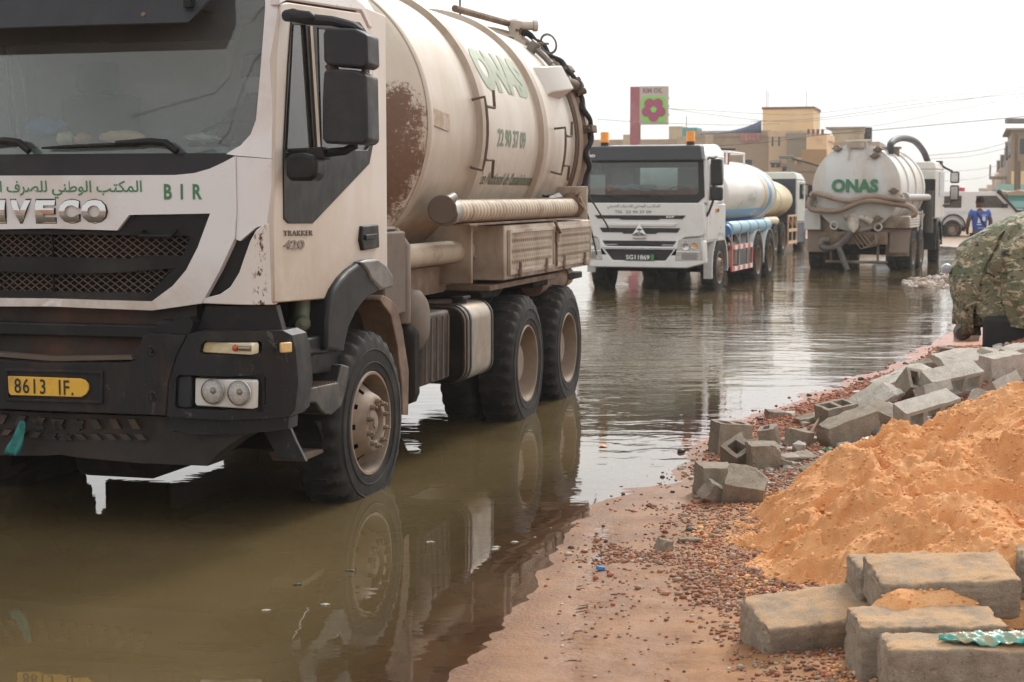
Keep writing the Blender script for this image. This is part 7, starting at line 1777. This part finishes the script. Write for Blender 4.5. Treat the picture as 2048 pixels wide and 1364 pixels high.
# ---------------------------------------------------------------- buildings
HD = .28
cH, sH = math.cos(HD), math.sin(HD)
def bframe(pxl, Y):
    p = ypt(pxl, 390, Y); return p.x, p.y
def bwidth(X0, Y0, pxr):
    t = (pxr - 1024) / FPX; return (t * Y0 - X0) / (cH + t * sH)
def zat(py, Y): return CAMH + (390 - py) * Y / FPX * 1.003
GLD = mat('dark_window_pane', (.05, .06, .07), .2, var=.2)
def building(pxl, pxr, ytop, Y, depth, matl, label, wins=(), cornice=None, name='house', par=.35, z0=0.0):
    X0, Y0 = bframe(pxl, Y); w = bwidth(X0, Y0, pxr); h = zat(ytop, Y - w * sH / 2)
    b = empty(name, (X0, Y0, z0), -HD); tag(b, label, 'building')
    mk('wall', MB().box(0, w, 0, depth, 0, h - z0), matl, b)
    pr = MB().box(-.06, w + .06, -.06, .16, h - z0 - par, h - z0 + .02).box(-.06, .16, .16, depth, h - z0 - par, h - z0 + .02).box(w - .16, w + .06, .16, depth, h - z0 - par, h - z0 + .02)
    mk('parapet', pr, cornice or matl, b)
    for (u, z, ww, hh) in wins:
        wf_ = mk('window', prismh([(u * w - ww / 2 - .08, z - .08), (u * w + ww / 2 + .08, z - .08), (u * w + ww / 2 + .08, z + hh + .08), (u * w - ww / 2 - .08, z + hh + .08)], [[(u * w - ww / 2, z), (u * w + ww / 2, z), (u * w + ww / 2, z + hh), (u * w - ww / 2, z + hh)]], 'y', -.05, .0), cornice or matl, b)
        mk('pane', MB().box(u * w - ww / 2, u * w + ww / 2, -.012, -.006, z, z + hh), GLD, wf_)
    return b, w, h - z0
def plaster(name, col, dirt=(.25, .2, .15), amt=.3): return mat(name, col, .9, var=.1, dirt=dirt, dirt_amt=amt, scale=.6, streak=False, bump=.3, bscale=6, bdist=.03)
GB1 = plaster('grey_brown_render', (.43, .345, .26)); TAN = plaster('tan_render', (.64, .49, .34)); YEL = plaster('yellow_ochre_render', (.80, .58, .34), (.66, .50, .34), .2)
PUR = plaster('purple_trim', (.20, .08, .09)); GRYC = plaster('bare_grey_concrete', (.31, .275, .235)); ORB = plaster('orange_render', (.78, .55, .33)); PALE = plaster('pale_beige_render', (.55, .45, .32))
BRN = plaster('brown_block_wall', (.30, .225, .16)); PINK = plaster('dusty_pink_render', (.42, .30, .26)); TEAL = plaster('turquoise_paint', (.10, .34, .34), (.2, .4, .4), .2)
b, w, h = building(1180, 1402, 281, 108, 10, GB1, 'low grey-brown block wall building behind the filling station sign', [(.15, 1.0, 1.2, 1.4), (.5, 1.0, 1.2, 1.4)])
mk('wall_patch', MB().box(w * .30, w * .42, -.08, -.02, h - 1.0, h + .35).box(w * .78, w * .88, -.08, -.02, h - .9, h + .2), PALE, b)
mk('roof_box', MB().box(w * .68, w * .80, 1, 4, h, h + .9), PALE, b); mk('water_tank', MB().box(w * .80, w * .93, 1, 3, h, h + .8), TEAL, b)
b, w, h = building(1385, 1537, 264, 102, 9, GB1, 'long brown rendered building left of the ochre tower', [(.72, h * .42 + 1.0, .5, .7), (.3, 1.2, 1.0, 1.2)])
mk('wall_patch', MB().box(w * .16, w * .27, -.08, -.02, h - .8, h - .2), PALE, b)
lnd = MB()
for k in range(5): lnd.add([(w * (.62 + .05 * k), -.12, h + .1), (w * (.66 + .05 * k), -.12, h + .1), (w * (.66 + .05 * k), -.14, h - .6 - .1 * (k % 2)), (w * (.62 + .05 * k), -.14, h - .55)], [(0, 1, 2, 3)])
o = mk('laundry', lnd, mat('red_white_laundry', (.6, .3, .3), .9, var=.6, scale=2), b)
X0, Y0 = bframe(1405, 100)
aw = MB(); nn = 24; rows = []
for k in range(nn + 1):
    t = k / nn; px = 1400 + t * 123; top = 267 - 26 * t ** 2.6; bot = 268 - 4 * t if t < .5 else 266
    rows.append((ypt(px, top - 1, 100), ypt(px, max(bot, top + 1.5), 99.8)))
for k in range(nn): aw.add([rows[k][0], rows[k + 1][0], rows[k + 1][1], rows[k][1]], [(0, 1, 2, 3)])
o = mk('tarpaulin', aw, mat('blue_grey_tarpaulin', (.10, .13, .20), .8, var=.3)); sld = o.modifiers.new('t', 'SOLIDIFY'); sld.thickness = .03
tag(o, 'blue grey tarpaulin slung over the long brown roof up to the ochre tower', 'tarpaulin')
b, w, h = building(1523, 1622, 217, 104, 4.5, YEL, 'tall yellow ochre stair tower with a purple rim', [], PUR, par=.12)
mk('roof_rods', MB().cyl((.3, .3, h), (.3, .3, h + 1.0), .02, 5).cyl((w - .5, .3, h), (w - .5, .3, h + 1.1), .02, 5).cyl((.1, 1, h), (.1, 1, h + 1.2), .02, 5), GRYC, b)
b, w, h = building(1536, 1610, 264, 99, 3.5, TAN, 'tan house front with small vent hoods and vertical slits below the ochre tower', [])
for i, (u, v) in enumerate(((.12, .56), (.25, .56), (.42, .52), (.68, .47), (.82, .44), (.95, .43))):
    mk('vent_hood', MB().prism([(-.3, h * (.1 + v) + .0), (0, h * (.1 + v) + .16), (0, h * (.1 + v) - .06)], 'x', u * w - .16, u * w + .16), GRYC, b)
    mk('vent_slot', MB().box(u * w - .12, u * w + .12, -.02, -.005, h * (.1 + v) - .28, h * (.1 + v) - .08), GLD, b)
for u in (.2, .33, .6, .75): mk('window_slit', MB().box(u * w - .05, u * w + .05, -.02, -.005, h * .22, h * .40), GLD, b)
for u in (.1, .27): mk('window_slit', MB().box(u * w - .05, u * w + .05, -.02, -.005, h * .84, h * .95), GLD, b)
b, w, h = building(1572, 1626, 268, 97, 3, GRYC, 'unfinished grey concrete upper storey between the tan front and the orange bay', [])
mk('brick_edge', MB().box(w * .1, w * .9, -.1, -.02, h - 1.6, h - 1.45).box(w * .3, w * .36, -.1, -.02, h * .3, h - 1.6), TAN, b)
mk('shutter', MB().box(w * .62, w * .98, -.1, -.02, h * .12, h * .30), mat('grey_slatted_shutter', (.16, .15, .14), .7), b)
b, w, h = building(1614, 1648, 270, 94, 5, ORB, 'orange rendered house with crenellated balcony over a curved corbel', [])
for k in range(4): mk('merlon', MB().box(w * (.04 + .25 * k), w * (.17 + .25 * k), -.9, -.6, h - .1, h + .25), PUR, b)
mk('balcony', MB().box(0, w + .1, -.9, 0, h - .9, h), ORB, b)
mk('corbel', MB().prism([(-.9, h - .9), (0, h - .9), (0, h - 1.7)], 'x', -.3, w + .1), TAN, b)
for u in (.2, .55, .8): mk('pilaster', MB().box(u * w - .06, u * w + .06, -.08, 0, 0, h - 1.7), TAN, b)
b, w, h = building(1663, 1722, 259, 120, 5, PALE, 'pale beige roof house with a flat overhanging slab behind the vacuum tanker', [])
mk('roof_slab', MB().box(-.5, w + .1, -.3, 5, h, h + .12), GRYC, b); mk('black_water_tank', MB().cyl((w + .2, 1, h - 1.0), (w + .2, 1, h + .1), .35, 16), BK2, b)
b, w, h = building(1628, 1752, 286, 112, 8, GB1, 'grey-brown block house behind the vacuum tanker', [(.15, h * .4, .5, .9)])
b, w, h = building(1590, 1700, 330, 86, 6, BRN, 'brown block wall seen between the two far tankers', [(.3, .8, .8, 1.0)])
b, w, h = building(1745, 1850, 330, 118, 8, PINK, 'dusty pink low building beyond the vacuum tanker', [])
# right side of the street: blocks stepping away
RB = [(2022, 2110, 262, 96, 12, BRN, 'tall brown street house at the right edge with an ochre ground floor', .5),
      (2014, 2040, 286, 112, 10, GRYC, 'grey balconied house behind the tall brown street house', .3),
      (2011, 2036, 318, 128, 12, GRYC, 'grey-green house with a street lamp in front, right of the pink terrace', .3),
      (2001, 2026, 336, 148, 14, PINK, 'pink terrace house on the right side of the street', .3),
      (1992, 2018, 348, 172, 16, PALE, 'pale beige house further down the right side of the street', .3),
      (1987, 2010, 356, 205, 20, PINK, 'faded pink house almost at the end of the street', .3),
      (1976, 2003, 370, 260, 30, PALE, 'hazy pale house far down the street', .3),
      (1958, 1990, 377, 340, 30, GB1, 'faint low building closing the far end of the street', .3)]
for (a0, a1, yt_, Y, dp, ml, lb, pr_) in RB:
    b, w, h = building(a0, a1, yt_, Y, dp, ml, lb, [(.35, h_, 1.0, 1.2) for h_ in (1.2, 4.2)] if Y < 180 else [], par=pr_)
    for k in range(int(dp / 4)):
        for z in (1.2, 4.2):
            if z + 1.4 < h:
                wf_ = mk('window', MB().box(-.05, 0, 1 + k * 4, 2.2 + k * 4, z, z + 1.3), GRYC, b); mk('pane', MB().box(-.062, -.052, 1.1 + k * 4, 2.1 + k * 4, z + .1, z + 1.2), GLD, wf_)
    if Y == 96:
        mk('ochre_band', MB().box(-.02, w, -.08, -.01, .8, 3.2), YEL, b); mk('roof_slab', MB().box(-.4, w, -.3, dp, h, h + .12), GRYC, b)
    if Y == 112: mk('balcony', MB().box(-1.2, 0, 1, 4, 2.9, 3.1).box(-1.2, -1.1, 1, 4, 3.1, 3.9), GRYC, b)
q = ypt(2012, 400, 75)
kk = empty('market_kiosk', (q.x, q.y, 0), -.1); tag(kk, 'turquoise kiosk with a ragged brown roof beyond the white car', 'kiosk')
mk('kiosk_wall', MB().box(0, 4, 0, 2.5, 0, 1.75), TEAL, kk)
rf = MB(); 
for k in range(8): rf.hexa([(k * .5, -.2, 1.76), (k * .5 + .52, -.2, 1.76), (k * .5 + .52, 2.6, 1.76), (k * .5, 2.6, 1.76)], [(k * .5, -.1, 1.9 + .1 * math.sin(k * 2.1)), (k * .5 + .5, -.1, 1.9 + .1 * math.sin(k * 2.1 + 1)), (k * .5 + .5, 2.5, 2.0), (k * .5, 2.5, 2.05)])
mk('kiosk_roof', rf, BRN, kk); mk('kiosk_board', MB().box(.1, 3.9, -.06, -.01, 1.2, 1.5), mat('pale_teal_board', (.25, .48, .46), .6), kk)
q = ypt(2030, 380, 92)
tk_ = empty('shop_front', (q.x - .9, q.y, 0), -.1); tag(tk_, 'pale turquoise shop front under the tall brown street house', 'shop')
mk('shop_wall', MB().box(0, 5, 0, 1, 0, 2.4), mat('pale_turquoise_wall', (.30, .55, .50), .8), tk_); mk('shop_door', MB().box(.6, 1.6, -.04, 0, .05, 2.0), GLD, tk_)

# ---- sign of the filling station
q = ypt(1259, 390, 92); SY = 92
sg = empty('station_sign', (q.x, q.y, 0), -.10); tag(sg, 'filling station pylon sign with purple post and green panel reading RIM OIL', 'sign')
ppx = lambda px: (px - 1259) / FPX * SY
zz_ = lambda py: zat(py, SY)
mk('post', MB().box(0, ppx(1277), 0, .5, 0, zz_(177)), plaster('faded_purple_paint', (.36, .12, .15), (.5, .3, .3), .3), sg)
mk('sign_box', MB().box(ppx(1277), ppx(1335), .02, .42, zz_(251), zz_(176)), mat('beige_sign_frame', (.52, .46, .42), .6, var=.08), sg, bevel=.03)
mk('support_post', MB().box(ppx(1277), ppx(1280), .1, .4, 0, zz_(251)), GRYC, sg)
gp = [(1282, 200), (1288, 197), (1307, 196), (1325, 197), (1329, 201), (1331, 222), (1329, 243), (1325, 246), (1306, 247), (1287, 246), (1283, 242), (1281, 222)]
mk('green_panel', MB().prism([(ppx(a), zz_(c)) for a, c in gp], 'y', -.01, .02), mat('bright_green_panel', (.20, .66, .09), .4, var=.05), sg)
fl = MB(); cx_, cz_ = ppx(1305.5), zz_(222)
for k in range(5):
    a = math.radians(90 + 36 + 72 * k); fl.v  # petals
    fl.lathe([(0, 0), (.30, 0), (.30, -.012), (0, -.012)], o=(cx_ + .40 * math.cos(a), -.012 - .001 * k, cz_ + .40 * math.sin(a)), ax=(0, 1, 0), n=20)
fl.lathe([(0, 0), (.42, 0), (.42, -.018), (0, -.018)], o=(cx_, -.012, cz_), ax=(0, 1, 0), n=5)
mk('flower_emblem', fl, mat('magenta_emblem', (.36, .06, .16), .5, var=.05), sg)
mk('emblem_centre', MB().prism([(cx_ + .19 * math.cos(math.radians(90 + 72 * k)), cz_ + .19 * math.sin(math.radians(90 + 72 * k))) for k in range(5)], 'y', -.05, -.033), mat('bright_green_panel', (.20, .66, .09)), sg)
lettering('sign_lettering', 'RIM OIL', quadmap((ppx(1284), .012, zz_(190)), (ppx(1323), .012, zz_(190)), (ppx(1284), .012, zz_(180))), mat('purple_grey_lettering', (.22, .14, .16), .5), sg, .03)
for z in (200, 215, 232): mk('edge_clip', MB().box(ppx(1335), ppx(1336.5), .1, .2, zz_(z) - .05, zz_(z) + .05), GRYC, sg)

# ---- street lamps, poles, wires
def lamp(label, pole, arm, r=.06, nm='street_lamp'):
    l = mk(nm, MB().cyl(pole[0], pole[1], r, 8), mat('dark_grey_pole', (.07, .065, .06), .6), None); tag(l, label, 'street lamp')
    if arm:
        mk('arm', MB().tube(arm, .04, 6), mat('dark_grey_pole', (.07, .065, .06)), l)
        mk('lamp_head', MB().box(arm[-1].x - .35, arm[-1].x + .2, arm[-1].y - .1, arm[-1].y + .1, arm[-1].z - .05, arm[-1].z + .08), mat('lamp_shade_grey', (.22, .22, .21), .5), l, bevel=.02)
    return l
a1_, a2_ = ypt(1642, 333, 60), ypt(1577, 315, 60)
lamp('street lamp whose arm points left above the vacuum tanker', (Vector((a1_.x, 60, 0)), Vector((a1_.x, 60, a1_.z + .1))), [a1_, (a1_ + a2_) / 2, a2_])
a1_, a2_ = ypt(2075, 228, 40), ypt(2040, 243, 40)
lamp('street lamp head entering at the right edge high above the brown house', (Vector((a1_.x, 40, 0)), a1_), [a1_, a2_])
a1_, a2_ = ypt(2030, 316, 100), ypt(2021, 314, 100)
lamp('thin pale street lamp before the grey-green house', (Vector((a1_.x, 100, 0)), a1_ + Vector((0, 0, .3))), [a1_, a2_])
tag(mk('utility_pole', MB().cyl(tuple(Vector((ypt(2033, 390, 90).x, 90, 0))), tuple(ypt(2033, 268, 90)), .11, 8), mat('weathered_wood', (.16, .11, .07))), 'wooden utility pole before the tall brown street house', 'pole')
tag(mk('utility_pole', MB().cyl(tuple(Vector((ypt(2039, 390, 88).x, 88, 0))), tuple(ypt(2039, 322, 88)), .08, 8), mat('weathered_wood', (.16, .11, .07))), 'shorter wooden pole right of the utility pole', 'pole')
q = ypt(1316, 283, 100); tag(mk('aerial_mast', MB().cyl((q.x, 100, 3), tuple(ypt(1373, 232, 100)) if False else (q.x, 100, 5.2), .02, 5), GRYC), 'thin aerial mast on the low roof under the station sign', 'mast')
q = ypt(1373, 283, 100); tag(mk('aerial_mast', MB().cyl((q.x, 100, 3), tuple(ypt(1373, 232, 100)), .025, 5), GRYC), 'tall thin aerial mast beside the right amber beacon', 'mast')
for k_, (za, zb_, lb_) in enumerate(((7.6, 7.9, 'lower overhead cable mirrored in the windscreen of the foreground truck'), (8.7, 8.4, 'upper overhead cable mirrored in the windscreen of the foreground truck'))):
    tag(mk('overhead_cable', MB().tube([(-16 + 2.4 * i, -8 + .3 * i, za + (zb_ - za) * i / 12 - .45 * math.sin(i / 12 * PI)) for i in range(13)], (.022, .012)[k_], 6), mat('black_cable', (.03, .03, .03), .7), None, ang=80), lb_, 'cable')
WIREM = mat('black_cable', (.03, .03, .03), .7)
WIREG = mat('grey_cable', (.16, .155, .15), .7)
WR = [([(1195, 238), (1265, 243), (1450, 250), (1560, 247)], 70, .011, WIREG, 'sagging cable from the near tank door past the sign'),
      ([(1250, 300), (1400, 294), (1540, 283), (1640, 270), (1800, 256), (2060, 232)], 62, .017, WIREM, 'darkest cable crossing low over both distant tankers'),
      ([(1335, 217), (1430, 222), (1560, 229), (1640, 226), (1850, 198), (2060, 173)], 80, .012, WIREG, 'uppermost thin cable from the sign to the right edge'),
      ([(1335, 217), (1430, 230), (1540, 242), (1640, 240), (1850, 212), (2060, 178)], 78, .012, WIREG, 'second thin cable from the sign to the right edge'),
      ([(1500, 243), (1640, 236), (1850, 206), (2060, 186)], 76, .012, WIREG, 'third thin cable above the ochre tower'),
      ([(1620, 262), (1760, 250), (1900, 222), (2060, 190)], 74, .010, WIREG, 'thin cable climbing steeply to the right edge'),
      ([(1855, 311), (1940, 303), (1990, 292), (2060, 272)], 84, .014, WIREG, 'thick pale cable ending on the tall brown house'),
      ([(1855, 318), (1940, 312), (2015, 296)], 90, .011, WIREG, 'short pale cable running to the balconied house'),
      ([(1880, 345), (1960, 338), (2012, 328)], 110, .012, WIREG, 'faint cable running to the grey-green house'),
      ([(1890, 362), (1960, 356), (2005, 340)], 120, .011, WIREG, 'faintest low cable before the pink terrace'),
      ([(1650, -8), (1850, 20), (2060, 53)], 45, .006, WIREG, 'hair-thin cable across the top right corner of the sky')]
for pts_, Y, r, ml, lb in WR:
    P_ = [ypt(px, py, Y + 4 * i) for i, (px, py) in enumerate(pts_)]; sm = []
    for i in range(len(P_) - 1):
        p0, p1, p2, p3 = P_[max(0, i - 1)], P_[i], P_[i + 1], P_[min(len(P_) - 1, i + 2)]
        for k in range(6):
            t = k / 6; sm.append(.5 * ((2 * p1) + (p2 - p0) * t + (2 * p0 - 5 * p1 + 4 * p2 - p3) * t * t + (-p0 + 3 * p1 - 3 * p2 + p3) * t ** 3))
    sm.append(P_[-1]); tag(mk('overhead_cable', MB().tube(sm, r, 5), ml, None, ang=80), lb, 'cable', 'overhead cables above the street')

# ---------------------------------------------------------------- dusty air
hzb = MB().box(-402, 502, -122, 1502, -1.3, 12.5)
m = bpy.data.materials.new('dusty_air'); m.use_nodes = True; nt = m.node_tree
for n_ in list(nt.nodes):
    if n_.type == 'BSDF_PRINCIPLED': nt.nodes.remove(n_)
pv = N(nt, 'ShaderNodeVolumePrincipled'); pv.inputs['Color'].default_value = (.97, .94, .90, 1); pv.inputs['Density'].default_value = .0008; pv.inputs['Anisotropy'].default_value = .2
nt.links.new(pv.outputs[0], nt.nodes['Material Output'].inputs['Volume'])
tag(mk('haze', hzb, m, ang=None), kind='stuff')
